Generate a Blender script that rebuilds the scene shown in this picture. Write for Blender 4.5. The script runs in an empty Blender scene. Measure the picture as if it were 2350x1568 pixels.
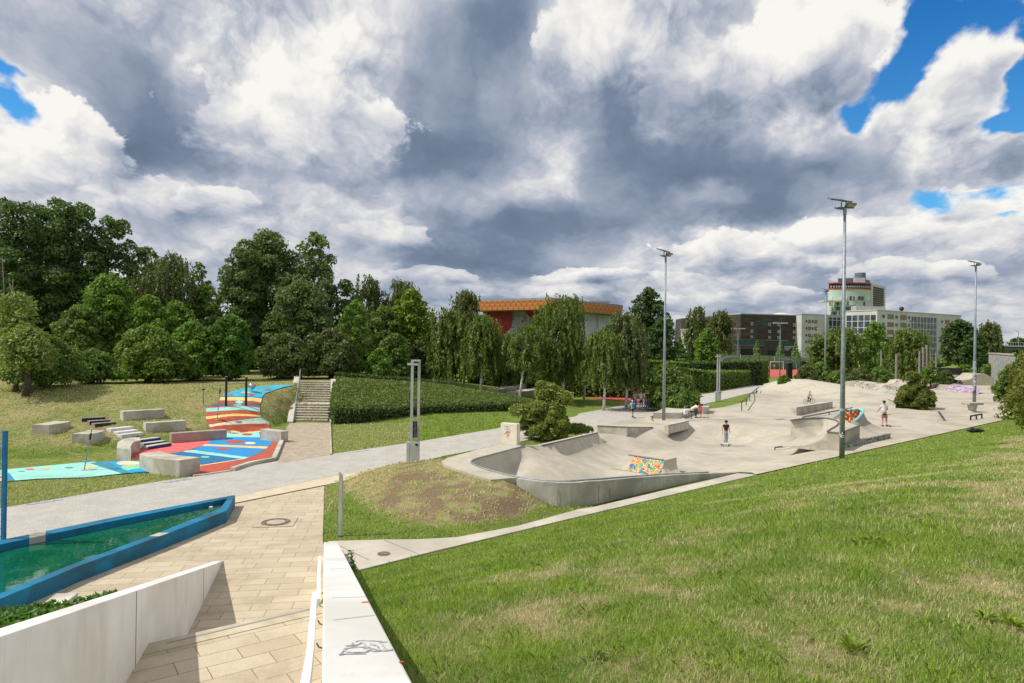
import bpy, bmesh, math, random
import numpy as np
from mathutils import Vector, Matrix
from mathutils.geometry import delaunay_2d_cdt
random.seed(7); rng = np.random.default_rng(7)
C = bpy.context.scene.collection
scene = bpy.context.scene
# ---------------------------------------------------------------- camera
EYE = 5.7; FOC = 1567.0; ROLL = math.radians(.8); PITCH = math.atan(6/1567)
cam = bpy.data.objects.new('camera', bpy.data.cameras.new('camera')); C.objects.link(cam)
cam.data.sensor_width = 36; cam.data.lens = 36*FOC/2350
cam.data.clip_start = .1; cam.data.clip_end = 6000
cam.matrix_world = Matrix.Translation((0, 0, EYE)) @ Matrix.Rotation(math.pi/2+PITCH, 4, 'X') @ Matrix.Rotation(ROLL, 4, 'Z')
scene.camera = cam
def ray(px, py):                       # image measurement -> direction (x/y, z/y) seen from the eye
    dx = px-1175; dy = 784-py
    a = dx*math.cos(ROLL)-dy*math.sin(ROLL); b = dx*math.sin(ROLL)+dy*math.cos(ROLL)
    y = FOC*math.cos(PITCH)-b*math.sin(PITCH); z = FOC*math.sin(PITCH)+b*math.cos(PITCH)
    return a/y, z/y
# ---------------------------------------------------------------- world
SUN_EL = 52; SUN_TRAVEL = (0.975, 0.20)
class NT:
    def __init__(s, t): s.t = t; s.n = t.nodes; s.l = t.links
    def add(s, ty, ins=None, **k):
        n = s.n.new(ty)
        for a, v in k.items(): setattr(n, a, v)
        for i, v in (ins or {}).items():
            if isinstance(v, bpy.types.NodeSocket): s.l.new(v, n.inputs[i])
            else: n.inputs[i].default_value = v
        return n
    def m(s, op, a, b=0., c=0., clamp=False): return s.add('ShaderNodeMath', {0: a, 1: b, 2: c}, operation=op, use_clamp=clamp).outputs[0]
    def v(s, op, a, b=(0, 0, 0), c=(0, 0, 0)): return s.add('ShaderNodeVectorMath', {0: a, 1: b, 2: c}, operation=op).outputs[0]
    def noise(s, vec, sc, det=4, rough=.5, dist=0): return s.add('ShaderNodeTexNoise', {'Vector': vec, 'Scale': sc, 'Detail': det, 'Roughness': rough, 'Distortion': dist})
    def ramp(s, fac, stops, interp='LINEAR'):
        r = s.add('ShaderNodeValToRGB', {0: fac}); r.color_ramp.interpolation = interp
        e = r.color_ramp.elements
        while len(e) < len(stops): e.new(.5)
        for q, (p, c) in zip(e, stops):
            q.position = p; q.color = (*c, 1) if len(c) == 3 else c
        return r.outputs[0]
    def mix(s, f, a, b, mode='MIX'):
        n = s.n.new('ShaderNodeMix'); n.data_type = 'RGBA'; n.blend_type = mode
        for i, v in ((0, f), (6, a), (7, b)):
            if isinstance(v, bpy.types.NodeSocket): s.l.new(v, n.inputs[i])
            else: n.inputs[i].default_value = (*v, 1) if isinstance(v, tuple) and len(v) == 3 else v
        return n.outputs[2]
    def mr(s, x, a, b, c=0., d=1., smooth=True):
        return s.add('ShaderNodeMapRange', {0: x, 1: a, 2: b, 3: c, 4: d}, interpolation_type='SMOOTHSTEP' if smooth else 'LINEAR').outputs[0]
def build_world():
    w = bpy.data.worlds.new('World'); scene.world = w; w.use_nodes = True
    t = w.node_tree; t.nodes.clear(); N = NT(t)
    sky = N.add('ShaderNodeTexSky', sky_type='NISHITA', sun_disc=False)
    sky.sun_elevation = math.radians(SUN_EL)
    sky.sun_rotation = math.atan2(-SUN_TRAVEL[0], -SUN_TRAVEL[1])
    sky.air_density = 1.0; sky.dust_density = .4; sky.ozone_density = 3.0
    d = N.add('ShaderNodeTexCoord').outputs['Generated']
    s = N.add('ShaderNodeSeparateXYZ', {0: d})
    az = N.m('ARCTAN2', s.outputs[0], s.outputs[1]); el = N.m('ARCSINE', s.outputs[2])
    bg1 = N.add('ShaderNodeBackground', {0: N.mix(1., sky.outputs[0], N.mix(N.mr(el, .15, .5), (.34, .80, 1.0), (.10, .55, .95)), 'MULTIPLY'), 1: .15})
    d = N.add('ShaderNodeTexCoord').outputs['Generated']
    s = N.add('ShaderNodeSeparateXYZ', {0: d})
    az = N.m('ARCTAN2', s.outputs[0], s.outputs[1]); el = N.m('ARCSINE', s.outputs[2])
    p = N.add('ShaderNodeCombineXYZ', {0: az, 1: el}).outputs[0]
    # cloud coordinates: puffs shrink and flatten a little towards the horizon
    g = N.m('DIVIDE', 1.0, N.m('ADD', N.m('MAXIMUM', el, -.02), .42))
    q = N.add('ShaderNodeCombineXYZ', {0: N.m('MULTIPLY', az, N.m('MULTIPLY_ADD', g, .15, .85)), 1: N.m('MULTIPLY', g, -.66)}).outputs[0]
    def n2d(vec, sc, det, rough=.5): return N.add('ShaderNodeTexNoise', {'Vector': vec, 'Scale': sc, 'Detail': det, 'Roughness': rough}, noise_dimensions='2D')
    def vor(vec, sc, det, rough=.5): return N.add('ShaderNodeTexVoronoi', {'Vector': vec, 'Scale': sc, 'Detail': det, 'Roughness': rough, 'Lacunarity': 2.3}, voronoi_dimensions='2D', normalize=True).outputs['Distance']
    w1 = N.v('SUBTRACT', n2d(q, 3.4, 3, .55).outputs['Color'], (.5, .5, .5)); w2 = N.v('SUBTRACT', n2d(q, 13., 3, .6).outputs['Color'], (.5, .5, .5))
    pw = N.v('MULTIPLY_ADD', w1, (.10, .09, 0), N.v('MULTIPLY_ADD', w2, (.05, .045, 0), p))
    qw = N.v('MULTIPLY_ADD', w1, (.05, .05, 0), N.v('MULTIPLY_ADD', w2, (.05, .05, 0), q))
    puff = vor(qw, 5.5, 4.0, .60); puff2 = vor(N.v('ADD', qw, (-.026, .040, 0)), 5.5, 2.0, .55)
    def blob(vec, cx, cy, rx, ry, amp, acc):
        a, b = ray(cx, cy); A = math.atan(a); E = math.atan(b/math.sqrt(1+a*a))
        sx = FOC/rx*math.sqrt(1+a*a); sy = FOC/ry
        dd = N.add('ShaderNodeVectorMath', {0: N.v('MULTIPLY_ADD', vec, (sx, sy, 0), (-A*sx, -E*sy, 0))}, operation='LENGTH').outputs[1]
        return N.m('MULTIPLY_ADD', N.mr(dd, 0., 1.35, 1., 0.), amp, acc)
    B = N.m('MULTIPLY_ADD', el, .02, .565)
    for bl in BRIGHT: B = blob(pw, *bl[:4], bl[4]*(.64 if bl[4] > 0 else 1.0), B)
    lit = N.mr(B, .30, .80, .25, 1.0)
    n1 = n2d(qw, 4.2, 6, .50).outputs[0]
    B = N.m('MULTIPLY_ADD', N.m('SUBTRACT', n1, .5), .62, B)
    B = N.m('MULTIPLY_ADD', N.m('MULTIPLY', N.m('SUBTRACT', puff2, puff), lit), 1.35, B)
    B = N.m('MULTIPLY_ADD', N.m('MULTIPLY', N.m('SUBTRACT', .42, puff), lit), .75, B)
    fine = n2d(q, 17., 5, .62).outputs[0]; rag = N.m('ADD', N.m('MULTIPLY', N.m('SUBTRACT', puff, .40), .75), N.m('MULTIPLY', N.m('SUBTRACT', fine, .5), 1.0)); sp = N.add('ShaderNodeSeparateXYZ', {0: N.v('MULTIPLY_ADD', w1, (.05, .04, 0), p)})
    for (cx, cy, rx, ry, tp, bt) in CUMULI:                           # single heaps: ragged bright top, flat grey base
        a, b = ray(cx, cy); A = math.atan(a); E = math.atan(b/math.sqrt(1+a*a)); kx = FOC/rx*math.sqrt(1+a*a); ky = FOC/ry
        dx = N.m('MULTIPLY_ADD', sp.outputs[0], kx, -A*kx); dy = N.m('MULTIPLY_ADD', sp.outputs[1], ky, -E*ky); dq = N.m('MAXIMUM', dy, N.m('MULTIPLY', dy, -1.7))
        r_ = N.m('SQRT', N.m('MULTIPLY_ADD', dx, dx, N.m('MULTIPLY', dq, dq))); e_ = N.m('ADD', r_, rag); soft = N.mr(dy, -.2, .3, .42, .10)
        msk = N.m('MULTIPLY', N.m('DIVIDE', N.m('SUBTRACT', 1.0, e_), soft, clamp=True), .88)
        sh = N.m('ADD', N.mr(dy, -.65, .75, bt-.06, tp-.06), N.m('ADD', N.m('MULTIPLY', N.m('SUBTRACT', puff2, puff), 1.3), N.m('MULTIPLY', N.m('SUBTRACT', n1, .5), .45)))
        B = N.m('MULTIPLY_ADD', N.m('SUBTRACT', sh, B), msk, B)
    K = N.m('MULTIPLY', el, 0.)
    pe = N.v('MULTIPLY_ADD', w1, (.07, .06, 0), N.v('MULTIPLY_ADD', w2, (.045, .045, 0), p))
    for bl in CLEAR: K = blob(pe, *bl[:4], bl[4] if len(bl) > 4 else 1.0, K)
    K = N.m('MULTIPLY_ADD', N.m('SUBTRACT', puff, .35), .45, K); K = N.m('MULTIPLY_ADD', N.m('SUBTRACT', n2d(q, 19., 5, .65).outputs[0], .5), .85, K)
    cov = N.mr(K, .30, .80, 1., 0.)
    B = N.m('MULTIPLY_ADD', N.mr(K, .0, .4), .08, B)
    low = N.mr(el, .13, .0, 0., 1.)
    bars = n2d(N.v('MULTIPLY', p, (2.4, 13, 1)), 1.9, 4, .55).outputs[0]
    B = N.m('ADD', B, N.m('MULTIPLY', low, N.m('MULTIPLY_ADD', bars, 1.0, -.56)))
    col = N.ramp(B, [(0., (.13, .175, .26)), (.22, (.185, .24, .34)), (.42, (.33, .385, .485)), (.60, (.52, .545, .62)), (.76, (.72, .72, .74)), (.92, (.88, .87, .84)), (1., (.95, .93, .88))])
    hz = N.mr(el, .12, .0, 0., .6)
    col = N.mix(hz, col, N.mix(N.mr(B, .25, .95), (.17, .27, .42), (.74, .73, .70)))
    bg2 = N.add('ShaderNodeBackground', {0: col, 1: 1.0})
    ms = N.add('ShaderNodeMixShader', {0: cov, 1: bg1.outputs[0], 2: bg2.outputs[0]})
    N.l.new(ms.outputs[0], N.add('ShaderNodeOutputWorld').inputs[0])
BRIGHT = [  # centre and radii of the cloud masses as seen from the viewpoint, then how light they are
 (650,140,260,170,.42),(730,330,170,90,.22),(820,60,150,120,.25),(60,330,170,90,.42),(150,440,150,60,.25),(1340,80,130,150,.45),(1540,70,150,90,.30),
 (1800,140,190,170,.46),(1960,80,120,110,.35),(2150,260,160,110,.50),(2240,130,90,90,.45),(480,480,90,45,.35),(800,380,90,35,.25),(560,520,60,30,.2),
 (1260,330,70,190,.22),(1700,570,190,60,.38),(1610,450,90,35,.35),(1960,540,160,60,.38),(2160,520,150,70,.3),(2080,640,120,35,.35),(1330,635,130,20,.38),
 (2250,450,130,50,.25),(1100,500,60,30,.3),(900,530,120,30,.15),
 (270,200,190,120,-.30),(420,350,220,70,-.42),(180,80,160,80,-.12),(1080,150,200,230,-.34),(1000,370,240,95,-.42),(700,420,160,40,-.2),(1480,300,230,170,-.34),
 (1600,420,280,90,-.38),(1760,480,100,50,-.3),(1220,520,330,70,-.40),(1130,600,280,45,-.42),(380,520,130,60,-.22),(1920,370,220,70,-.32),(1150,30,140,120,-.2),
 (1640,230,120,100,-.15),(1900,650,120,30,-.2),(1800,690,300,25,-.25),(900,660,160,30,-.2),(2280,600,100,40,-.15)]
CUMULI = [(1880,170,230,170,1.0,.42),(2160,220,165,120,1.02,.50),(60,370,210,120,.98,.55),(1580,250,150,130,.80,.25),(690,330,260,150,.96,.45),(1340,150,120,150,1.0,.5),(330,480,150,60,.80,.5),(500,490,75,50,.98,.6),
 (1680,590,170,60,1.0,.45),(1900,560,120,60,.98,.5),(2090,560,150,60,.95,.5),(2230,470,120,45,.98,.6),(1340,640,130,26,.95,.5),(1560,655,70,30,.9,.5),(2060,650,130,42,.95,.5),(2220,640,70,35,.92,.5),(1000,640,110,25,.8,.45),(1760,680,110,26,.85,.45),(880,560,110,40,.85,.5)]
CLEAR = [(2250,20,170,75),(2110,60,50,110),(2060,180,60,75),(1985,262,55,38),(2345,150,30,80),(2330,230,50,60),(2290,285,60,30),(2130,462,85,34,.72),(2270,425,70,26,.72),
 (2310,470,50,20,.7),(10,165,36,32),(12,245,55,40),(60,190,30,16,.6)]
build_world()
scene.world.cycles.sampling_method = 'MANUAL'; scene.world.cycles.sample_map_resolution = 256
sun = bpy.data.objects.new('sun', bpy.data.lights.new('sun', 'SUN')); C.objects.link(sun)
sun.data.energy = 4.3; sun.data.angle = math.radians(.6); sun.data.color = (1, .95, .86)
hx, hy = Vector(SUN_TRAVEL).normalized(); ce = math.cos(math.radians(SUN_EL))
sun.rotation_euler = Vector((hx*ce, hy*ce, -math.sin(math.radians(SUN_EL)))).to_track_quat('-Z', 'Y').to_euler()
sun.location = (-60, 10, 80)
scene.view_settings.view_transform = 'Standard'; scene.view_settings.look = 'None'
scene.view_settings.exposure = 0.0; scene.view_settings.gamma = 1.0
try: scene.cycles.max_bounces = 6; scene.cycles.transparent_max_bounces = 6
except Exception: pass
# ---------------------------------------------------------------- helpers
def cv(x0, y0, s): return lambda x, y: ((x0+s*x)/1.0894, (y0+s*y)/1.0894)     # detail views of the photograph -> one common frame
ZA = cv(0, 900, 800/2091); ZB = cv(1060, 1000, 800/2350); ZC = cv(1500, 900, 600/2350); ZF = cv(1920, 900, 360/2350)
ZH = cv(2000, 880, 560/2350); ZL = cv(300, 940, 420/2350); Z3 = cv(0, 1200, 1100/2350); Z5 = cv(600, 900, 700/2195); ZR = cv(2240, 760, 320/1568)
ZW = cv(660, 1360, 400/1802); ZD = cv(980, 880, 120/627); ZN = cv(0, 1040, 300/1470); ZK = cv(2060, 660, 380/2350); ZQ = cv(1600, 760, 460/2350); ZP = cv(1060, 660, 640/2281)
ZS = cv(1500, 940, 300/2350)
ID = lambda x, y: (x, y)
def G(p, z=0.):
    a, b = ray(*p); y = (z-EYE)/b; return Vector((a*y, y, z))
def AT(p, y):
    a, b = ray(*p); return Vector((a*y, y, EYE+b*y))
def ss(a, b, t):
    t = np.clip((np.asarray(t, float)-a)/(b-a), 0, 1); return t*t*(3-2*t)
def lin(a, b, t): return np.clip((np.asarray(t, float)-a)/(b-a), 0, 1)
def polydist(x, y, pts, closed=False, ret=False):
    x = np.asarray(x, float); y = np.asarray(y, float); best = np.full(x.shape, 1e9); par = np.zeros(x.shape)
    P = list(pts)+([pts[0]] if closed else [])
    for i, ((ax, ay), (bx, by)) in enumerate(zip(P[:-1], P[1:])):
        dx, dy = bx-ax, by-ay; t = np.clip(((x-ax)*dx+(y-ay)*dy)/(dx*dx+dy*dy+1e-12), 0, 1)
        d = np.hypot(x-ax-t*dx, y-ay-t*dy); u = d < best; best = np.where(u, d, best); par = np.where(u, i+t, par)
    return (best, par) if ret else best
def inside(x, y, pts):
    x = np.asarray(x, float); y = np.asarray(y, float); r = np.zeros(x.shape, bool); n = len(pts)
    for i in range(n):
        ax, ay = pts[i]; bx, by = pts[(i+1) % n]
        if ay == by: continue
        c = ((ay > y) != (by > y)) & (x < (bx-ax)*(y-ay)/(by-ay)+ax); r ^= c
    return r
def hash2(ix, iy, s=0):
    h = (ix.astype(np.int64)*374761393+iy.astype(np.int64)*668265263+s*1442695041) & 0x7fffffff
    h = ((h ^ (h >> 13))*1274126177) & 0x7fffffff; return ((h ^ (h >> 16)) & 0xffff)/65535.
def vnoise(x, y, sc=1., octv=4, s=0):
    x = np.asarray(x, float)*sc; y = np.asarray(y, float)*sc; r = 0; a = .5; t = 0
    for o in range(octv):
        ix = np.floor(x); iy = np.floor(y); fx = x-ix; fy = y-iy; fx = fx*fx*(3-2*fx); fy = fy*fy*(3-2*fy)
        v = (hash2(ix, iy, s+o)*(1-fx)+hash2(ix+1, iy, s+o)*fx)*(1-fy)+(hash2(ix, iy+1, s+o)*(1-fx)+hash2(ix+1, iy+1, s+o)*fx)*fy
        r = r+a*v; t += a; a *= .5; x = x*2.03+17; y = y*2.03+31
    return r/t
def smooth_line(pts, n=6):                                          # Catmull-Rom
    P = [Vector(p) for p in pts]; P = [P[0]*2-P[1]]+P+[P[-1]*2-P[-2]]; out = []
    for i in range(1, len(P)-2):
        for k in range(n):
            t = k/n; a, b, c, d = P[i-1:i+3]
            out.append(.5*((2*b)+(c-a)*t+(2*a-5*b+4*c-d)*t*t+(3*b-a-3*c+d)*t**3))
    return out+[P[-2]]
# ---------------------------------------------------------------- materials
MATS = {}
def mat(name, col, col2=None, rough=.8, sc=3., det=5, amt=1., bump=0., bsc=None, metal=0., spec=.4, col3=None, sc3=.3, lo=.35, hi=.65, fine=None, streak=0.):
    if name in MATS: return MATS[name]
    M = bpy.data.materials.new(name); M.use_nodes = True; t = M.node_tree; N = NT(t); b = t.nodes['Principled BSDF']
    b.inputs['Roughness'].default_value = rough; b.inputs['Metallic'].default_value = metal; b.inputs['Specular IOR Level'].default_value = spec
    pos = N.add('ShaderNodeNewGeometry').outputs['Position']
    c = (*col, 1)
    if col2:
        n = N.noise(pos, sc, det, .6).outputs[0]; c = N.mix(N.mr(n, lo, hi, 0, amt), col, col2)
    if col3:
        n = N.noise(pos, sc3, 4, .6, .5).outputs[0]; c = N.mix(N.mr(n, .42, .66), c, col3)
    if fine:
        n = N.noise(pos, fine[0], 2, .7).outputs[0]; c = N.mix(N.mr(n, .3, .7, 1-fine[1], 1+fine[1], False), (0, 0, 0), c) if False else N.mix(1., c, N.add('ShaderNodeCombineColor', {0: N.mr(n, .3, .7, 1-fine[1], 1+fine[1]), 1: N.mr(n, .3, .7, 1-fine[1], 1+fine[1]), 2: N.mr(n, .3, .7, 1-fine[1], 1+fine[1])}).outputs[0], 'MULTIPLY')
    if streak:
        n = N.noise(N.v('MULTIPLY', pos, (5., 5., .45)), 1.3, 5, .65).outputs[0]; c = N.mix(N.mr(n, .52, .74, 0, streak), c, tuple(x*.72 for x in col))
    if isinstance(c, tuple): b.inputs['Base Color'].default_value = c
    else: N.l.new(c, b.inputs['Base Color'])
    if bump:
        bn = N.noise(pos, bsc or sc*6, 5, .6).outputs[0]
        N.l.new(N.add('ShaderNodeBump', {'Strength': bump, 'Distance': .02, 'Height': bn}).outputs[0], b.inputs['Normal'])
    MATS[name] = M; return M
def leafmat(name, c1, c2, c3=None, tr=.35, sc=.9, rough=.55):
    if name in MATS: return MATS[name]
    M = bpy.data.materials.new(name); M.use_nodes = True; t = M.node_tree; N = NT(t); b = t.nodes['Principled BSDF']
    pos = N.add('ShaderNodeNewGeometry').outputs['Position']
    n = N.noise(pos, sc, 3, .6).outputs[0]; f = N.noise(pos, 9, 1, .5).outputs[0]
    c = N.mix(N.mr(N.m('MULTIPLY_ADD', f, .5, N.m('MULTIPLY', n, .5)), .36, .64), c1, c2)
    c3 = c3 or tuple(q*1.5+.01 for q in c2); c = N.mix(N.mr(N.noise(pos, 17, 0).outputs[0], .56, .72), c, c3)  # default third tone paints highlights into a brighter share of the leaves
    N.l.new(c, b.inputs['Base Color']); b.inputs['Roughness'].default_value = rough; b.inputs['Specular IOR Level'].default_value = .35
    tl = N.add('ShaderNodeBsdfTranslucent', {0: N.mix(1., c, (1.25, 1.35, .6), 'MULTIPLY')})
    ms = N.add('ShaderNodeMixShader', {0: tr, 1: b.outputs[0], 2: tl.outputs[0]})
    N.l.new(ms.outputs[0], t.nodes['Material Output'].inputs[0]); MATS[name] = M; return M
def blademat(name, green, green2, straw):
    M = bpy.data.materials.new(name); M.use_nodes = True; t = M.node_tree; N = NT(t); b = t.nodes['Principled BSDF']
    pos = N.add('ShaderNodeNewGeometry').outputs['Position']; dry = N.add('ShaderNodeAttribute', attribute_name='dry').outputs['Fac']
    c = N.mix(N.mr(N.noise(pos, 1.1, 3).outputs[0], .35, .65), green, green2)
    c = N.mix(N.mr(N.noise(pos, 60, 0).outputs[0], .3, .7, 0, .45), c, N.mix(1., c, (1.5, 1.35, 1.2), 'MULTIPLY'))
    c = N.mix(dry, c, straw)
    N.l.new(c, b.inputs['Base Color']); b.inputs['Roughness'].default_value = .6; b.inputs['Specular IOR Level'].default_value = .25
    tl = N.add('ShaderNodeBsdfTranslucent', {0: c})
    N.l.new(N.add('ShaderNodeMixShader', {0: .35, 1: b.outputs[0], 2: tl.outputs[0]}).outputs[0], t.nodes['Material Output'].inputs[0]); MATS[name] = M; return M
CON = mat('concrete', (.43, .385, .30), (.50, .455, .365), .85, 2.2, 6, 1, .15, 30, col3=(.36, .325, .26), sc3=.28)
def joints(base, name, cell=4.2):
    M = base.copy(); M.name = name; N = NT(M.node_tree); b = M.node_tree.nodes['Principled BSDF']; src = b.inputs['Base Color'].links[0].from_socket
    pos = N.add('ShaderNodeNewGeometry').outputs['Position']; mp = N.add('ShaderNodeMapping', {0: pos, 2: (0, 0, math.radians(-41))}).outputs[0]
    br = N.add('ShaderNodeTexBrick', {'Vector': mp, 'Scale': 1., 'Mortar Size': .012, 'Mortar Smooth': .3, 'Brick Width': cell*1.3, 'Row Height': cell}); br.offset = .0
    c = N.mix(N.m('MULTIPLY', br.outputs[1], .45), src, (.16, .14, .11)); sc = N.noise(N.v('MULTIPLY', mp, (.35, 1.6, 1)), 2.2, 6, .72, .8).outputs[0]; c = N.mix(N.mr(sc, .60, .74, 0, .32), c, (.20, .185, .16)); c = N.mix(N.mr(N.noise(pos, .16, 4, .6).outputs[0], .5, .7, 0, .4), c, (.56, .52, .44))
    N.l.new(c, b.inputs['Base Color']); MATS[name] = M; return M
SKC = joints(CON, 'skate_concrete')
CONW = mat('wall_concrete', (.36, .35, .30), (.47, .455, .40), .85, 1.4, 7, 1, .25, 16, col3=(.27, .265, .225), sc3=.55, streak=.6)
CONB = mat('bench_concrete', (.46, .43, .36), (.57, .54, .47), .85, 2.5, 7, 1, .25, 16, col3=(.37, .34, .275), sc3=.9, streak=.45)
COND = mat('dark_concrete', (.20, .17, .145), (.28, .245, .21), .9, 3, 6, 1, .25, 16)
COP = mat('coping_steel', (.14, .15, .17), (.20, .21, .23), .45, 8, 3, metal=.6)
STEEL = mat('galvanised_steel', (.20, .245, .27), (.30, .35, .37), .5, 7, 5, metal=.3, spec=.4)
ALU = mat('grey_lacquer', (.40, .42, .41), (.46, .48, .47), .45, 2, 3)
BLK = mat('black_lacquer', (.012, .013, .015), (.025, .025, .028), .4, 4, 3)
WHT = mat('white_wall_paint', (.78, .77, .75), (.70, .69, .66), .6, 1.6, 6, .8, .12, 30, col3=(.62, .60, .55), sc3=.35, streak=.5)
RAILW = mat('white_rail_paint', (.74, .76, .77), (.60, .62, .63), .45, 9, 6, .7)
ASPH = mat('resin_gravel', (.40, .375, .335), (.47, .445, .40), .95, 1.2, 5, .8, .5, 60, fine=(45, .28))
GRAV = mat('trodden_gravel', (.33, .27, .20), (.43, .36, .27), .95, 2.2, 6, 1, .6, 50, fine=(30, .3))
SIDE = mat('path_concrete', (.47, .43, .355), (.55, .51, .43), .9, 1.3, 6, 1, .2, 30, col3=(.42, .38, .31), sc3=.5)
def paving(name, rot, loc):
    M = bpy.data.materials.new(name); M.use_nodes = True; t = M.node_tree; N = NT(t); b = t.nodes['Principled BSDF']
    pos = N.add('ShaderNodeNewGeometry').outputs['Position']
    mp = N.add('ShaderNodeMapping', {0: pos, 1: loc, 2: (0, 0, rot)}).outputs[0]
    br = N.add('ShaderNodeTexBrick', {'Vector': mp, 'Color1': (.46, .38, .265, 1), 'Color2': (.55, .465, .335, 1), 'Mortar': (.20, .16, .11, 1), 'Scale': 1., 'Mortar Size': .008, 'Mortar Smooth': .25, 'Bias': 0., 'Brick Width': .86, 'Row Height': .4})
    br.offset = .42; br.offset_frequency = 2; br.squash = 1
    st = N.noise(pos, .8, 7, .62, .4).outputs[0]; f = N.noise(pos, 55, 3, .7).outputs[0]; st2 = N.noise(pos, 3.5, 5, .6).outputs[0]
    c = N.mix(N.mr(st, .42, .68, 0, .55), br.outputs[0], (.33, .265, .175)); c = N.mix(N.mr(st2, .5, .7, 0, .35), c, (.58, .50, .36))
    k = N.mr(f, .25, .75, .86, 1.12); c = N.mix(1., c, N.add('ShaderNodeCombineColor', {0: k, 1: k, 2: k}).outputs[0], 'MULTIPLY')
    N.l.new(c, b.inputs['Base Color']); b.inputs['Roughness'].default_value = .85
    N.l.new(N.add('ShaderNodeBump', {'Strength': .5, 'Distance': .01, 'Height': N.m('MULTIPLY_ADD', br.outputs[1], -1., N.m('MULTIPLY', f, .3))}).outputs[0], b.inputs['Normal'])
    return M
PAV = paving('sand_paving', math.radians(-9), (.2, .1, 0)); PAV2 = paving('sand_paving_upper', math.radians(-36), (.35, .14, 0))
# ---------------------------------------------------------------- object helpers
def tag(o, label=None, cat=None, group=None, kind=None):
    for k, v in (('label', label), ('category', cat), ('group', group), ('kind', kind)):
        if v: o[k] = v
    return o
def thing(name, label, cat, loc=(0, 0, 0), group=None, rz=0):
    o = bpy.data.objects.new(name, None); C.objects.link(o); o.location = loc; o.rotation_euler = (0, 0, rz); o.empty_display_size = .3
    return tag(o, label, cat, group)
def mesh_obj(name, verts, faces, mats, parent=None, smooth=False, mi=None, world=True):
    me = bpy.data.meshes.new(name); V = np.array([tuple(v) for v in verts], np.float64).reshape(-1, 3)
    if parent is not None and world:
        p = parent
        while p is not None: V = V-np.array(p.location); p = p.parent
    me.from_pydata(V.tolist(), [], faces)
    for m in (mats if isinstance(mats, (list, tuple)) else [mats]): me.materials.append(m)
    if mi is not None: me.polygons.foreach_set('material_index', mi)
    if smooth: me.polygons.foreach_set('use_smooth', [True]*len(me.polygons))
    me.update(); o = bpy.data.objects.new(name, me); C.objects.link(o); o.parent = parent; return o
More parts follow.
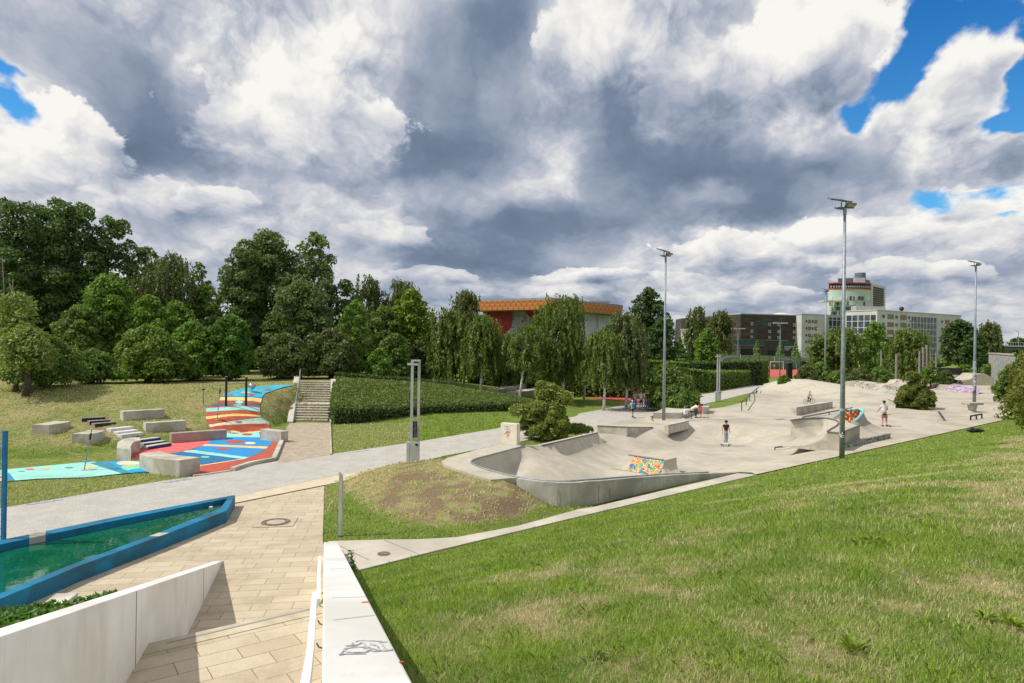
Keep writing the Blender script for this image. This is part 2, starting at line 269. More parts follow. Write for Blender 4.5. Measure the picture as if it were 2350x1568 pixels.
class MB:
    def __init__(s): s.v = []; s.f = []; s.mi = []
    def add(s, vs, fs, m=0):
        n = len(s.v); s.v += [Vector(v) for v in vs]; s.f += [tuple(i+n for i in f) for f in fs]; s.mi += [m]*len(fs); return s
    def box(s, c, size, rz=0, m=0, rx=0, ry=0):
        R = Matrix.Rotation(rz, 3, 'Z') @ Matrix.Rotation(ry, 3, 'Y') @ Matrix.Rotation(rx, 3, 'X'); c = Vector(c); h = Vector(size)/2
        vs = [c+R @ Vector((x*h.x, y*h.y, z*h.z)) for z in (-1, 1) for y in (-1, 1) for x in (-1, 1)]
        return s.add(vs, [(0, 2, 3, 1), (4, 5, 7, 6), (0, 1, 5, 4), (2, 6, 7, 3), (0, 4, 6, 2), (1, 3, 7, 5)], m)
    def prism(s, base, top, m=0, mt=None):                            # two matching rings of points, counter-clockwise
        n = len(base); s.add(list(base)+list(top), [(i, (i+1) % n, (i+1) % n+n, i+n) for i in range(n)], m)
        s.f += [tuple(range(len(s.v)-n, len(s.v)))]; s.mi += [m if mt is None else mt]
        s.f += [tuple(reversed(range(len(s.v)-2*n, len(s.v)-n)))]; s.mi += [m]; return s
    def tube(s, pts, r, n=8, m=0, cap=True):
        P = [Vector(p) for p in pts]; r = r if isinstance(r, (list, tuple)) else [r]*len(P); b = len(s.v); prev = None
        for i, p in enumerate(P):
            d = (P[min(i+1, len(P)-1)]-P[max(i-1, 0)]).normalized()
            a = prev if prev is not None else (Vector((0, 0, 1)) if abs(d.z) < .9 else Vector((1, 0, 0)))
            u = (a-d*a.dot(d)).normalized(); w = d.cross(u); prev = u
            s.v += [p+(u*math.cos(2*math.pi*k/n)+w*math.sin(2*math.pi*k/n))*r[i] for k in range(n)]
        for i in range(len(P)-1):
            for k in range(n): s.f.append((b+i*n+k, b+i*n+(k+1) % n, b+(i+1)*n+(k+1) % n, b+(i+1)*n+k)); s.mi.append(m)
        if cap: s.f += [tuple(b+k for k in reversed(range(n))), tuple(b+(len(P)-1)*n+k for k in range(n))]; s.mi += [m, m]
        return s
    def bar(s, pts, w, h, m=0):                                       # rectangular section swept along a line, width horizontal
        P = [Vector(p) for p in pts]; b = len(s.v)
        for i, p in enumerate(P):
            d = (P[min(i+1, len(P)-1)]-P[max(i-1, 0)]); q = Vector((d.x, d.y, 0))
            sx = Vector((q.y, -q.x, 0)).normalized() if q.length > 1e-6 else Vector((1, 0, 0)); up = Vector((0, 0, 1)) if q.length > 1e-6 else Vector((0, 1, 0))
            s.v += [p+sx*w/2-up*h/2, p-sx*w/2-up*h/2, p-sx*w/2+up*h/2, p+sx*w/2+up*h/2]
        for i in range(len(P)-1):
            for k in range(4): s.f.append((b+i*4+k, b+i*4+(k+1) % 4, b+(i+1)*4+(k+1) % 4, b+(i+1)*4+k)); s.mi.append(m)
        s.f += [(b+3, b+2, b+1, b), tuple(b+(len(P)-1)*4+k for k in range(4))]; s.mi += [m, m]; return s
    def sphere(s, c, r, nu=14, nv=9, m=0, sc=(1, 1, 1)):
        b = len(s.v); c = Vector(c)
        for j in range(nv+1):
            for i in range(nu):
                t = math.pi*j/nv; p = 2*math.pi*i/nu; s.v.append(c+Vector((math.sin(t)*math.cos(p)*sc[0], math.sin(t)*math.sin(p)*sc[1], math.cos(t)*sc[2]))*r)
        for j in range(nv):
            for i in range(nu): s.f.append((b+j*nu+i, b+(j+1)*nu+i, b+(j+1)*nu+(i+1) % nu, b+j*nu+(i+1) % nu)); s.mi.append(m)
        return s
    def quad(s, a, b, c, d, m=0): return s.add([a, b, c, d], [(0, 1, 2, 3)], m)
    def build(s, name, mats, parent=None, smooth=False, world=True): return mesh_obj(name, s.v, s.f, mats, parent, smooth, s.mi, world)
def bevel(o, w=.02, seg=2):
    m = o.modifiers.new('bevel', 'BEVEL'); m.width = w; m.segments = seg; m.limit_method = 'ANGLE'; m.angle_limit = math.radians(35); return o
def cdt(poly, step, lines=(), extra=()):
    """triangulate a plan polygon with an even grid of inner points"""
    pts = [Vector((p[0], p[1])) for p in poly]; n = len(pts); edges = [(i, (i+1) % n) for i in range(n)]
    for L in lines:
        b = len(pts); pts += [Vector((p[0], p[1])) for p in L]; edges += [(b+i, b+i+1) for i in range(len(L)-1)]
    if step:
        xs = [p[0] for p in poly]; ys = [p[1] for p in poly]
        gx, gy = np.meshgrid(np.arange(math.floor(min(xs)/step)*step, max(xs)+step, step), np.arange(math.floor(min(ys)/step)*step, max(ys)+step, step))
        gx[::2] += step/2; gx = gx.ravel(); gy = gy.ravel()
        k = inside(gx, gy, poly) & (polydist(gx, gy, poly, True) > step*.35)
        for L in lines: k &= polydist(gx, gy, [tuple(p[:2]) for p in L]) > step*.3
        pts += [Vector((a, b)) for a, b in zip(gx[k], gy[k])]
    pts += [Vector(e) for e in extra]
    v, e, f, *_ = delaunay_2d_cdt(pts, edges, [tuple(range(n))], 1, 1e-5)
    return [(p.x, p.y) for p in v], [tuple(q) for q in f]
def densify(poly, step, closed=True):
    out = []; P = list(poly)
    for a, b in zip(P, P[1:]+([P[0]] if closed else [])):
        k = max(1, int(math.hypot(b[0]-a[0], b[1]-a[1])/step)); out += [(a[0]+(b[0]-a[0])*i/k, a[1]+(b[1]-a[1])*i/k) for i in range(k)]
    if not closed: out.append(tuple(P[-1][:2]))
    return out
def xy(ps): return [(p[0], p[1]) for p in ps]
def sheet(name, poly, zf, mats, step=1., skirt=.12, parent=None, lines=(), smooth=True):
    """surface draped on a height function with a short skirt round its edge"""
    poly = densify(xy(poly), max(step, .25)) if step else xy(poly)
    v, f = cdt(poly, step, lines); X = np.array(v); z = zf(X[:, 0], X[:, 1]); V = [(a, b, c) for (a, b), c in zip(v, z)]
    if skirt:
        cnt = {}
        for t in f:
            for a, b in zip(t, t[1:]+t[:1]): cnt[(a, b)] = 1
        be = [(a, b) for (a, b) in cnt if (b, a) not in cnt]; mp = {}
        for a, b in be:
            for q in (a, b):
                if q not in mp: mp[q] = len(V); V.append((V[q][0], V[q][1], V[q][2]-skirt))
        f = f+[(b, a, mp[a], mp[b]) for a, b in be]
    return mesh_obj(name, V, f, mats, parent, smooth)
# ---------------------------------------------------------------- terrain
HILL0 = (-3.8, 17.0); HD = (.748, .663)
BOWLSEG = [(1., 29.), (14., 43.)]
RIM = [(0.65, 32.65), (-.7, 30.2), (-1.42, 28.9), (-1.62, 28.1), (-1.45, 27.4), (-1.05, 26.65), (-.4, 25.75), (.35, 24.95), (1.1, 24.5), (1.9, 24.33), (2.7, 24.62), (4.5, 26.25), (6.2, 27.9), (8.2, 29.6), (10.2, 31.1)]
RIMZ = [.8]*11+[.62, .42, .2, .01]
RIM2 = [G(ZB(865, 343), .55), G(ZB(1275, 248), .55)]
DECK = [(-2.85, 28.38), (-2.78, 27.85), (-2.5, 27.25), (-.7, 24.68), (.1, 24.95)]
NEAREDGE = [(-3.77, 17.04), (-2.0, 18.75), (1.87, 22.3), (8.54, 28.35), (17.9, 36.6), (25.5, 43.2), (40.35, 56.1), (48.5, 66.), (56.5, 78.2), (88, 125)]
EXT = [(-3.9, 16.9)]+NEAREDGE
def side(x, y):                                                    # signed distance beyond the grass edge
    d, p = polydist(x, y, EXT, ret=True); i = np.clip(p.astype(int), 0, len(EXT)-2); E = np.array(EXT); a = E[i]; b = E[i+1]
    c = (x-a[..., 0])*(b-a)[..., 1]-(y-a[..., 1])*(b-a)[..., 0]; base = (x-HILL0[0])*HD[1]-(y-HILL0[1])*HD[0]
    return np.where(p <= 0.0, base, np.where(c > 0, d, -d))
def hill(x, y):
    s = side(x, y); t = (x-HILL0[0])*HD[0]+(y-HILL0[1])*HD[1]
    k = np.interp(t, [-5, 5, 16, 30, 60], [.33, .31, .225, .13, .11]); z = np.maximum(s, 0)*k*ss(-.3, 1.2, s)
    cap = 3.95; z = np.where(z > 3.0, 3.0+(cap-3.0)*(1-np.exp(-(z-3.0)/(cap-3.0))), z); return z
def emb(x, y):
    xs = x+.26*np.clip(y-47.6, -1, 8)*ss(-22, -18, x); foot = np.interp(xs, [-60, -40, -26, -22, -18, -16.3, -15.75, -12, -5, 5, 20], [27.5, 28.5, 30, 31.5, 38.5, 44.2, 47.5, 47.9, 48.5, 52, 54])
    cr = np.interp(x, [-60, -40, -33.7, -26.7, -18.7, -13.7, -5, 5, 20], [43, 44.3, 45.5, 48.3, 51.3, 52.8, 55, 58, 60])
    t = np.clip((y-foot)/(cr-foot), 0, 1); t = .75*t+.25*(t*t*(3-2*t)); t = np.where(t > .93, .93+.07*(1-np.exp(-(t-.93)/.07*1.)), t)
    return 2.5*t*np.where(x > -12.2-.26*(y-47), np.interp(x, [-14, -6.5, 1.5, 6], [.85, .62, .22, 0]), 1)*(1-.6*ss(90, 140, y))
MOUNDP = [Z5(660, 985), Z5(655, 1200), Z5(648, 1420), Z5(1130, 1405), Z5(1700, 1388), Z5(2195, 1295), ZB(1240, 782), ZB(1300, 600), ZB(900, 300), Z5(2100, 640), Z5(1870, 700), Z5(1600, 750), Z5(1390, 803), Z5(1000, 858)]
def mound(x, y):
    d = polydist(x, y, DECK+[(1.4, 24.4)]); q = [tuple(G(p)[:2]) for p in MOUNDP]; e = polydist(x, y, q, True)
    return .76*(1-ss(.0, 5.6, d))*(1-ss(-.4, 1.9, x))*np.where(inside(x, y, q), ss(-.1, 1.5, e), 0)
def H(x, y):
    x = np.asarray(x, float); y = np.asarray(y, float); s = side(x, y)
    z = emb(x, y)+mound(x, y)
    wl = x > -.271*y+.1
    z = z+np.where((s > 0) & wl, hill(x, y), 0)
    return z
def VH(p, off=0.):
    a, b = ray(*p); y = np.arange(4, 160, .05); z = EYE+b*y; h = H(a*y, y)
    k = np.argmax(z <= h)
    if not (z[k] <= h[k]): k = len(y)-1
    return Vector((a*y[k], y[k], float(h[k])+off))
FLOORP = None
# ---------------------------------------------------------------- skatepark height function
up = lambda p, z: Vector((p[0], p[1], z))
R3 = [RIM[0], (RIM2[0].x, RIM2[0].y)]; R2 = [(p.x, p.y) for p in RIM2]
WAVE = [AT(ID(1808, 873), 92), AT(ID(1835, 870), 89), AT(ID(1900, 881), 84), AT(ID(1960, 893), 79), AT(ID(2020, 909), 74), AT(ID(2080, 924), 70), AT(ID(2130, 934), 67)]
def S(x, y):
    x = np.asarray(x, float); y = np.asarray(y, float)
    ds = polydist(x, y, BOWLSEG); zf = -.75*(1-ss(2.7, 6.2, ds))
    z = zf.copy()
    d, p = polydist(x, y, RIM, ret=True); h = np.interp(p, range(len(RIM)), RIMZ); u = np.clip(1-d/2.0, 0, 1); z = np.maximum(z, zf+(h-zf)*(1-np.sqrt(1-u*u)))
    d, p = polydist(x, y, R2, ret=True); u = np.clip(1-d/2.6, 0, 1); z = np.maximum(z, zf+(.55-zf)*(1-np.sqrt(1-u*u)))
    d, p = polydist(x, y, R3, ret=True); h = .8-.25*p; u = np.clip(1-d/3.2, 0, 1); z = np.maximum(z, zf+(h-zf)*u)
    # rolling banks in the upper zone
    z = z+.45*np.exp(-(((x-13.5)/3.0)**2+((y-49.5)/1.6)**2))*0+.28*np.exp(-(((x-8.8)/2.2)**2+((y-40.2)/1.3)**2))
    wx = [(q.x, q.y) for q in WAVE]; d, p = polydist(x, y, wx, ret=True); h = np.interp(p, range(len(WAVE)), [max(q.z, .02) for q in WAVE])
    rr = np.where(p <= .03, 1.3, 5.6); wz = np.where(d < .9, h, h*(.5+.5*np.cos(np.pi*np.clip((d-.9)/rr, 0, 1)))); z = z+wz
    a = polydist(x, y, [(23, 75), (30, 79)]); z = z+.42*(.5+.5*np.cos(np.pi*np.clip(a/3.5, 0, 1)))
    return z+.016
mainp = list(RIM)+[(11.0, 31.1)]
nearz = [(11.0, 30.62)]+NEAREDGE[4:8]+[(56.5, 78.2), (88, 125), (80, 128), (70, 118), (60, 110), (46, 101), (37, 95)]
leftb = [G(ZC(1835, 262)), G(ZC(1690, 283)), G(ZC(1560, 306)), G(ZC(1505, 345)), G(ZC(1440, 410)), G(ZC(1200, 467)), G(ZC(1075, 480)), G(ZC(1000, 478)), G(ZC(800, 510)), G(ZC(520, 545)), G(ZC(250, 590)), G(ZC(0, 632)), G(ZB(1290, 188)), G(ZB(1130, 232))]
poly = mainp+nearz+xy(leftb)+[(R2[1][0]-.45, R2[1][1]+.2), R2[1], R2[0]]
SKATE = [(p[0], p[1]) for p in poly]
def GS(p, off=0.):                                                   # a measured point on the skatepark surface
    z = 0.
    for _ in range(12): q = G(p, z); z = .5*z+.5*float(S(q.x, q.y))
    return Vector((q.x, q.y, z+off))
# ---------------------------------------------------------------- ground sheet
def axis(a, b, segs, grow=1.35, far=2600):
    xs = [a]
    for e, st in segs:
        while xs[-1] < e-1e-6: xs.append(min(xs[-1]+st, e))
    st = segs[-1][1]
    while xs[-1] < far: st *= grow; xs.append(xs[-1]+st)
    st = segs[0][1]; L = [a]
    while L[-1] > -far: st *= grow; L.append(L[-1]-st)
    return np.array(L[:0:-1]+xs)
POOL = [G(ZA(1537, 885), .38), G(ZA(1487, 905), .38)]
def ground():
    X = axis(-45, 0, [(-8, .34), (2, .17), (60, .34)]); Y = axis(-3, 0, [(80, .34)])
    gx, gy = np.meshgrid(X, Y); z = H(gx, gy)-.03
    z = np.where(inside(gx, gy, SKATE) & (polydist(gx, gy, SKATE, True) > np.where(polydist(gx, gy, RIM[:12]) < 1.2, .0, .40)), z-np.where(polydist(gx, gy, BOWLSEG) < 9, 2.2, .25), z)
    sx_ = gx+.26*(gy-47.9); st = (sx_ > -15.3) & (sx_ < -12.0) & (gy > 48.2) & (gy < 54.6); z = np.where(st, z-.9, z)
    nx, ny = len(X), len(Y); V = np.stack([gx.ravel(), gy.ravel(), z.ravel()], 1)
    i = np.arange(nx*ny).reshape(ny, nx); F = np.stack([i[:-1, :-1], i[:-1, 1:], i[1:, 1:], i[1:, :-1]], -1).reshape(-1, 4)
    M = bpy.data.materials.new('turf'); M.use_nodes = True; t = M.node_tree; N = NT(t); b = t.nodes['Principled BSDF']
    pos = N.add('ShaderNodeNewGeometry').outputs['Position']; dry = N.add('ShaderNodeAttribute', attribute_name='dry').outputs['Fac']; dirt = N.add('ShaderNodeAttribute', attribute_name='dirt').outputs['Fac']
    g = N.mix(N.mr(N.noise(pos, .9, 5).outputs[0], .35, .65), (.150, .215, .036), (.205, .265, .050))
    f = N.noise(pos, 14, 6, .7).outputs[0]; f2 = N.noise(pos, 42, 4, .7).outputs[0]; g = N.mix(N.mr(f, .3, .7, 0, .5), g, (.070, .125, .018)); g = N.mix(N.mr(f2, .45, .75, 0, .5), g, (.23, .26, .09))
    dn = N.m('ADD', dry, N.m('MULTIPLY', N.m('SUBTRACT', N.noise(pos, 3.4, 6, .7).outputs[0], .5), 2.1))
    straw = N.mix(N.mr(f2, .3, .7), (.32, .25, .125), (.46, .38, .22)); g = N.mix(N.mr(dn, .35, .8, 0, .9), g, straw)
    so = N.m('ADD', dirt, N.m('MULTIPLY', N.m('SUBTRACT', N.noise(pos, 1.7, 7, .7).outputs[0], .5), 2.2))
    soil = N.mix(N.mr(f, .3, .7), (.15, .10, .065), (.27, .19, .125)); g = N.mix(N.mr(so, .42, .72, 0, .92), g, soil)
    N.l.new(g, b.inputs['Base Color']); b.inputs['Roughness'].default_value = .95; b.inputs['Specular IOR Level'].default_value = .1
    N.l.new(N.add('ShaderNodeBump', {'Strength': .9, 'Distance': .06, 'Height': N.m('ADD', f, N.m('MULTIPLY', f2, .5))}).outputs[0], b.inputs['Normal'])
    o = mesh_obj('ground', V, F.tolist(), M, smooth=True); tag(o, kind='structure')
    dryv, dirtv = dryness(gx.ravel(), gy.ravel())
    for n, a in (('dry', dryv), ('dirt', dirtv)):
        at = o.data.attributes.new(n, 'FLOAT', 'POINT'); at.data.foreach_set('value', a.astype(np.float32))
def dryness(x, y):
    s = (x-HILL0[0])*HD[1]-(y-HILL0[1])*HD[0]; wl = (s > 0) & (x > -.271*y)
    n1 = vnoise(x, y, .22, 4, 3); n2 = vnoise(x, y, .9, 4, 9)
    hillv = ss(.42, .64, .58*n1+.42*n2+.12*ss(5, 11, s)-.22*ss(8, 2.0, s)-.12*ss(1.0, -2.0, x))*.62+.08
    e = emb(x, y); em = .50*ss(.02, .5, e)*ss(-10, -14, x)+.38*(vnoise(x, y, .5, 4, 5)-.3)
    strip = np.where((e < .06) & (x < -6), .42, 0)
    md = mound(x, y); lawn = np.where((y > 36) & (x > -13) & (x < 0), .0, .12)
    dry = np.where(wl, hillv, np.maximum(np.maximum(em*(x < -11), strip), lawn)+.55*ss(.03, .2, md))
    dirt = (.42+.42*vnoise(x, y, .8, 4, 14))*ss(.02, .22, md)*(1-ss(.70, .77, md))*ss(-5.6, -4.2, x)+.38*ss(.25, .6, e)*(x < -11)*ss(.42, .62, vnoise(x, y, .25, 3, 8))+.10*ss(3.0, 1.0, polydist(x, y, [(-15.6, 45.5), (-17, 51)]))
    dirt = np.maximum(dirt, .5*(1-ss(.2, .9, polydist(x, y, [(-.8, 20.6), (1.7, 23.7)]))))
    return np.clip(dry, 0, 1), np.clip(dirt, 0, 1)
ground()
def flat(z): return lambda x, y: np.full(np.shape(x), z)
def S_(name, poly, z, m, step=0, skirt=.1, kind='structure'):
    o = sheet(name, poly, flat(z) if not callable(z) else z, m, step, skirt, smooth=False); tag(o, kind=kind); return o
# paving court, edge band with slot drain, resin-bound path
S_('paved_court', [G(Z5(-60, 1130)), G(Z5(660, 985)), G(Z5(655, 1200)), G(Z5(648, 1425)), Vector((-4.93, 18.5, 0)), Vector((-3.25, 12.2, 0)), Vector((-3.1, 9, 0)), Vector((-22, 9, 0)), Vector((-22, 18.5, 0))], .000, PAV)
S_('edge_band', [G(Z5(-60, 1126)), G(Z5(664, 982)), G(Z5(1330, 832)), G(Z5(1330, 805)), G(Z5(1000, 862)), G(Z5(550, 947)), G(Z5(-60, 1076))], .006, mat('band_sand', (.52, .44, .30), (.60, .51, .37), .9, 2, 5))
dr = MB(); a, b = G(Z5(-60, 1130)), G(Z5(662, 985)); dr.bar([a+Vector((0, 0, .008)), b+Vector((0, 0, .008))], .09, .012)
tag(dr.build('slot_drain', mat('drain_dark', (.03, .028, .026), (.06, .055, .05), .7, 20, 2)), 'thin dark slot drain line between paved court and pale edge band', 'drain')
path_n = [ID(-90, 1180), ZA(40, 965), ZA(400, 905), ZA(800, 835), ZA(1100, 785), ZA(1262, 766), ZA(1520, 726), ZA(1635, 694), ZA(1805, 664), Z5(700, 742), Z5(1400, 641), Z5(2045, 533)]
path_f = [ZP(1330, 1345), ZP(1620, 1290), ZP(1830, 1250), ZP(2060, 1215), ZC(910, 355), ZC(1200, 306), ZC(1480, 250), ZC(1640, 226)]
path_r = [ZC(1705, 262), ZC(1480, 322), ZC(1200, 392), ZC(960, 445), ZC(500, 560), ZB(1270, 220), ZB(1000, 240), ZB(550, 345), Z5(2000, 680), Z5(1870, 704), Z5(1600, 754), Z5(1390, 806), Z5(1330, 806), Z5(1000, 863), Z5(550, 948), Z5(-60, 1078), ID(-30, 1250), ID(-120, 1275)]
S_('main_path', [G(p) for p in path_n+path_f+path_r], .010, ASPH)
S_('far_path', [G(p) for p in (ZC(1600, 232), ZC(1705, 262), ZR(640, 945), ZR(900, 948), ZR(610, 830), ZR(520, 830), ZC(1700, 225))], .004, mat('far_gravel', (.36, .32, .26), (.42, .38, .31), .95, 2, 4))
S_('stair_path', [G(p) for p in (ZA(1812, 668), ZA(1800, 600), Z5(325, 640), Z5(368, 530), Z5(395, 490), Z5(700, 488), Z5(712, 620), Z5(712, 745), Z5(290, 818))], .014, GRAV)
for a, b in ((Z5(705, 470), Z5(714, 742)),):
    k = MB(); k.bar([G(a, .03), G(b, .03)], .10, .10); tag(k.build('kerb_stone', CON), 'narrow concrete kerb between gravel stair path and lawn', 'kerb')
# footpath along the grass slope
fp = [Vector((-4.35, 17.9, 0)), Vector((-4.5, 18.6, 0))]+[G(p) for p in (Z5(690, 1424), Z5(1130, 1411), Z5(1400, 1409), Z5(1700, 1393), Z5(2195, 1300), ZB(1140, 803), ZB(1240, 790))]+[Vector((2.9, 24.0, 0)), Vector((4.6, 25.6, 0)), Vector((6.3, 27.2, 0)), Vector((8.3, 29.0, 0)), Vector((10.3, 30.9, 0)), Vector((11.0, 30.55, 0))]
fp += [Vector((x, y, 0)) for x, y in NEAREDGE[3::-1]]
S_('footpath', fp, .012, SIDE, 1.0)
mj = MB()
for a, b in ((Z5(1130, 1412), Z5(1420, 1530)), (Z5(745, 1440), Z5(1010, 1568))): mj.bar([G(a, .017), G(b, .017)], .018, .004)
tag(mj.build('path_joint', mat('joint_dark', (.20, .18, .15), None, .9)), kind='structure')
def manhole(p, r, label, frame=True):
    c = G(p); t = thing('manhole_cover', label, 'manhole', (c.x, c.y, .012), 'manhole covers')
    ir = mat('rusty_iron', (.13, .075, .055), (.22, .14, .11), .7, 9, 4, bump=.2)
    def ring(r0, r1, z, n=40):
        m = MB(); v = []
        for k in range(n): a = 2*math.pi*k/n; v += [(r0*math.cos(a), r0*math.sin(a), z), (r1*math.cos(a), r1*math.sin(a), z), (r1*math.cos(a), r1*math.sin(a), z-.012)]
        f = []
        for k in range(n): q = (k+1) % n; f += [(k*3, k*3+1, q*3+1, q*3), (k*3+1, k*3+2, q*3+2, q*3+1)]
        return m.add(v, f)
    if frame:
        q = MB(); q.box((0, 0, .001), (r*2.7, r*2.5, .006), .15); q.build('sett_surround', mat('setts', (.40, .34, .25), (.50, .43, .32), .9, 9, 3, bump=.5), t, world=False)
        ring(r*.78, r, .016).build('frame', ir, t, world=False); d = MB().tube([(0, 0, .004), (0, 0, .013)], r*.70, 30); d.build('disc', CON, t, world=False)
        ring(r*.66, r*.74, .018).build('disc_rim', ir, t, world=False)
    else:
        ring(r*.86, r, .016).build('frame', ir, t, world=False); MB().tube([(0, 0, .0), (0, 0, .013)], r*.84, 24).build('disc', ir, t, world=False)
        d = MB(); d.box((r*.2, 0, .016), (r*.5, r*.25, .006), .4); d.box((-r*.3, r*.2, .016), (r*.4, r*.2, .006), -.3); d.build('lettering', CON, t, world=False)
manhole(Z5(281, 1276), .44, 'round manhole cover with rusty ring in sandy paving')
manhole(Z5(1127, 1525), .17, 'small rusty manhole cover in pale concrete path beside grass', False)
# ---------------------------------------------------------------- near stair, walls, rail
def wl(y, off=0.): return Vector((-.271*y+off, y, 0))
def wt(y): return .33+.257*(18.3-y)
def parapet():
    m = MB(); ys = np.linspace(1.2, 18.3, 30); c = []
    for y in ys: c.append((Vector((-.271*y, y, wt(y))), Vector((-.271*y+.37, y, wt(y)))))
    n = len(c); vs = []
    for a, b in c: vs += [Vector((a.x, a.y, -.3)), a, b, Vector((b.x, b.y, -.3))]
    fs = []
    for i in range(n-1):
        k = i*4; fs += [(k, k+1, k+5, k+4), (k+1, k+2, k+6, k+5), (k+2, k+3, k+7, k+6)]
    fs += [(0, 3, 2, 1), tuple((n-1)*4+q for q in (0, 1, 2, 3))]; m.add(vs, fs)
    o = m.build('parapet_wall', WHT); bevel(o, .012); tag(o, 'white painted sloping parapet wall with grey scribble between stairs and grass', 'wall')
    ink = mat('grey_marker', (.26, .265, .28), (.48, .48, .49), .7, 14, 3); s = MB()
    def on(px, py):
        a, b = ray(*ZW(px, py)); y = (5.7-.33-.257*18.3)/(-b-.257); return Vector((a*y, y, wt(y)+.004))
    for L in ([(850,1258),(940,1185),(1180,1165),(1120,1185)],[(905,1182),(935,1222),(1130,1228),(1180,1195)],[(850,1258),(1020,1232),(1130,1228),(1190,1212)],[(1140,1175),(1240,1218),(1310,1205),(1170,1180)],[(1250,1205),(1450,1200),(1380,1190),(1330,1140)],
              [(1030,1110),(1100,1095),(1370,1108),(1300,1120)],[(1000,1120),(985,1170)],[(1120,1118),(1135,1160),(1060,1165)],[(1200,1125),(1255,1150),(1190,1140)],[(1270,1150),(1330,1210),(1440,1205)],[(920,1160),(1060,1140)],[(1000,1165),(1100,1120)],[(860,1250),(1150,1245)]):
        P = [on(*p) for p in L]; P = smooth_line(P, 5); s.bar(P, .008, .002)
    s.build('scribble', ink, o)
    r = MB()
    for L in ([(1100, 664), (1180, 660)], [(1540, 1335), (1555, 1345)]): r.bar([on(*p) for p in L], .02, .002)
    r.build('red_mark', mat('red_marker', (.55, .04, .05), None, .6), o)
    j = MB()
    for A_, B_ in (((775, 862), (1240, 808)), ((735, 290), (965, 275)), ((765, 612), (1150, 600))): j.bar([on(*A_), on(*B_)], .008, .002)
    j.build('joint', mat('joint_soft', (.50, .49, .46)), o)
    return
    p = MB(); vs = [on(770, 618), on(1150, 600), on(1225, 745), on(780, 765)]; p.add(vs, [(0, 3, 2, 1)]); p.build('paint_patch', mat('fresh_white', (.80, .795, .78), (.74, .735, .72), .6, 3, 5), o)
parapet()
def wing():
    m = MB(); ys = np.linspace(2., 17.62, 14); vs = []
    for y in ys:
        x = -2.66-.267*y; z = max(.02, .27*(17.62-y)); th = .26
        vs += [Vector((x-th, y-.07, -.3)), Vector((x-th, y-.07, z)), Vector((x, y, z)), Vector((x, y, -.3))]
    fs = []
    for i in range(len(ys)-1): k = i*4; fs += [(k, k+1, k+5, k+4), (k+1, k+2, k+6, k+5), (k+2, k+3, k+7, k+6)]
    fs += [(0, 3, 2, 1), tuple((len(ys)-1)*4+q for q in (0, 1, 2, 3))]; m.add(vs, fs)
    o = m.build('stair_wall', WHT); bevel(o, .01); tag(o, 'white wedge wall tapering to a point on the paved court', 'wall')
    j = MB()
    for y in (14.85, 9.6): x = -2.66-.267*y+.003; j.box((x, y, .27*(17.62-y)/2), (.004, .012, .27*(17.62-y)-.02))
    j.build('joint', mat('joint_dark', (.2, .18, .15)), o)
wing()
E0 = Vector((-5.48, 10.25, 0)); E1 = Vector((-3.2, 11.98, 0)); ED = (E1-E0).normalized(); EN = Vector((-ED.y, ED.x, 0))
def near_stairs():
    t = thing('stone_steps', 'sandy slab steps with pale nosing between two white walls', 'stairs', (-4.3, 11.3, 0))
    hz = 1.1; st = mat('step_stone', (.50, .43, .30), (.58, .50, .36), .9, 3, 6, 1, .2, 20, col3=(.40, .34, .24), sc3=.8)
    A = E0-ED*.05; B = E1+ED*.03
    def cl(p, left):                                                  # slide a point onto the stair's side line
        x = (-2.66-.267*p.y-.1) if left else (-.271*p.y+.02); return Vector((x, p.y, p.z))
    m = MB(); m.prism([cl(A, 1), Vector((-3.2-.1-.267*2, 2, 0)), Vector((-.52, 2, 0)), cl(B, 0)], [cl(A, 1)+Vector((0, 0, hz)), Vector((-3.3-.534, 2, hz)), Vector((-.52, 2, hz)), cl(B, 0)+Vector((0, 0, hz))]); m.build('landing', PAV2, t)
    n = MB(); n.prism([p+Vector((0, 0, hz+.001)) for p in (A-EN*.36, B-EN*.36, B+EN*.02, A+EN*.02)], [p+Vector((0, 0, hz+.012)) for p in (A-EN*.36, B-EN*.36, B+EN*.02, A+EN*.02)]); n.build('nosing', st, t)
    s = MB(); s.bar([A-EN*.12+Vector((.3, .2, hz+.015)), B-EN*.12+Vector((-.3, -.2, hz+.015))], .045, .006); s.build('grip_strip', mat('grip_grey', (.27, .28, .30), None, .8), t)
    for k in range(6):
        z1 = hz-.16*(k+1); a = .30*k; q = MB()
        base = [cl(A+EN*a, 1), cl(B+EN*a, 0), cl(B+EN*(a+.30), 0), cl(A+EN*(a+.30), 1)]
        q.prism([p+Vector((0, 0, -.1)) for p in base], [p+Vector((0, 0, z1)) for p in base]); q.build('step', st, t)
near_stairs()
def near_rail():
    t = thing('handrail', 'white flat handrail bracketed to the white parapet beside the steps', 'handrail', (-3.5, 11.5, 2))
    m = MB(); m.bar([G(ZW(627, 168), .86+.06), G(ZW(617, 380), 1.45), AT(ZW(612, 660), 11.4)], .062, .13); m.build('lower_rail', RAILW, t)
    m = MB(); m.bar([AT(ZW(573, 590), 10.7), AT(ZW(560, 700), 9.9), AT(ZW(520, 1250), 7.4), AT(ZW(470, 1600), 5.9), AT(ZW(430, 1800), 5.0)], .075, .15); m.build('upper_rail', RAILW, t)
    for (px, py, d) in ((630, 885, 9.4), (620, 1145, 8.1), (640, 690, 11.3)):
        p = AT(ZW(px, py), d); w = Vector((-.271*d, d, p.z-.03)); b = MB(); b.tube([p+Vector((-.03, 0, .03)), p+Vector((0, 0, -.02)), w], .011, 6); b.build('bracket', STEEL, t)
near_rail()
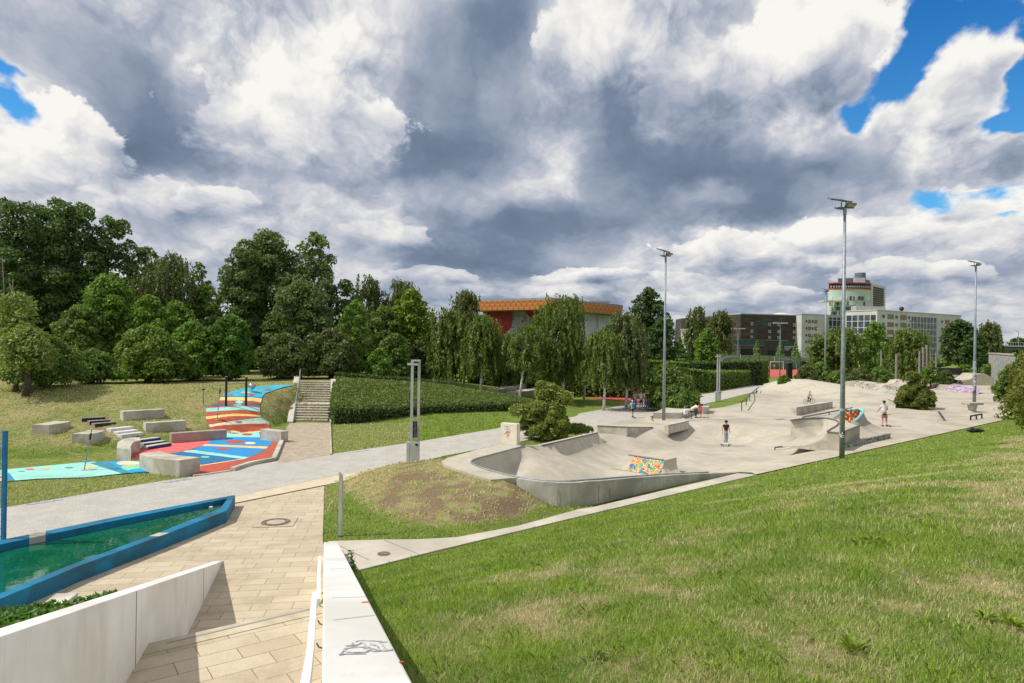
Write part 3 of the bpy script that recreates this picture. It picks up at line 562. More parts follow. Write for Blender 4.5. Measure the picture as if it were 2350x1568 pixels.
# gravelly strip, little block and ground cover left of the wing wall
S_('gravel_strip', [G(p) for p in (Z3(1190, 455), Z3(905, 507), Z3(640, 640), Z3(600, 668), Z3(760, 640))], .012, CON)
b = MB(); a0, a1, a2, a3 = G(Z3(130, 742)), G(Z3(300, 648)), G(Z3(418, 656)), G(Z3(330, 730)); u_ = Vector((0, 0, .22))
b.prism([a0, a3, a2, a1], [a0+u_*.2, a3+u_, a2+u_, a1+u_*.8]); tag(bevel(b.build('low_block', CONB)), 'low sloping concrete block beside the leafy bed', 'block')
# ---------------------------------------------------------------- pool
def pool():
    hz = .38; t = thing('water_basin', 'blue painted pointed concrete basin holding green water', 'water basin', (-13, 20, 0))
    blue = mat('blue_basin_paint', (.0, .195, .36), (.0, .15, .29), .6, 3, 6, 1, .12, 25, col3=(.012, .10, .17), sc3=.9, streak=.5); pale = mat('bare_concrete_patch', (.50, .47, .38), (.40, .38, .32), .9, 5, 5)
    out = [G(ZA(-160, 1230), hz), G(ZA(0, 1178), hz), G(ZA(800, 1017), hz), G(ZA(1500, 886), hz), G(ZA(1537, 885), hz), G(ZA(1480, 985), hz), G(ZA(1105, 1130), hz), G(ZA(500, 1352), hz), G(ZA(0, 1562), hz), G(ZA(-300, 1700), hz)]
    inn = [G(ZA(-160, 1262), hz), G(ZA(0, 1206), hz), G(ZA(800, 1040), hz), G(ZA(1465, 909), hz), G(ZA(1487, 905), hz), G(ZA(1442, 968), hz), G(ZA(1035, 1130), hz), G(ZA(440, 1348), hz), G(ZA(-60, 1550), hz), G(ZA(-380, 1690), hz)]
    out[3] = out[3].lerp(out[4], .4)
    dn = lambda p, z: Vector((p.x, p.y, z)); m = MB()
    for i in range(len(out)-1):
        a, b, c, d = out[i], out[i+1], inn[i+1], inn[i]
        m.quad(a, d, c, b); m.quad(dn(a, 0), a, b, dn(b, 0)); m.quad(d, dn(d, .02), dn(c, .02), c)
    o = m.build('basin_wall', blue, t)
    w = [dn(p, .20) for p in inn]; f = MB(); f.add(w, [tuple(range(len(w)))])
    W = bpy.data.materials.new('green_water'); W.use_nodes = True; N = NT(W.node_tree); bs = W.node_tree.nodes['Principled BSDF']; pos = N.add('ShaderNodeNewGeometry').outputs['Position']
    s = N.noise(pos, 1.1, 5, .6, .6).outputs[0]; s2 = N.noise(pos, 11, 5, .75).outputs[0]
    c = N.mix(N.mr(s, .4, .7), (.0, .095, .050), (.012, .13, .072))
    far = N.mr(N.add('ShaderNodeSeparateXYZ', {0: pos}).outputs[1], 17, 25, 0, 1); sc = N.mr(N.m('MULTIPLY_ADD', far, .16, s2), .60, .70, 0, .75); c = N.mix(sc, c, (.16, .13, .04))
    N.l.new(c, bs.inputs['Base Color']); N.l.new(N.m('MULTIPLY_ADD', sc, .5, .03), bs.inputs['Roughness']); bs.inputs['Specular IOR Level'].default_value = .65; bs.inputs['IOR'].default_value = 1.45
    N.l.new(N.add('ShaderNodeBump', {'Strength': .05, 'Distance': .02, 'Height': N.noise(pos, 4, 2).outputs[0]}).outputs[0], bs.inputs['Normal'])
    tag(f.build('water', W), kind='structure')
    def strip(i, u0, u1):
        p = MB()
        A, B, Cc, D = out[i].lerp(out[i+1], u0), out[i].lerp(out[i+1], u1), inn[i].lerp(inn[i+1], u1), inn[i].lerp(inn[i+1], u0); u = Vector((0, 0, .003))
        n = (D-A).normalized()*.003; p.quad(A+u-n, D+u+n, Cc+u+n, B+u-n); p.quad(D+u+n, dn(D, .21)+n, dn(Cc, .21)+n, Cc+u+n); p.build('bare_patch', pale, t)
    strip(1, .215, .34); strip(6, .0, .12)
    l = MB(); l.sphere(G(ZA(1378, 962), .22), .07, 8, 5, sc=(1.2, .8, .4)); tag(l.build('litter', mat('white_plastic', (.7, .68, .75), None, .5)), 'small crumpled pale scrap floating at the tip of the basin', 'litter')
pool()
def fence_post():
    t = thing('mesh_fence', 'blue mesh fence panel and post at the left edge behind the basin', 'fence', (-13.4, 17.9, 0)); bl = mat('blue_fence_paint', (.0, .16, .36), (.0, .12, .30), .45, 4, 3)
    b = AT(ZN(42, 1500), 18.); tp = AT(ZN(78, 185), 18.); m = MB(); m.bar([Vector((b.x, 18, 0)), Vector((b.x, 18, tp.z))], .09, .09); m.build('post', bl, t)
    wm = MB()
    for k in range(15): z = .45+k*(tp.z-.5)/14; wm.tube([(b.x+.01, 18, z), (b.x-3.0, 18.4, z)], .008 if k % 4 else .02, 5)
    for k in range(1, 48): x = b.x-k*.062; wm.tube([(x, 18+.4*k*.062/3, .2), (x, 18+.4*k*.062/3, tp.z-.03)], .004, 4, cap=False)
    wm.build('wire_panel', bl, t)
    for k in range(8): MB().box((b.x+.05, 17.98, .5+k*(tp.z-.6)/7), (.05, .06, .04)).build('clamp', bl, t)
fence_post()
# ---------------------------------------------------------------- skatepark surface
def skate():
    P = densify(poly, .5); inner = densify(mainp, .3, False)
    v1, f1 = cdt(P, None)                                              # coarse check only
    pts = [(p[0], p[1]) for p in P]
    # graded inner points: fine near the bowl, coarser far off
    sel = []
    for st, x0, x1, y0, y1 in ((.28, -2, 20, 22, 47), (.6, -2, 40, 40, 72), (1.2, 15, 90, 60, 130)):
        gx, gy = np.meshgrid(np.arange(x0, x1, st), np.arange(y0, y1, st)); gx[::2] += st/2; gx = gx.ravel(); gy = gy.ravel()
        k = inside(gx, gy, pts) & (polydist(gx, gy, P, True) > .18)
        if st > .3: k &= ~((gx < 20) & (gy < 47))
        if st > 1: k &= ~((gx < 40) & (gy < 72))
        sel += list(zip(gx[k], gy[k]))
    v = [Vector(p) for p in pts]+[Vector(p) for p in sel]; n = len(pts)
    vv, e, ff, *_ = delaunay_2d_cdt(v, [(i, (i+1) % n) for i in range(n)], [tuple(range(n))], 1, 1e-5)
    X = np.array([(p.x, p.y) for p in vv]); z = S(X[:, 0], X[:, 1])
    o = mesh_obj('skatepark_floor', np.column_stack([X, z]), [tuple(f) for f in ff], SKC, smooth=True); tag(o, kind='structure')
skate()
def bowl_rim():
    # outer wall of the bowl, its top strip, deck slab and copings
    t = thing('bowl_wall', 'curved grey concrete outer wall of the near skate bowl, tapering into the footpath', 'bowl wall', (3, 25, 0))
    L = RIM[7:]; Z = RIMZ[7:]; m = MB(); n = len(L); off = []
    for i in range(n):
        a = Vector(L[max(i-1, 0)]); b = Vector(L[min(i+1, n-1)]); d = (b-a).normalized(); off.append(Vector((L[i][0]+d.y*.22, L[i][1]-d.x*.22)))
    sm = lambda P: smooth_line([Vector((*p, 0)) for p in P], 4)
    Li = sm(L); Lo = sm([tuple(p) for p in off]); zz = np.interp(np.linspace(0, n-1, len(Li)), range(n), Z)
    for i in range(len(Li)-1):
        a, b, c, d = up(Li[i], zz[i]+.03), up(Li[i+1], zz[i+1]+.03), up(Lo[i+1], zz[i+1]+.03), up(Lo[i], zz[i]+.03)
        m.quad(a, d, c, b); m.quad(up(Lo[i], -.1), up(Lo[i+1], -.1), c, d); m.quad(up(Li[i+1], zz[i+1]-.3), up(Li[i], zz[i]-.3), a, b)
    m.quad(up(Lo[0], -.1), up(Lo[0], zz[0]+.03), up(Li[0], zz[0]+.03), up(Li[0], -.1)); m.build('outer_wall', CONW, t)
    # crack lines
    k = MB(); i = len(Lo)//3
    for (px, py) in (((1340, 640), (1310, 755)), ((1475, 665), (1460, 722)), ((948, 700), (950, 735))):
        a = G(ZB(*px), .55); b = G(ZB(*py), .05)
        q = min(Lo, key=lambda s: (s-up(a, 0)).length); k.tube([Vector((q.x+.012, q.y-.012, .62 if px[0] < 1400 else .45)), Vector((q.x-.03, q.y-.03, .3)), Vector((q.x+.01, q.y-.012, .06))], .006, 4)
    k.build('crack', mat('crack_dark', (.10, .09, .075)), t)
    c = MB(); cl = smooth_line([Vector((x, y, z+.045)) for (x, y), z in zip(RIM, RIMZ)], 4); c.tube(cl[:-3], .034, 8); c.build('coping_pipe', STEEL, t, smooth=True)
    d = thing('bowl_deck', 'flat pale concrete deck slab curving round the left end of the bowl', 'deck', (-1.5, 28, .8))
    inner = [Vector((x, y, .82)) for x, y in RIM[:8]]; inner = smooth_line(inner, 4)
    outer = [G(ZB(635, 574), .82), G(ZB(490, 587), .82), G(ZB(380, 556), .82), G(ZB(150, 480), .82), G(ZB(130, 450), .82), G(ZB(175, 425), .82), G(ZB(560, 322), .82), G(ZB(690, 330), .82)]
    pts = inner+outer; n = len(pts); v, f = cdt(xy(pts), None)
    mm = MB(); mm.add([Vector((a, b, .822)) for a, b in v], f); ed = xy(pts)
    for a, b in zip(ed, ed[1:]+ed[:1]): mm.quad(Vector((*a, .822)), Vector((*b, .822)), Vector((*b, .62)), Vector((*a, .62)))
    mm.build('slab', CON, d)
    e = MB()                                                          # end wedge closing the rim above the roll-in
    e.tube([up(R2[0], .60), up(R2[1], .60)], .036, 8); o = e.build('quarter_coping', COP); tag(o, 'straight dark steel coping along the far edge of the bowl beside the shrub', 'coping')
    w = MB(); A, B = Vector((*R3[0], .8)), Vector((*R2[0], .57)); nn = Vector((-(R2[1][1]-R2[0][1]), R2[1][0]-R2[0][0], 0)).normalized()*.4
    Bq = Vector((*R2[0], .585)); Cq = Vector((*R2[1], .585)); w.prism([up(Bq, -.1), up(Cq, -.1), up(Cq+nn, -.1), up(Bq+nn, -.1)], [Bq, Cq, Cq+nn, Bq+nn])
    A2 = up(A, .82); w.prism([up(A2, -.1), up(Bq, -.1), up(Bq+nn, -.1), up(A2+Vector((-.35, .3, 0)), -.1)], [A2, Bq, Bq+nn, A2+Vector((-.35, .3, 0))])
    tag(w.build('planter_kerb', CON), 'low concrete kerb wall holding the yellow-green shrub behind the bowl', 'kerb')
bowl_rim()
def conc_block(name, base, hs, label, cat, m=CONB, group=None, coping=None, zb=0.):
    t = MB(); n = len(base); t.prism([up(p, zb-.1) for p in base], [up(p, zb+h) for p, h in zip(base, hs)], 0)
    o = bevel(t.build(name, m), .012); tag(o, label, cat, group)
    if coping:
        c = MB()
        for i, j in coping: a, b = up(base[i], zb+hs[i]+.012), up(base[j], zb+hs[j]+.012); c.bar([a, b], .06, .035)
        c.build('edge_steel', COP, o)
    return o
# upright white block at the deck corner
a, b = G(ZB(561, 322), .82), G(ZB(681, 334), .82); dd = (b-a).normalized(); nn = Vector((-dd.y, dd.x, 0))*.32
o = MB().prism([a, b, b+nn, a+nn], [p+Vector((0, 0, 1.02)) for p in (a, b, b+nn, a+nn)]).build('upright_block', mat('cream_block', (.72, .68, .56), (.62, .58, .47), .8, 2, 5)); bevel(o, .015); tag(o, 'upright cream concrete block with red and grey scribble at the bowl corner', 'block')
g = MB(); gr = MB(); f = a-Vector((-dd.y, dd.x, 0))*.004; R = random.Random(3)
for k in range(10):
    cx = .42+R.uniform(-.16, .16); g.bar([f+dd*(cx+R.uniform(-.18, .18))*(b-a).length+Vector((0, 0, .40+R.uniform(-.12, .3))), f+dd*(cx+R.uniform(-.15, .15))*(b-a).length+Vector((0, 0, .38+R.uniform(-.14, .26)))], .008, .016)
    gr.bar([f+dd*(.5+R.uniform(-.3, .3))*(b-a).length+Vector((0, 0, .82+R.uniform(-.08, .1))), f+dd*(.5+R.uniform(-.3, .3))*(b-a).length+Vector((0, 0, .76+R.uniform(-.14, .16)))], .006, .012)
g.build('red_scribble', mat('red_marker', (.55, .04, .05)), o); gr.build('grey_scribble', mat('pencil_grey', (.42, .43, .42)), o)
# graffiti ramp in the bowl
def graffiti(name, cols, sc=2.2, base=None, thr=.5):
    M = bpy.data.materials.new(name); M.use_nodes = True; t = M.node_tree; N = NT(t); b = t.nodes['Principled BSDF']; pos = N.add('ShaderNodeNewGeometry').outputs['Position']
    w = N.v('MULTIPLY_ADD', N.v('SUBTRACT', N.noise(pos, sc*.9, 3).outputs['Color'], (.5, .5, .5)), (1.6/sc, 1.6/sc, 1.6/sc), pos)
    n = N.noise(w, sc, 1, .4).outputs[0]; st = [(.30+.40*i/(len(cols)-1), c) for i, c in enumerate(cols)]
    c = N.ramp(n, st, 'CONSTANT')
    wv = N.add('ShaderNodeTexWave', {'Vector': w, 'Scale': sc*.8, 'Distortion': 3.5, 'Detail': 1.}).outputs[1]
    c = N.mix(N.mr(N.m('ABSOLUTE', N.m('SUBTRACT', wv, .5)), .05, .035), c, (.02, .02, .03)) if True else c
    wv2 = N.noise(w, sc*1.7, 0).outputs[0]; c = N.mix(N.mr(N.m('ABSOLUTE', N.m('SUBTRACT', wv2, .56)), .018, .01), c, (.75, .75, .72))
    if base:
        k = N.mr(N.noise(pos, sc*.55, 3, .6).outputs[0], thr-.02, thr+.02); c = N.mix(k, base, c)
    N.l.new(c, b.inputs['Base Color']); b.inputs['Roughness'].default_value = .6; return M
GR1 = graffiti('ramp_graffiti', [(.03, .10, .32), (.02, .20, .20), (.05, .30, .08), (.75, .45, .03), (.65, .05, .03), (.80, .30, .03), (.03, .28, .30), (.08, .25, .05), (.6, .04, .04)], 3.2)
def ramp():
    z0 = -.72; t = thing('graffiti_ramp', 'small skate ramp in the bowl, its near face covered in red, yellow and green graffiti', 'ramp', (7.2, 35, z0))
    A, B, Cc, D = G(ZC(255, 1085), z0), G(ZC(600, 1140), z0), G(ZC(640, 1000), z0+.72), G(ZC(290, 972), z0+.72)
    d = (B-A).normalized(); n = Vector((-d.y, d.x, 0)); D = A+d*.22+n*.40+Vector((0, 0, .72)); Cc = B-d*.10+n*.40+Vector((0, 0, .72))
    m = MB(); m.add([A-n*0, B, Cc, D], [(0, 1, 2, 3)]); 
    K = B+d*.55; cur = [(B.lerp(Cc, k/8) + (d*.55*(1-math.sqrt(1-(1-k/8)**2)))) for k in range(9)]
    fr = m.add([B]+cur, [(0, i, i+1) for i in range(1, 9)]); m.build('painted_face', GR1, t)
    s = MB(); back = [p+n*1.1 for p in (D, Cc)]; w = 1.3
    s.quad(D, Cc, Cc+n*w, D+n*w)
    for k in range(8):
        a, b = cur[k], cur[k+1]; s.quad(a, a+n*w, b+n*w, b)
    la = A-d*.9; pts = [A.lerp(D, k/8)-d*.95*(1-math.sqrt(1-(1-k/8)**2)) for k in range(9)]; s.add([A]+pts, [(0, i+1, i) for i in range(1, 9)])
    for k in range(8): s.quad(pts[k], pts[k+1], pts[k+1]+n*w, pts[k]+n*w)
    s.build('ramp_body', CON, t, smooth=False)
    c = MB(); c.tube([D-d*.35+Vector((0, 0, .03)), Cc+Vector((0, 0, .03))], .035, 8); c.build('coping', COP, t)
ramp()
# manual pad, ledge and planter by the path
h1 = .5
conc_block('manual_pad', [G(ZB(1271, 190), h1), G(ZB(1490, 200), h1), G(ZB(1640, 165), h1)+Vector((.6, .9, 0)), G(ZB(1410, 136), h1)], [h1, h1, .06, .06], 'long low concrete skate pad with steel edges rising from the plaza', 'skate box', coping=[(0, 1), (1, 2)])
conc_block('bank_ledge', [G(ZB(1765, 232)), G(ZB(1795, 240)), G(ZB(1945, 205)), G(ZB(1905, 172))], [.42, .46, .46, .42], 'short sloped concrete ledge with steel edge beside the lamp mast', 'ledge', coping=[(1, 2)])
def planter():
    b = [G(ZC(520, 578)), G(ZC(800, 580)), G(ZC(905, 545)), G(ZC(990, 500)), G(ZC(930, 470)), G(ZC(700, 500))]; t = thing('planter', 'low angular concrete planter wall around the dark shrub', 'planter', tuple(b[0]))
    o = MB().prism([up(p, -.1) for p in b], [up(p, .5) for p in b]).build('wall', CONB, t); bevel(o, .02)
    b = [G(ZC(940, 530)), G(ZC(1010, 533)), G(ZC(1070, 530)), G(ZC(1068, 505)), G(ZC(1000, 500))]
    o = MB().prism([up(p, -.1) for p in b], [up(p, .62) for p in b]).build('end_block', CONB, t); bevel(o, .02)
planter()
def rail(name, P, foot, label, cat='rail', r=.028, m=COP, group=None):
    t = thing(name, label, cat, (P[0].x, P[0].y, 0), group); q = MB(); q.bar(P, r*2, r*2.2); q.build('top_bar', m, t)
    for p in foot: f = MB(); f.bar([up(p, float(S(p.x, p.y)) if p.y > 20 else 0), up(p, p.z)], r*1.7, r*1.7); f.build('leg', m, t)
p0, p1, p2 = G(ZC(1388, 500)), G(ZC(1480, 405)), G(ZC(1558, 318)); p1 = p0.lerp(p2, .5)
hz = lambda p, px: AT(px, p.y)
tops = [AT(ZC(1388, 412), p0.y), AT(ZC(1545, 272), p2.y), AT(ZC(1558, 266), p2.y+1.2)]
rail('stair_rail', tops, [tops[0].lerp(tops[1], k) for k in (0, .22, .42, .62, .9)], 'sloping dark handrail between the lawn wedge and the skate plaza', 'handrail', .035, BLK)
# hubba ledge, flat rail, stickered ledge, small rails
A, B = G(ZF(466, 913)), G(ZF(1055, 782)); dd = (B-A).normalized(); nn = Vector((-dd.y, dd.x, 0))*.55
hA = AT(ZF(466, 783), A.y).z; hB = AT(ZF(1042, 690), B.y).z
conc_block('grind_box', [A, B, B+nn, A+nn], [hA, hB, hB, hA], 'long pale concrete grind ledge with dark steel edge behind the flat rail', 'skate ledge', coping=[(0, 1)])
A, B = G(ZF(565, 965)), G(ZF(1375, 835)); a, b = AT(ZF(565, 935), A.y), AT(ZF(1378, 782), B.y); rail('grind_rail', [a, b], [a.lerp(b, .01), a.lerp(b, .5), a.lerp(b, .985)], 'long dark steel grind rail on three short legs in mid plaza', r=.045)
A, B = G(ZF(1262, 1452)), G(ZF(2000, 1278)); dd = (B-A).normalized(); nn = Vector((-dd.y, dd.x, 0))*.30
o = conc_block('curb_ledge', [A, B, B+nn, A+nn], [.28]*4, 'long low black ledge covered in white scrawls near the grass', 'ledge', graffiti('sticker_ledge', [(.03, .03, .035), (.45, .44, .42), (.05, .05, .055), (.5, .49, .47), (.08, .08, .08)], 4.5), coping=[(0, 1)])
A, B = GS(ZF(112, 1470)), GS(ZF(560, 1392)); rail('low_rail', [A+Vector((0, 0, .16)), B+Vector((0, 0, .03))], [A+Vector((0, 0, .16))], 'short dark steel edge lying low across the near plaza', r=.04)
k = [G(ZR(525, 1325)), G(ZR(567, 1438))]; o = MB().bar([up(k[0], .05), up(k[1], .35)], .16, .05).build('slanted_plank', BLK); tag(o, 'dark slanted steel plank standing alone on the right of the plaza', 'plank')
A, B = G(ZR(917, 1428)), G(ZR(1052, 1402)); a, b = AT(ZR(915, 1375), A.y), AT(ZR(1052, 1350), B.y); rail('square_rail', [a, b], [a, a.lerp(b, .5), b], 'small black square rail on three legs near the grass edge', r=.05, m=BLK)
for (px, lab) in (((935, 1330), 'stout concrete pedestal seat nearer the grass'), ((1205, 1115), 'stout concrete pedestal seat by the far curb line')):
    c = G(ZR(*px)); t = thing('pedestal_seat', lab, 'seat', tuple(c), 'concrete pedestal seats'); h = .95
    MB().tube([(0, 0, 0), (0, 0, h*.25), (0, 0, h*.75)], [.42, .30, .42], 12).build('pedestal', CONB, t, world=False); o = MB().box((0, 0, h*.86), (1.55, .9, .2), .2).build('seat_slab', CONW, t, world=False)
    bevel(o, .03)
# curved quarter pipe with deck
def arc_qp(name, cop, h, rho, side, label, deck=None, deckm=CON, outm=CON, copm=COP, inner=None, cr=.05, cat='ramp', zfoot=0.):
    t = thing(name, label, cat, (cop[0].x, cop[0].y, 0)); P = smooth_line([up(p, 0) for p in cop], 6); n = len(P); m = MB(); rows = []
    hh = np.interp(np.linspace(0, 1, n), np.linspace(0, 1, len(h)), h) if isinstance(h, (list, tuple)) else [h]*n
    for i, p in enumerate(P):
        d = (P[min(i+1, n-1)]-P[max(i-1, 0)]).normalized(); nn = Vector((d.y, -d.x, 0))*side; row = []
        for k in range(9): u = k/8; row.append(Vector((p.x+nn.x*rho*u, p.y+nn.y*rho*u, zfoot+.02+(hh[i]-zfoot)*(1-math.sqrt(max(0, 1-(1-u)**2))) if u < 1 else zfoot-.03)))
        rows.append(row)
    for i in range(n-1):
        for k in range(8):
            q = (rows[i][k], rows[i+1][k], rows[i+1][k+1], rows[i][k+1]); m.quad(*(q if side > 0 else q[::-1]))
    m.build('transition', outm, t, smooth=True)
    c = MB(); c.tube([up(p, z+.03) for p, z in zip(P, hh)], cr, 8); c.build('coping', copm, t)
    for r in (rows[0], rows[-1]): MB().add([up(r[0], -.1)]+r, [(0, i, i+1) for i in range(1, 9)]).build('end_face', CONB, t)
    if deck:
        pts = [up(p, z+.005) for p, z in zip(P, hh)]+deck; v, f = cdt(xy(pts), None); zt = hh[0]+.005; s = MB(); s.add([Vector((a, b, zt)) for a, b in v], f)
        ed = xy(pts[n-1:]+pts[:1])
        for a, b in zip(ed, ed[1:]): s.quad(Vector((*a, zt)), Vector((*b, zt)), Vector((*b, -.1)), Vector((*a, -.1)))
        s.build('deck', deckm, t); e = MB(); q = pts[n-1:]
        for a, b in zip(q[:3], q[1:4]): e.bar([a+Vector((0, 0, .01)), b+Vector((0, 0, .01))], .07, .05)
        e.build('deck_edge', COP, t)
    if inner:
        s = MB(); Q = P
        for i in range(n-1): s.quad(up(P[i], -.1), up(P[i+1], -.1), up(P[i+1], hh[i+1]), up(P[i], hh[i]))
        s.build('painted_inside', inner, t)
    return t
hq = 1.0
cop = [G(ZF(*p), hq) for p in ((370, 995), (560, 968), (760, 958), (930, 958), (1080, 985), (1150, 1025), (1130, 1075), (1040, 1130), (968, 1180))]
deck = [G(ZF(1180, 1197), hq), G(ZF(1500, 1068), hq), G(ZF(1400, 1050), hq), G(ZF(1150, 975), hq), G(ZF(930, 948), hq), G(ZF(500, 965), hq)]
arc_qp('corner_quarter_pipe', cop, hq, 2.4, 1, 'curved concrete quarter pipe with raised deck left of the tallest mast', deck)
hc = 1.25
GSK = graffiti('tag_graffiti', [(.55, .38, .12), (.60, .45, .18), (.40, .07, .02), (.62, .48, .2), (.45, .08, .02)], 1.6)
cop2 = [(1080, 945, .2), (1180, 880, .9), (1300, 825, hc), (1400, 812, hc+.1), (1500, 815, hc+.1), (1552, 850, hc), (1500, 930, hc-.2), (1430, 990, .9), (1370, 1050, .5)]
C2 = [G(ZF(x, y), z) for x, y, z in cop2]
tq = arc_qp('crescent_ramp', C2, [c[2] for c in cop2], 2.0, 1, 'crescent ramp with turquoise rim and brown SK lettering inside', None, copm=mat('turquoise_paint', (.22, .62, .68), (.15, .50, .60), .6, 4, 4), cr=.12, inner=GSK) if False else arc_qp('crescent_ramp', C2, [c[2] for c in cop2], 2.2, -1, 'crescent ramp with turquoise rim and brown SK lettering inside', None, copm=mat('turquoise_paint', (.22, .62, .68), (.15, .50, .60), .6, 4, 4), cr=.085, inner=GSK)
# letters on the inner face
def text(body, size, loc, rot, m, parent, name='lettering', ext=.01, bold=0.):
    cu = bpy.data.curves.new(name, 'FONT'); cu.body = body; cu.size = size; cu.extrude = ext; cu.offset = bold; cu.align_x = 'CENTER'; cu.align_y = 'CENTER'
    o = bpy.data.objects.new(name, cu); C.objects.link(o); dg = bpy.context.evaluated_depsgraph_get(); me = bpy.data.meshes.new_from_object(o.evaluated_get(dg)); bpy.data.objects.remove(o)
    o = bpy.data.objects.new(name, me); C.objects.link(o); me.materials.clear(); me.materials.append(m); o.rotation_euler = rot; o.parent = parent; o.location = Vector(loc)-(Vector(parent.location) if parent else Vector()); return o
ctr = AT(ZF(1395, 915), C2[4].y-.9); text('SK', 1.05, ctr+Vector((0, .35, 0)), (math.radians(80), 0, math.radians(-5)), mat('brown_tag', (.28, .05, .015), (.38, .08, .02), .7, 4), tq, bold=.03)
# low box by the bush, pool bowls with painted insides behind
conc_block('low_box', [G(ZF(2080, 797)), G(ZF(2260, 770)), G(ZF(2200, 720)), G(ZF(1960, 745))], [.62, .62, .62, .62], 'low concrete box with dark edge half hidden by the round bush', 'skate box', coping=[(3, 0), (0, 1)])
GP = graffiti('pool_graffiti', [(.42, .40, .34), (.15, .38, .33), (.45, .42, .36), (.30, .08, .07), (.44, .41, .35), (.06, .06, .06), (.45, .30, .10), (.40, .39, .34), (.10, .30, .36)], 1.3, (.42, .40, .34), .47)
GV = graffiti('violet_graffiti', [(.34, .36, .55), (.38, .40, .58), (.50, .08, .12), (.36, .38, .56), (.13, .08, .30), (.45, .46, .55), (.5, .1, .12)], 1.1)
def wall_strip(name, top, base, h0, label, m, back=1.6, cat='bowl wall', rise=3.):
    """painted inner wall of a far bowl with a pale rim and sloping back"""
    BB = [G(q_, .02) for q_ in base]; t = thing(name, label, cat, (BB[0].x, BB[0].y, 0)); k_ = [AT(q_, BB[min(i, len(BB)-1)].y+rise) for i, q_ in enumerate(top)]; P = smooth_line(k_, 5); Bm = smooth_line(BB, 5); n = len(P); f = MB(); r = MB()
    for i in range(n-1):
        f.quad(Bm[i], Bm[i+1], P[i+1], P[i]); 
        o1, o2 = P[i]+Vector((.0, back, .03)), P[i+1]+Vector((.0, back, .03)); r.quad(P[i]+Vector((0, 0, .03)), P[i+1]+Vector((0, 0, .03)), o2, o1); r.quad(o1, o2, up(o2+Vector((0, .8, 0)), -.1), up(o1+Vector((0, .8, 0)), -.1))
        r.quad(P[i], P[i+1], P[i+1]+Vector((0, 0, .03)), P[i]+Vector((0, 0, .03)))
    f.build('painted_face', m, t, smooth=True); r.build('rim', CON, t); MB().bar([p+Vector((0, -.25, .05)) for p in Bm], .5, .14).build('near_lip', CON, t)
    return t
# inner wall of pool 1 and 2 (depth 66..80 m)
def strip_pts(pts, d): return [ZF(x, y) for (x, y), dd in zip(pts, d)]
wall_strip('skate_pool', strip_pts(((1000, 402), (1200, 405), (1330, 372), (1500, 352), (1700, 362), (1880, 378)), (86, 86, 86, 86, 86, 86)), strip_pts(((1000, 425), (1200, 455), (1330, 505), (1480, 545), (1700, 560), (1880, 560)), (82, 80, 78, 77, 77, 77)), 1.4, 'far shallow skate pool with faded painted inside', GP)
wall_strip('skate_pool', strip_pts(((1560, 480), (1650, 448), (1850, 425), (2050, 390), (2120, 335), (2350, 340), (2550, 420)), (76, 77, 79, 81, 82, 81, 80)), strip_pts(((1565, 490), (1640, 560), (1800, 600), (2000, 602), (2150, 600), (2350, 600), (2550, 560)), (72, 70.5, 70, 70, 70, 70, 70)), 1.4, 'nearer skate pool with colourful graffiti inside, left of the round bush', GP)
def zr(pts, d): return [AT(ZR(x, y), q) for (x, y), q in zip(pts, d)]
wall_strip('skate_pool', [ZR(*p_) for p_ in ((340, 985), (450, 992), (700, 1000), (985, 1020), (1060, 1045))], [ZR(*p_) for p_ in ((340, 1030), (460, 1042), (700, 1085), (880, 1105), (1000, 1110))], 1, 'long low pool wall painted violet and red by the third mast', GV)
# far quarter pipe hump with black side
hp = zr(((820, 940), (905, 928), (960, 895), (1000, 860), (1110, 860), (1140, 885), (1200, 902)), [112]*7); q = MB(); dpt = Vector((1.5, 6, 0))
for a, b in zip(hp, hp[1:]): q.quad(a, b, b+dpt, a+dpt); q.quad(up(a, 0), up(b, 0), b, a)
tag(q.build('far_ramp', CON), 'pale concrete hump ramp with a flat top at the far end of the plaza', 'ramp')
cl = MB(); cl.bar([G(ZR(1205, 905), .08), G(ZR(1315, 1150), .08)], .25, .14); tag(cl.build('curb_line', COND), 'long dark curb strip along the right edge of the plaza', 'kerb')
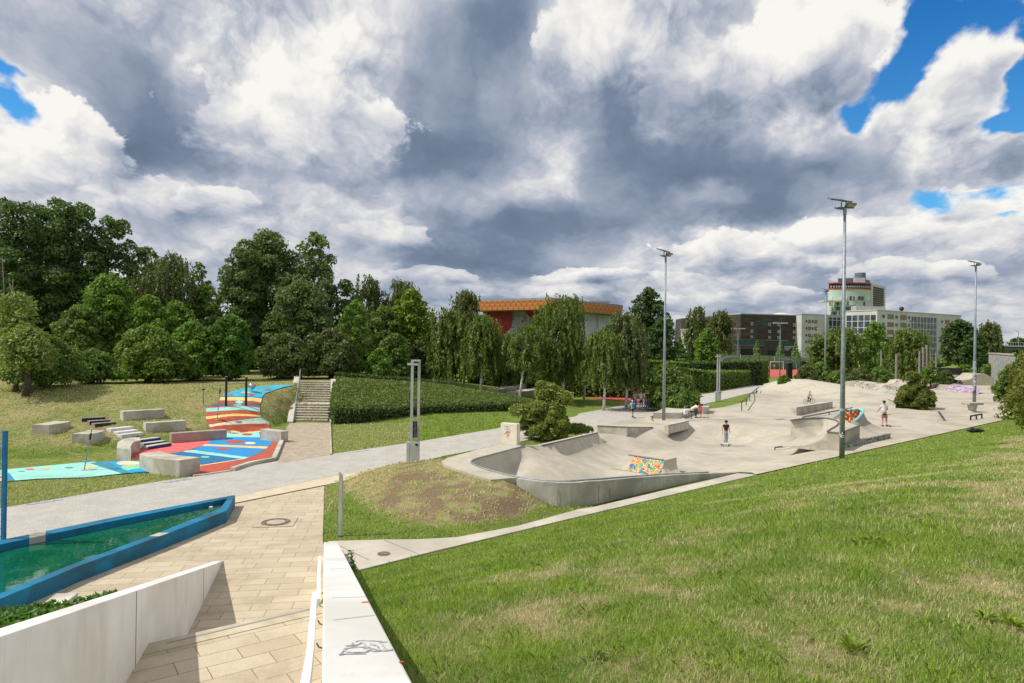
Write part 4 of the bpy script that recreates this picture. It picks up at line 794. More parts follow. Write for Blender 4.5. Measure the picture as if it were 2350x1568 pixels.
# ---------------------------------------------------------------- painted play surface on the left
COLS = dict(red=(.40, .075, .038), pink=(.72, .115, .11), mint=(.27, .60, .52), teal=(.04, .38, .50), blue=(.015, .225, .50), dblue=(.0, .14, .31), sky=(.0, .31, .58), yel=(.78, .52, .16), cream=(.66, .56, .40), green=(.22, .52, .30), petrol=(.02, .22, .34))
def play():
    names = list(COLS); ms = [mat('rubber_'+n, COLS[n], tuple(min(1, c*1.25+.012) for c in COLS[n]), .9, 3.5, 7, .9, .2, 60, col3=tuple(c*.80+.03 for c in COLS[n]), sc3=.7, fine=(60, .16)) for n in names]
    m = MB()
    def poly(c, pts, lvl=1, step=.45):
        P = [VH(p) for p in pts]; Q = densify(xy(P), step); v, f = cdt(Q, step); X = np.array(v); z = H(X[:, 0], X[:, 1])+.012+.005*lvl
        A = sum(Q[i][0]*Q[(i+1) % len(Q)][1]-Q[(i+1) % len(Q)][0]*Q[i][1] for i in range(len(Q)))
        m.add([Vector((a, b, c2)) for (a, b), c2 in zip(v, z)], f, names.index(c))
    def disc(c, cx, cy, rx, ry, cvt=ZL, lvl=3): poly(c, [cvt(cx+rx*math.cos(a), cy+ry*math.sin(a)) for a in np.linspace(0, 2*math.pi, 22)[:-1]], lvl, .6)
    L = lambda *p: [ZL(*q) for q in p]
    A = lambda *p: [ZA(*q) for q in p]
    poly('mint', A((-300, 745), (45, 717), (560, 669), (620, 668), (800, 745), (560, 770), (250, 778), (90, 791), (-300, 815)), 0)
    poly('petrol', A((45, 742), (62, 745), (98, 790), (45, 793)), 2); poly('yel', A((-60, 750), (18, 755), (26, 780), (10, 798), (-60, 800)), 2)
    poly('petrol', A((585, 676), (700, 665), (850, 740), (800, 746)), 1); poly('sky', A((680, 668), (770, 663), (905, 643), (985, 640), (975, 735), (930, 738), (850, 741)), 0)
    disc('pink', 195, 717, 32, 5, ZA, 2); disc('yel', 313, 711, 32, 5, ZA, 2); disc('yel', 590, 704, 48, 8, ZA, 2); disc('teal', 450, 707, 28, 4, ZA, 2); disc('teal', 140, 732, 22, 4, ZA, 2); disc('petrol', 745, 709, 36, 6, ZA, 3); disc('cream', 550, 721, 36, 5, ZA, 3)
    poly('green', L((0, 1300), (160, 1160), (560, 1110), (700, 1130), (1140, 1245), (1030, 1275), (1025, 1330), (300, 1320), (100, 1330)), 1); disc('cream', 110, 1230, 160, 32, ZL, 2); poly('sky', L((130, 1325), (260, 1300), (400, 1325), (340, 1350), (200, 1355)), 3)
    poly('red', L((1015, 1403), (1160, 1386), (1570, 1330), (1815, 1240), (2140, 1180), (2245, 935), (2130, 925), (2080, 1000), (1950, 1090), (1740, 1165), (1025, 1275)), 1)
    poly('cream', L((1025, 1272), (1740, 1162), (1745, 1170), (1030, 1284)), 3)
    poly('pink', L((150, 1160), (165, 1110), (250, 1040), (350, 1030), (720, 950), (850, 925), (1300, 895), (1150, 985), (880, 1065), (560, 1112), (330, 1150), (230, 1175)), 2)
    poly('red', L((150, 1165), (170, 1095), (350, 1048), (250, 1095), (215, 1150)), 3)
    poly('dblue', L((560, 1113), (860, 1066), (1690, 1166), (1140, 1246), (700, 1150)), 2); poly('mint', L((860, 1066), (1000, 1040), (1795, 1146), (1740, 1168), (1690, 1166)), 2)
    poly('blue', L((1000, 1040), (1150, 985), (2045, 1022), (1950, 1088), (1795, 1146)), 2); poly('yel', L((1150, 985), (1190, 962), (2078, 995), (2045, 1022)), 2)
    poly('blue', L((1190, 962), (1300, 895), (1490, 885), (1520, 862), (1960, 862), (2255, 900), (2130, 925), (2078, 995)), 2)
    poly('mint', L((1480, 800), (1950, 788), (1960, 862), (1520, 862), (1490, 870)), 2); poly('yel', L((1540, 778), (1600, 774), (2110, 764), (2250, 770), (1960, 790), (1550, 800)), 2); poly('green', L((1490, 780), (1540, 778), (1545, 802), (1490, 803)), 3)
    poly('red', L((1255, 725), (2095, 690), (2107, 762), (1270, 776)), 1); poly('cream', L((1243, 688), (1300, 683), (2060, 650), (2086, 652), (2095, 690), (1255, 726)), 2)
    poly('mint', L((1243, 690), (1400, 665), (1970, 592), (2086, 656), (1300, 688)), 1); poly('red', L((1203, 612), (1965, 578), (1970, 592), (1400, 667), (1240, 682)), 1)
    poly('yel', L((1198, 575), (1965, 558), (1968, 580), (1205, 616)), 2); poly('red', L((1200, 512), (1957, 507), (1962, 557), (1198, 575)), 1); poly('mint', L((1202, 468), (1215, 456), (1955, 452), (1960, 507), (1200, 512)), 2)
    poly('red', L((1215, 456), (1265, 422), (1950, 426), (1955, 452)), 1); poly('dblue', L((1265, 422), (1312, 398), (1952, 405), (1950, 426)), 2); poly('red', L((1312, 398), (1385, 358), (1975, 380), (1955, 405)), 1)
    poly('yel', L((1385, 352), (1405, 305), (1985, 325), (1972, 380)), 2); poly('blue', L((1405, 305), (1430, 282), (1990, 300), (1985, 325)), 1); poly('teal', L((1430, 282), (1455, 265), (1600, 206), (1750, 175), (1900, 152), (2100, 134), (2350, 128), (2440, 127), (2330, 152), (2180, 195), (2030, 246), (1990, 300)), 1)
    for c in (('red', 1840, 271, 40, 13), ('red', 1550, 269, 30, 9), ('yel', 1755, 238, 66, 12), ('red', 2065, 201, 60, 8), ('red', 1985, 219, 26, 4), ('red', 1895, 244, 26, 4), ('mint', 1670, 376, 56, 20), ('mint', 1640, 415, 66, 8), ('red', 1655, 648, 52, 7), ('blue', 1670, 662, 44, 8), ('red', 1780, 825, 76, 16), ('red', 1610, 928, 136, 24), ('cream', 1820, 948, 78, 15), ('red', 1440, 1035, 90, 15), ('red', 955, 1152, 116, 20), ('green', 1193, 1142, 62, 12)): disc(*c)
    o = m.build('play_surface', ms); tag(o, kind='structure')
    k = MB(); P = [VH(ZL(*p)) for p in ((1025, 1408), (1160, 1392), (1570, 1335), (1815, 1252), (2150, 1190), (2195, 1090), (2262, 930))]
    k.bar([p+Vector((0, 0, .0)) for p in P[:3]], .10, .12); k.bar([p+Vector((0, 0, .03)) for p in P[2:]], .22, .26); tag(k.build('play_kerb', CONB), 'pale concrete kerb bordering the red corner of the painted play surface', 'kerb')
    d = MB()
    for i in range(4): 
        for (bx, by, sx, sy) in ((665, 1497, 93, -15), ): d.box(VH(ZL(bx+sx*i, by+sy*i), .014), (.34, .14, .004), .3)
        d.box(VH(ZN(385+110*i, 1090-17*i), .014), (.30, .13, .004), .3)
    for i in range(5): d.box(VH(Z5(865+33*i, 729-4*i), .014), (.22, .10, .004), .3)
    d.build('path_markings', mat('faded_blue', (.16, .23, .40), (.26, .31, .40), .9, 12, 4)); tag(bpy.data.objects['path_markings'], kind='structure')
play()
def seat_block(p0, p1, h, dep, label, group=None, bow=0., m=CONB, name='concrete_bench', zlow=None):
    a, b = VH(p0), VH(p1); d = b-a; d.z = 0; L = d.length; d.normalize(); n = Vector((-d.y, d.x, 0)); N_ = 9 if bow else 2; zb = min(a.z, b.z); F, K = [], []
    for i in range(N_):
        u = i/(N_-1); q = a.lerp(b, u)+n*bow*(-4*u*(1-u)); F.append(up(q, zb)); K.append(up(q+n*dep, zb))
    base = F+K[::-1]; o = MB().prism([up(p, zb-.5) for p in base], [up(p, zb+h) for p in base]).build(name, m); bevel(o, .015)
    return tag(o, label, 'bench' if 'bench' in name else 'step', group)
GB = 'concrete seat blocks on the grass slope'
seat_block(ZA(805, 395), ZA(1075, 375), .50, .55, 'longest upper concrete bench block on the dry grass slope', GB)
seat_block(ZA(952, 468), ZA(1215, 462), .56, .55, 'straight concrete bench block just above the painted play surface', GB)
seat_block(ZA(322, 487), ZA(462, 434), .50, .95, 'leftmost concrete bench block, tapering, high on the grass slope', GB, .12)
seat_block(ZA(588, 555), ZA(688, 500), .56, .9, 'tapering concrete bench block behind the leaning balance pole', GB, .12)
seat_block(ZA(1120, 548), ZA(1482, 521), .55, .5, 'long pinkish concrete bench along the back of the play surface', None, -.1, mat('pink_stained_concrete', (.36, .27, .23), (.42, .36, .30), .85, 1.5, 6, 1, .2, 16, col3=(.30, .27, .22), sc3=.7))
seat_block(ZA(1700, 524), ZA(1836, 542), .62, .5, 'short concrete bench block at the gravel path corner')
seat_block(ZA(910, 712), ZA(1173, 760), .66, .95, 'large curved concrete bench block at the front of the play surface', None, .22)
t = [VH(ZA(*p)) for p in ((762, 650), (855, 664), (852, 640), (870, 610), (916, 596), (912, 575), (850, 570), (800, 585), (768, 610))]
o = MB(); zb = min(p.z for p in t); o.prism([up(p, zb-.2) for p in t], [up(p, zb+.55) for p in t]); o = bevel(o.build('concrete_bench', CONB), .015); tag(o, 'hook shaped curved concrete bench at the left end of the pink area', 'bench')
def steps(rows, m, face, label, grp):
    t = thing('seat_steps', label, 'steps', tuple(VH(rows[0][0])))
    for p0, p1 in rows:
        a, b = VH(p0), VH(p1); d = b-a; d.z = 0; d.normalize(); n = Vector((-d.y, d.x, 0)); zb = min(a.z, b.z); base = [up(a, zb), up(b, zb), up(b+n*.42, zb), up(a+n*.42, zb)]
        o = MB().prism([up(p, zb-.3) for p in base], [up(p, zb+.19) for p in base]).build('tread', m, t); bevel(o, .01)
        if face: f = MB(); e = n*.006; f.quad(base[0]-e, base[1]-e, up(base[1]-e, zb+.175), up(base[0]-e, zb+.175)); f.build('painted_riser', face, t)
steps([(ZA(535, 404), ZA(688, 388)), (ZA(585, 424), ZA(722, 406)), (ZA(620, 440), ZA(757, 418))], COND, BLK, 'three dark steps with black fronts set in the grass slope', None)
steps([(ZA(725, 474), ZA(873, 452)), (ZA(770, 496), ZA(905, 473)), (ZA(795, 513), ZA(940, 490))], mat('white_step', (.70, .70, .68), (.58, .57, .53), .8, 5, 6, 1, .3, 14), None, 'three whitewashed steps set in the grass slope', None)
steps([(ZA(918, 548), ZA(1050, 524)), (ZA(940, 572), ZA(1085, 548)), (ZA(965, 592), ZA(1120, 566))], CONB, mat('navy_paint', (.005, .03, .16), (.01, .045, .22), .6, 5, 4), 'three steps with navy blue fronts beside the pink surface', None)
# pull-up bar, ball, balance poles
a, b = VH(ZL(1482, 424)), VH(ZL(1762, 424)); t = thing('pull_up_bar', 'two black posts with a steel bar between, standing on the painted path', 'pull-up bar', tuple(a)); hh = AT(ZL(1482, 15), a.y).z-a.z
for p in (a, b): MB().tube([p-Vector((0, 0, .2)), p+Vector((0, 0, hh))], .075, 12).build('post', BLK, t, smooth=False); MB().tube([p+Vector((0, 0, hh)), p+Vector((0, 0, hh+.03))], .085, 12).build('cap', mat('rosy_cap', (.45, .25, .22), None), t)
z = AT(ZL(1482, 112), a.y).z; MB().tube([up(a, z), up(b, z)], .03, 8).build('bar', STEEL, t)
a = VH(ZL(1845, 226)); t = thing('steel_ball', 'shiny silver ball on a short stem at the top of the painted path', 'play ball', tuple(a)); z = AT(ZL(1845, 145), a.y).z
MB().sphere(up(a, z), .235, 24, 16).build('ball', mat('brushed_ball', (.55, .55, .55), (.40, .40, .40), .28, 3, 3, metal=.9), t, smooth=True); MB().tube([a, up(a, z-.2)], .035, 8).build('stem', STEEL, t)
def pole(pb, pt, g0, g1, dz, label):
    a = VH(pb); b = AT(pt, a.y); t = thing('balance_pole', label, 'play pole', tuple(a), 'leaning steel balance poles'); MB().tube([a, b], .022, 8).build('rod', STEEL, t)
    q = lambda p: (AT(p, a.y).z-a.z)/(b.z-a.z); MB().tube([a.lerp(b, q(g0)), a.lerp(b, q(g1))], .045, 8).build('grip', BLK, t); c = a.lerp(b, q(dz)); MB().tube([c-Vector((0, 0, .03)), c+Vector((0, 0, .02))], [.14, .16], 16).build('foot_disc', STEEL, t)
    MB().tube([a, a+Vector((0, 0, .05))], [.16, .06], 12).build('base_plate', STEEL, t)
pole(ZL(1360, 616), ZL(1405, 152), ZL(1390, 250), ZL(1398, 190), ZL(1360, 530), 'leaning steel balance pole on the striped slope beside the pull-up bar')
pole(ZN(1030, 668), ZN(1125, 160), ZN(1100, 290), ZN(1112, 215), ZN(1033, 555), 'leaning steel balance pole on the pale turquoise strip')
a = VH(ZL(1165, 408)); z = AT(ZL(1165, 188), a.y).z; t = thing('short_post', 'short slim steel post on the grass left of the painted path', 'post', tuple(a)); MB().tube([a, up(a, z)], .04, 8).build('post', STEEL, t); MB().box(up(a, z), (.12, .12, .09)).build('head', BLK, t)
# ---------------------------------------------------------------- long stair up the bank
def long_stair():
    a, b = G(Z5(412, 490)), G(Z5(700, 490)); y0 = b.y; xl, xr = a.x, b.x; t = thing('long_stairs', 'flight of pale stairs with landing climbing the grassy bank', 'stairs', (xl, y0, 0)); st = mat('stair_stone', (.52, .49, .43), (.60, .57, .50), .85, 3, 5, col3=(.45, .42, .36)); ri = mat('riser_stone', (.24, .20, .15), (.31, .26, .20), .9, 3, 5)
    y = y0; z = 0.; print('STAIR', xl, xr, y0)
    for k in range(16):
        dep = 1.35 if k == 6 else .32; r = .1585; z += r
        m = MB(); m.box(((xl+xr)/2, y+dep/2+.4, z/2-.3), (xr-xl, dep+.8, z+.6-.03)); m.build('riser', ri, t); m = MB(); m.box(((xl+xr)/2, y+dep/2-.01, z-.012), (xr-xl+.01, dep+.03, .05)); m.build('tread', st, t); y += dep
    ye = y
    sl = lambda x0, x1, n: MB().prism([Vector((x0, y0-.9, -.2)), Vector((x1, y0-.9, -.2)), Vector((x1, ye+.5, -.2)), Vector((x0, ye+.5, -.2))], [Vector((x0, y0-.9, .12)), Vector((x1, y0-.9, .12)), Vector((x1, ye+.5, 2.85)), Vector((x0, ye+.5, 2.85))]).build(n, CONB, t)
    sl(xl-.42, xl-.02, 'cheek_wall'); 
    m = MB(); m.prism([Vector((xr+.02, y0-.7, -.2)), Vector((xr+.42, y0-.7, -.2)), Vector((xr+.42, ye+.2, -.2)), Vector((xr+.02, ye+.2, -.2))], [Vector((xr+.02, y0-.7, .15)), Vector((xr+.42, y0-.7, .15)), Vector((xr+.42, ye+.2, 2.72)), Vector((xr+.02, ye+.2, 2.72))]); m.build('kerb_wall', mat('pale_kerb', (.50, .49, .44), (.42, .40, .35), .85, 6, 6, bump=.4), t)
    pl = [G(Z5(395, 490)), ]; x = xl+.08; h = .92
    L = [Vector((x, y0-.35, .1)), Vector((x, y0-.35, h)), Vector((x, y0+1.9, h+1.05)), Vector((x, y0+3.2, h+1.1)), Vector((x, ye, h+2.5)), Vector((x, ye+.6, h+2.55))]
    MB().tube(L, .028, 8).build('handrail', STEEL, t)
    for yy, zz in ((y0+.7, .35), (y0+1.9, 1.1), (y0+3.2, 1.1), (ye-.6, 2.2), (ye+.6, 2.5)): MB().tube([Vector((x, yy, zz-.2)), Vector((x, yy, zz+h-.03))], .022, 6).build('baluster', STEEL, t)
long_stair()
for o in [o for o in bpy.data.objects if o.parent and o.parent.name == 'long_stairs']:
    for v in o.data.vertices: v.co.x -= .26*v.co.y
# ---------------------------------------------------------------- stele lamps, bollard, masts
def twin_lamp(p, label, full=True):
    c = G(p); t = thing('stele_lamp', label, 'street lamp', tuple(c), 'twin post path lamps'); s = .00362; hh = 4.83
    def bx(n, c, sz, m=ALU, par=t): o = MB().box(c, sz).build(n, m, par, world=False); return o
    bx('post', (0, 0, hh/2), (.115, .13, hh)); bx('post', (.29, .22, hh/2), (.115, .13, hh)); bx('top_bar', (.145, .11, hh+.03), (.405, .35, .07))
    bx('lamp_head', (.02, .02, hh-.14), (.50, .20, .09)); bx('lens', (.16, .02, hh-.19), (.20, .15, .012), mat('lamp_glass', (.75, .76, .74), None, .2))
    q = bx('litter_bin', (.21, .02, .53), (.33, .30, 1.0)); bx('slot', (.27, -.134, .93), (.13, .01, .09), BLK, q); bx('base_box', (-.14, .08, .52), (.14, .30, 1.02))
    if full:
        q = bx('info_panel', (.15, .10, 1.62), (.19, .03, .76), mat('panel_dark', (.025, .03, .035), None, .4)); R = random.Random(5)
        for k in range(16): bx('panel_line', (.15+R.uniform(-.02, .02), .082, 1.28+k*.043), (R.uniform(.07, .14), .006, .014), mat('panel_red', (.40, .10, .09)) if k in (5, 12) else mat('panel_grey', (.35, .37, .38)), q)
        bx('hatch', (-.06, -.03, 3.45), (.02, .06, .16), BLK)
twin_lamp(ZD(248, 1466), 'slim twin post grey path lamp with litter bin by the mound'); twin_lamp(ZC(1147, 406), 'farther twin post grey path lamp beside the clipped hedges', False)
a = G(Z5(785, 1374)); t = thing('bollard_post', 'slim square grey post with slanted top on the near grass corner', 'post', tuple(a)); m = MB(); w = .048
m.prism([Vector((x, y, 0)) for x, y in ((-w, -w), (w, -w), (w, w), (-w, w))], [Vector((-w, -w, 1.86)), Vector((w, -w, 1.76)), Vector((w, w, 1.76)), Vector((-w, w, 1.86))]); m.build('post', ALU, t, world=False); MB().box((0, 0, .01), (.16, .16, .02)).build('base_plate', STEEL, t, world=False)
def mast(base, ytop, label, rz, r0=.135):
    c = G(base); hh = AT((base[0]+(base[1]-ytop)*.014, ytop), c.y).z; t = thing('floodlight_mast', label, 'lamp post', tuple(c), 'tall floodlight masts around the plaza', rz)
    MB().tube([(0, 0, -.1), (0, 0, hh*.5), (0, 0, hh*.505), (0, 0, hh)], [r0, r0*.75, r0*.68, r0*.52], 16).build('pole', STEEL, t, True, world=False)
    MB().tube([(0, 0, hh-.35), (0, 0, hh)], r0*.66, 12).build('collar', STEEL, t, world=False); dk = mat('floodlight_grey', (.10, .10, .095), (.15, .15, .14), .5, 5, 3)
    b = MB(); b.bar([(-.35, 0, hh+.02), (.45, 0, hh+.02)], .07, .07); b.bar([(-.18, 0, hh+.05), (-.18, 0, hh+.32)], .04, .04); b.bar([(.05, 0, hh+.05), (.05, 0, hh+.32)], .04, .04); b.build('bracket', dk, t, world=False)
    for (x, y, z, sx, sy, rx, ry) in ((-.48, -.1, hh+.42, .78, .42, .35, .10), (.12, .05, hh+.36, .42, .36, .2, .12), (.24, -.12, hh+.14, .48, .34, -.4, .08), (-.22, .12, hh-.0, .42, .30, .3, .12)):
        q = MB().box((x, y, z), (sx, sy, .07), 0, 0, rx, ry).build('floodlight', dk, t, world=False); MB().box((x, y-.012, z-.042), (sx*.82, sy*.75, .012), 0, 0, rx, ry).build('lens', mat('floodlight_glass', (.35, .35, .28), None, .15), q, world=False)
    return t, c, hh
t1, c1, h1_ = mast((1932, 1054), 478, 'tallest nearest galvanised floodlight mast on the grass edge', 0)
for k, (z0, z1, m) in enumerate(((1.12, 1.40, mat('sticker_white', (.62, .62, .60), (.03, .03, .03), .6, 13, 3, lo=.47, hi=.5)), (2.5, 2.62, mat('sticker_pale', (.5, .5, .48), (.3, .3, .3), .6, 14, 2)))): MB().tube([(0, 0, z0), (0, 0, z1)], .139, 16, cap=False).build('sticker', m, t1, world=False)
mast((1523, 965), 588, 'galvanised floodlight mast behind the dark shrub planter', .5, .13)
t3, *_ = mast((2236, 925), 610, 'galvanised floodlight mast near the pedestal seats, covered in stickers', 0, .17); MB().tube([(0, 0, 1.0), (0, 0, 4.6)], .176, 16, cap=False).build('sticker', mat('sticker_bomb', (.22, .30, .33), (.55, .55, .53), .6, 5, 3, lo=.49, hi=.52, col3=(.04, .04, .05), sc3=3.), t3, world=False)
mast((1893, 880), 670, 'distant floodlight mast behind the tall concrete wave', .4, .16)
def street_lamp(base, ytop, arm, label, both=True):
    c = G(base); hh = AT((base[0], ytop), c.y).z; t = thing('street_lamp', label, 'street lamp', tuple(c), 'small double headed street lamps'); MB().tube([(0, 0, 0), (0, 0, hh)], [.13, .08], 8).build('pole', STEEL, t, world=False)
    for s in ((-1, 1) if both else (-1,)): MB().box((s*arm, 0, hh+.05), (arm*1.5, .5, .22)).build('lamp_head', ALU, t, world=False)
street_lamp(ZQ(1248, 815), ZQ(0, 318)[1], 1.1, 'thin double headed lamp in front of the dark building, leftmost'); street_lamp(ZQ(1785, 932), ZQ(0, 248)[1], .8, 'double headed lamp beside the red court goal'); street_lamp(ZQ(2335, 800), ZQ(0, 318)[1], 1.1, 'thin lamp at the left edge of the leafy tree clump', False)
# ---------------------------------------------------------------- foliage
def quads(name, cen, nor, size, m, parent=None, asp=1.9, updir=None, world=True):
    """many small leaf-sized diamonds, numpy arrays in world space"""
    n = len(cen); nor = nor/np.maximum(np.linalg.norm(nor, axis=1, keepdims=True), 1e-6)
    r = rng.normal(size=(n, 3)) if updir is None else np.asarray(updir)+rng.normal(size=(n, 3))*.35
    u = np.cross(nor, r); u /= np.maximum(np.linalg.norm(u, axis=1, keepdims=True), 1e-6); v = np.cross(u, nor)
    if updir is not None: pass
    s = (size*(.6+.8*rng.random(n)))[:, None] if np.ndim(size) == 0 else (np.asarray(size)*(.6+.8*rng.random(n)))[:, None]
    a = v*s*asp*.5; b = u*s*.5; k = nor*s*.12
    V = np.stack([cen-a, cen-b*.9+k+a*.1, cen+a, cen+b*.9+k+a*.1], 1).reshape(-1, 3)
    if parent is not None and world: V = V-np.array(parent.location)
    me = bpy.data.meshes.new(name); me.vertices.add(4*n); me.vertices.foreach_set('co', V.ravel()); me.loops.add(4*n); me.loops.foreach_set('vertex_index', np.arange(4*n)); me.polygons.add(n)
    me.polygons.foreach_set('loop_start', np.arange(n)*4); me.materials.append(m); me.update(calc_edges=True)
    o = bpy.data.objects.new(name, me); C.objects.link(o); o.parent = parent; return o
def sph(n):
    d = rng.normal(size=(n, 3)); return d/np.linalg.norm(d, axis=1, keepdims=True)
def lobes_cloud(cs, rs, n, fill=.35, spread=.75, squash=.85):
    """points on the outer shells of lobes; normals lean outward"""
    w = np.array(rs)**2; w = w/w.sum(); idx = rng.choice(len(rs), n, p=w); d = sph(n); d[:, 2] = np.where(d[:, 2] < -.35, -d[:, 2], d[:, 2])
    rr = np.where(rng.random(n) < fill, rng.random(n)**.5, 1-.16*rng.random(n)+.14*rng.normal(size=n)*.8)
    R_ = np.array(rs)[idx]; P = np.array(cs)[idx]+d*(R_*rr)[:, None]*np.array([1, 1, squash]); N = d+rng.normal(size=(n, 3))*spread; return P, N
LM = dict(poplar=leafmat('leaf_poplar', (0.054, 0.099, 0.033), (0.114, 0.182, 0.057)), willow=leafmat('leaf_willow', (0.081, 0.128, 0.041), (0.160, 0.221, 0.074)), birch=leafmat('leaf_birch', (.085, .130, .024), (.150, .200, .040)),
 maple=leafmat('leaf_maple', (0.116, 0.187, 0.015), (0.198, 0.273, 0.022)), green=leafmat('leaf_green', (0.079, 0.159, 0.024), (0.160, 0.267, 0.038)), dark=leafmat('leaf_dark', (0.034, 0.075, 0.021), (0.081, 0.139, 0.035)), olive=leafmat('leaf_olive', (.078, .102, .030), (.125, .155, .048)),
 light=leafmat('leaf_light', (.12, .18, .035), (.25, .32, .08), (.42, .46, .18)), mid=leafmat('leaf_mid', (0.075, 0.135, 0.028), (0.154, 0.233, 0.048)), fern=leafmat('leaf_fern', (.050, .135, .018), (.095, .200, .030)), bush=leafmat('leaf_bush', (.150, .200, .028), (.250, .300, .055), (.34, .31, .12)), yew=leafmat('leaf_yew', (0.038, 0.067, 0.017), (0.107, 0.149, 0.033)),
 hedge=leafmat('leaf_hedge', (0.079, 0.143, 0.021), (0.170, 0.248, 0.038)), cover=leafmat('leaf_cover', (0.083, 0.128, 0.026), (0.166, 0.217, 0.051)), red=leafmat('leaf_red', (.100, .160, .022), (.170, .220, .040), (.24, .17, .05)), ivy=leafmat('leaf_ivy', (.095, .150, .020), (.160, .215, .032), (.21, .10, .028)))
BARK = mat('bark', (.075, .058, .042), (.12, .10, .075), .95, 6, 5, bump=.6); WBARK = mat('birch_bark', (.62, .60, .55), (.10, .09, .08), .8, 5, 6, 1, .3, lo=.55, hi=.62)
def tree(kind, cx, top, bot, hw, d, label, group=None, n=None, trunk=None, lean=0., species='tree', fol='green', dens=1., gb=None, squashed=1.):
    """kind: round, weep, cone, tall - sizes measured in the photograph, then built at their own distance"""
    c = AT((cx, (top+bot)/2), d); zt = AT((cx, top), d).z; zb = AT((cx, bot), d).z; R_ = hw/FOC*d; g = float(H(c.x, c.y)) if gb is None else gb
    zb = max(zb, g); h = zt-zb; t = thing(species, label, 'tree' if 'tree' in species or species in ('birch', 'willow', 'poplar', 'maple') else 'shrub', (c.x, c.y, g), group)
    ls = max(.12, d*.0026)                                             # leaf cluster size grows a little with distance
    rg = random.Random(int(cx*13+top*7+d)); cs, rs = [], []
    if kind in ('round', 'tall'):
        shr = species == 'leafy_shrub'; nl = 52 if kind == 'round' else 60
        for k in range(nl):
            zz = (k+.5)/nl; ph = k*2.399+rg.uniform(-.5, .5)
            prof = math.sqrt(max(.03, 1-zz**2.4)) if shr else (max(.05, 1-abs(2*zz-.86)**2.6/(1.14**2.6 if zz > .43 else 1))**.5 if kind == 'round' else (min(1, .62+zz)*(1-.45*max(0, zz-.6)/.4)))
            lr = R_*rg.uniform(.21, .36)*(1-.25*zz)*(1 if nl < 60 else 1.15); rad = max(0, R_*prof-lr*.9)*(rg.uniform(.62, 1.0) if k % 4 else rg.uniform(0, .5))*rg.uniform(.88, 1.06)
            cs.append((c.x+math.cos(ph)*rad, c.y+math.sin(ph)*rad*.85, zb+lr*.35+(h-lr*1.15)*zz)); rs.append(lr)
        for f_ in (.3, .5, .68): cs.append((c.x, c.y+.2*R_, zb+h*f_)); rs.append(min(R_*.55, h*.3))
        area = 4*math.pi*sum(r*r for r in rs); n = int(min(27000, area/(ls*ls)*.60*dens)) if not n else n*2; P, N_ = lobes_cloud(cs, rs, n)
        P[:, 2] = np.maximum(P[:, 2], zb-.1*h*0); quads('crown', P, N_, ls*1.2, LM[fol], t, 1.5)
    elif kind == 'cone':
        n = n or int(min(9000, math.pi*R_*math.hypot(R_, h)/(ls*ls)*2.2*dens)); u = rng.random(n)**.62; ph = rng.random(n)*2*math.pi; tier = .80+.20*np.sin(u*h/.9*2*math.pi/1.0); rr = R_*(u)*tier*(.75+.3*rng.random(n))
        P = np.stack([c.x+np.cos(ph)*rr, c.y+np.sin(ph)*rr, zt-u*h], 1); N_ = np.stack([np.cos(ph), np.sin(ph), np.full(n, .7)], 1)+rng.normal(size=(n, 3))*.6; quads('crown', P, N_, ls, LM[fol], t, 1.6)
    else:                                                              # weeping: strands hung from arching limbs
        nb = int(46*min(1.5, dens)+8); P = []; N_ = []
        for k in range(nb):
            zz = .10+.83*((k+rg.random())/nb); ph = k*2.399+rg.uniform(-.5, .5); prof = (1-abs((zz-.42)/.60)**2.2)**.5 if abs(zz-.42) < .6 else .12; prof = max(prof, .14); rad = R_*prof*rg.uniform(.35, .98)*.88; tip = Vector((c.x+math.cos(ph)*rad, c.y+math.sin(ph)*rad, zb+h*zz)); root = Vector((c.x, c.y, zb+h*max(.02, zz-.16)))
            m_ = max(6, int((tip-root).length/ls*3)); tt = np.linspace(.25, 1, m_); arch = np.array(root)[None]+np.outer(tt, np.array(tip-root)); arch[:, 2] += np.sin(tt*math.pi)*.06*h; P.append(arch+rng.normal(size=(m_, 3))*ls*1.0); N_.append(rng.normal(size=(m_, 3))+np.array([0, 0, .8])); cs.append(tuple(tip)); rs.append(.3)
            for j in range(rg.randint(6, 10)):
                o_ = np.array([rg.gauss(0, .17*R_+.12), rg.gauss(0, .17*R_+.12), rg.gauss(0, .02*h)]); L = min(tip.z-zb+.1, rg.uniform(.06, .26)*h+.3)*rg.uniform(.6, 1.1); m_ = max(5, int(L/ls*2.3)); tt = np.linspace(0, 1, m_)
                P.append(np.array(tip)[None]+o_+np.stack([math.cos(ph)*.25*tt+rng.normal(size=m_)*ls*.42, math.sin(ph)*.25*tt+rng.normal(size=m_)*ls*.42, -L*tt], 1)); N_.append(rng.normal(size=(m_, 3))*.8+np.array([math.cos(ph), math.sin(ph), .35]))
        P = np.concatenate(P); N_ = np.concatenate(N_)
        if len(P) > 20000: k = rng.choice(len(P), 20000, False); P = P[k]; N_ = N_[k]
        quads('crown', P, N_, ls*.95, LM[fol], t, 2.0, updir=(0, 0, 1))
    # trunk and limbs
    bark = WBARK if species == 'birch' else BARK; tb = trunk or (max(.11, R_*.05+.05) if species == 'birch' else R_*.07+.06); m = MB(); base = Vector((c.x-lean*R_, c.y-(.35*R_ if species == 'birch' else 0), g-.1)); tp = Vector((c.x+lean*R_*.2, c.y, zb+h*(.80 if kind == 'weep' else .62)))
    m.tube([base, base.lerp(tp, .3)+Vector((.05*R_, 0, 0)), base.lerp(tp, .65), tp], [tb, tb*.8, tb*.55, tb*.22], 8)
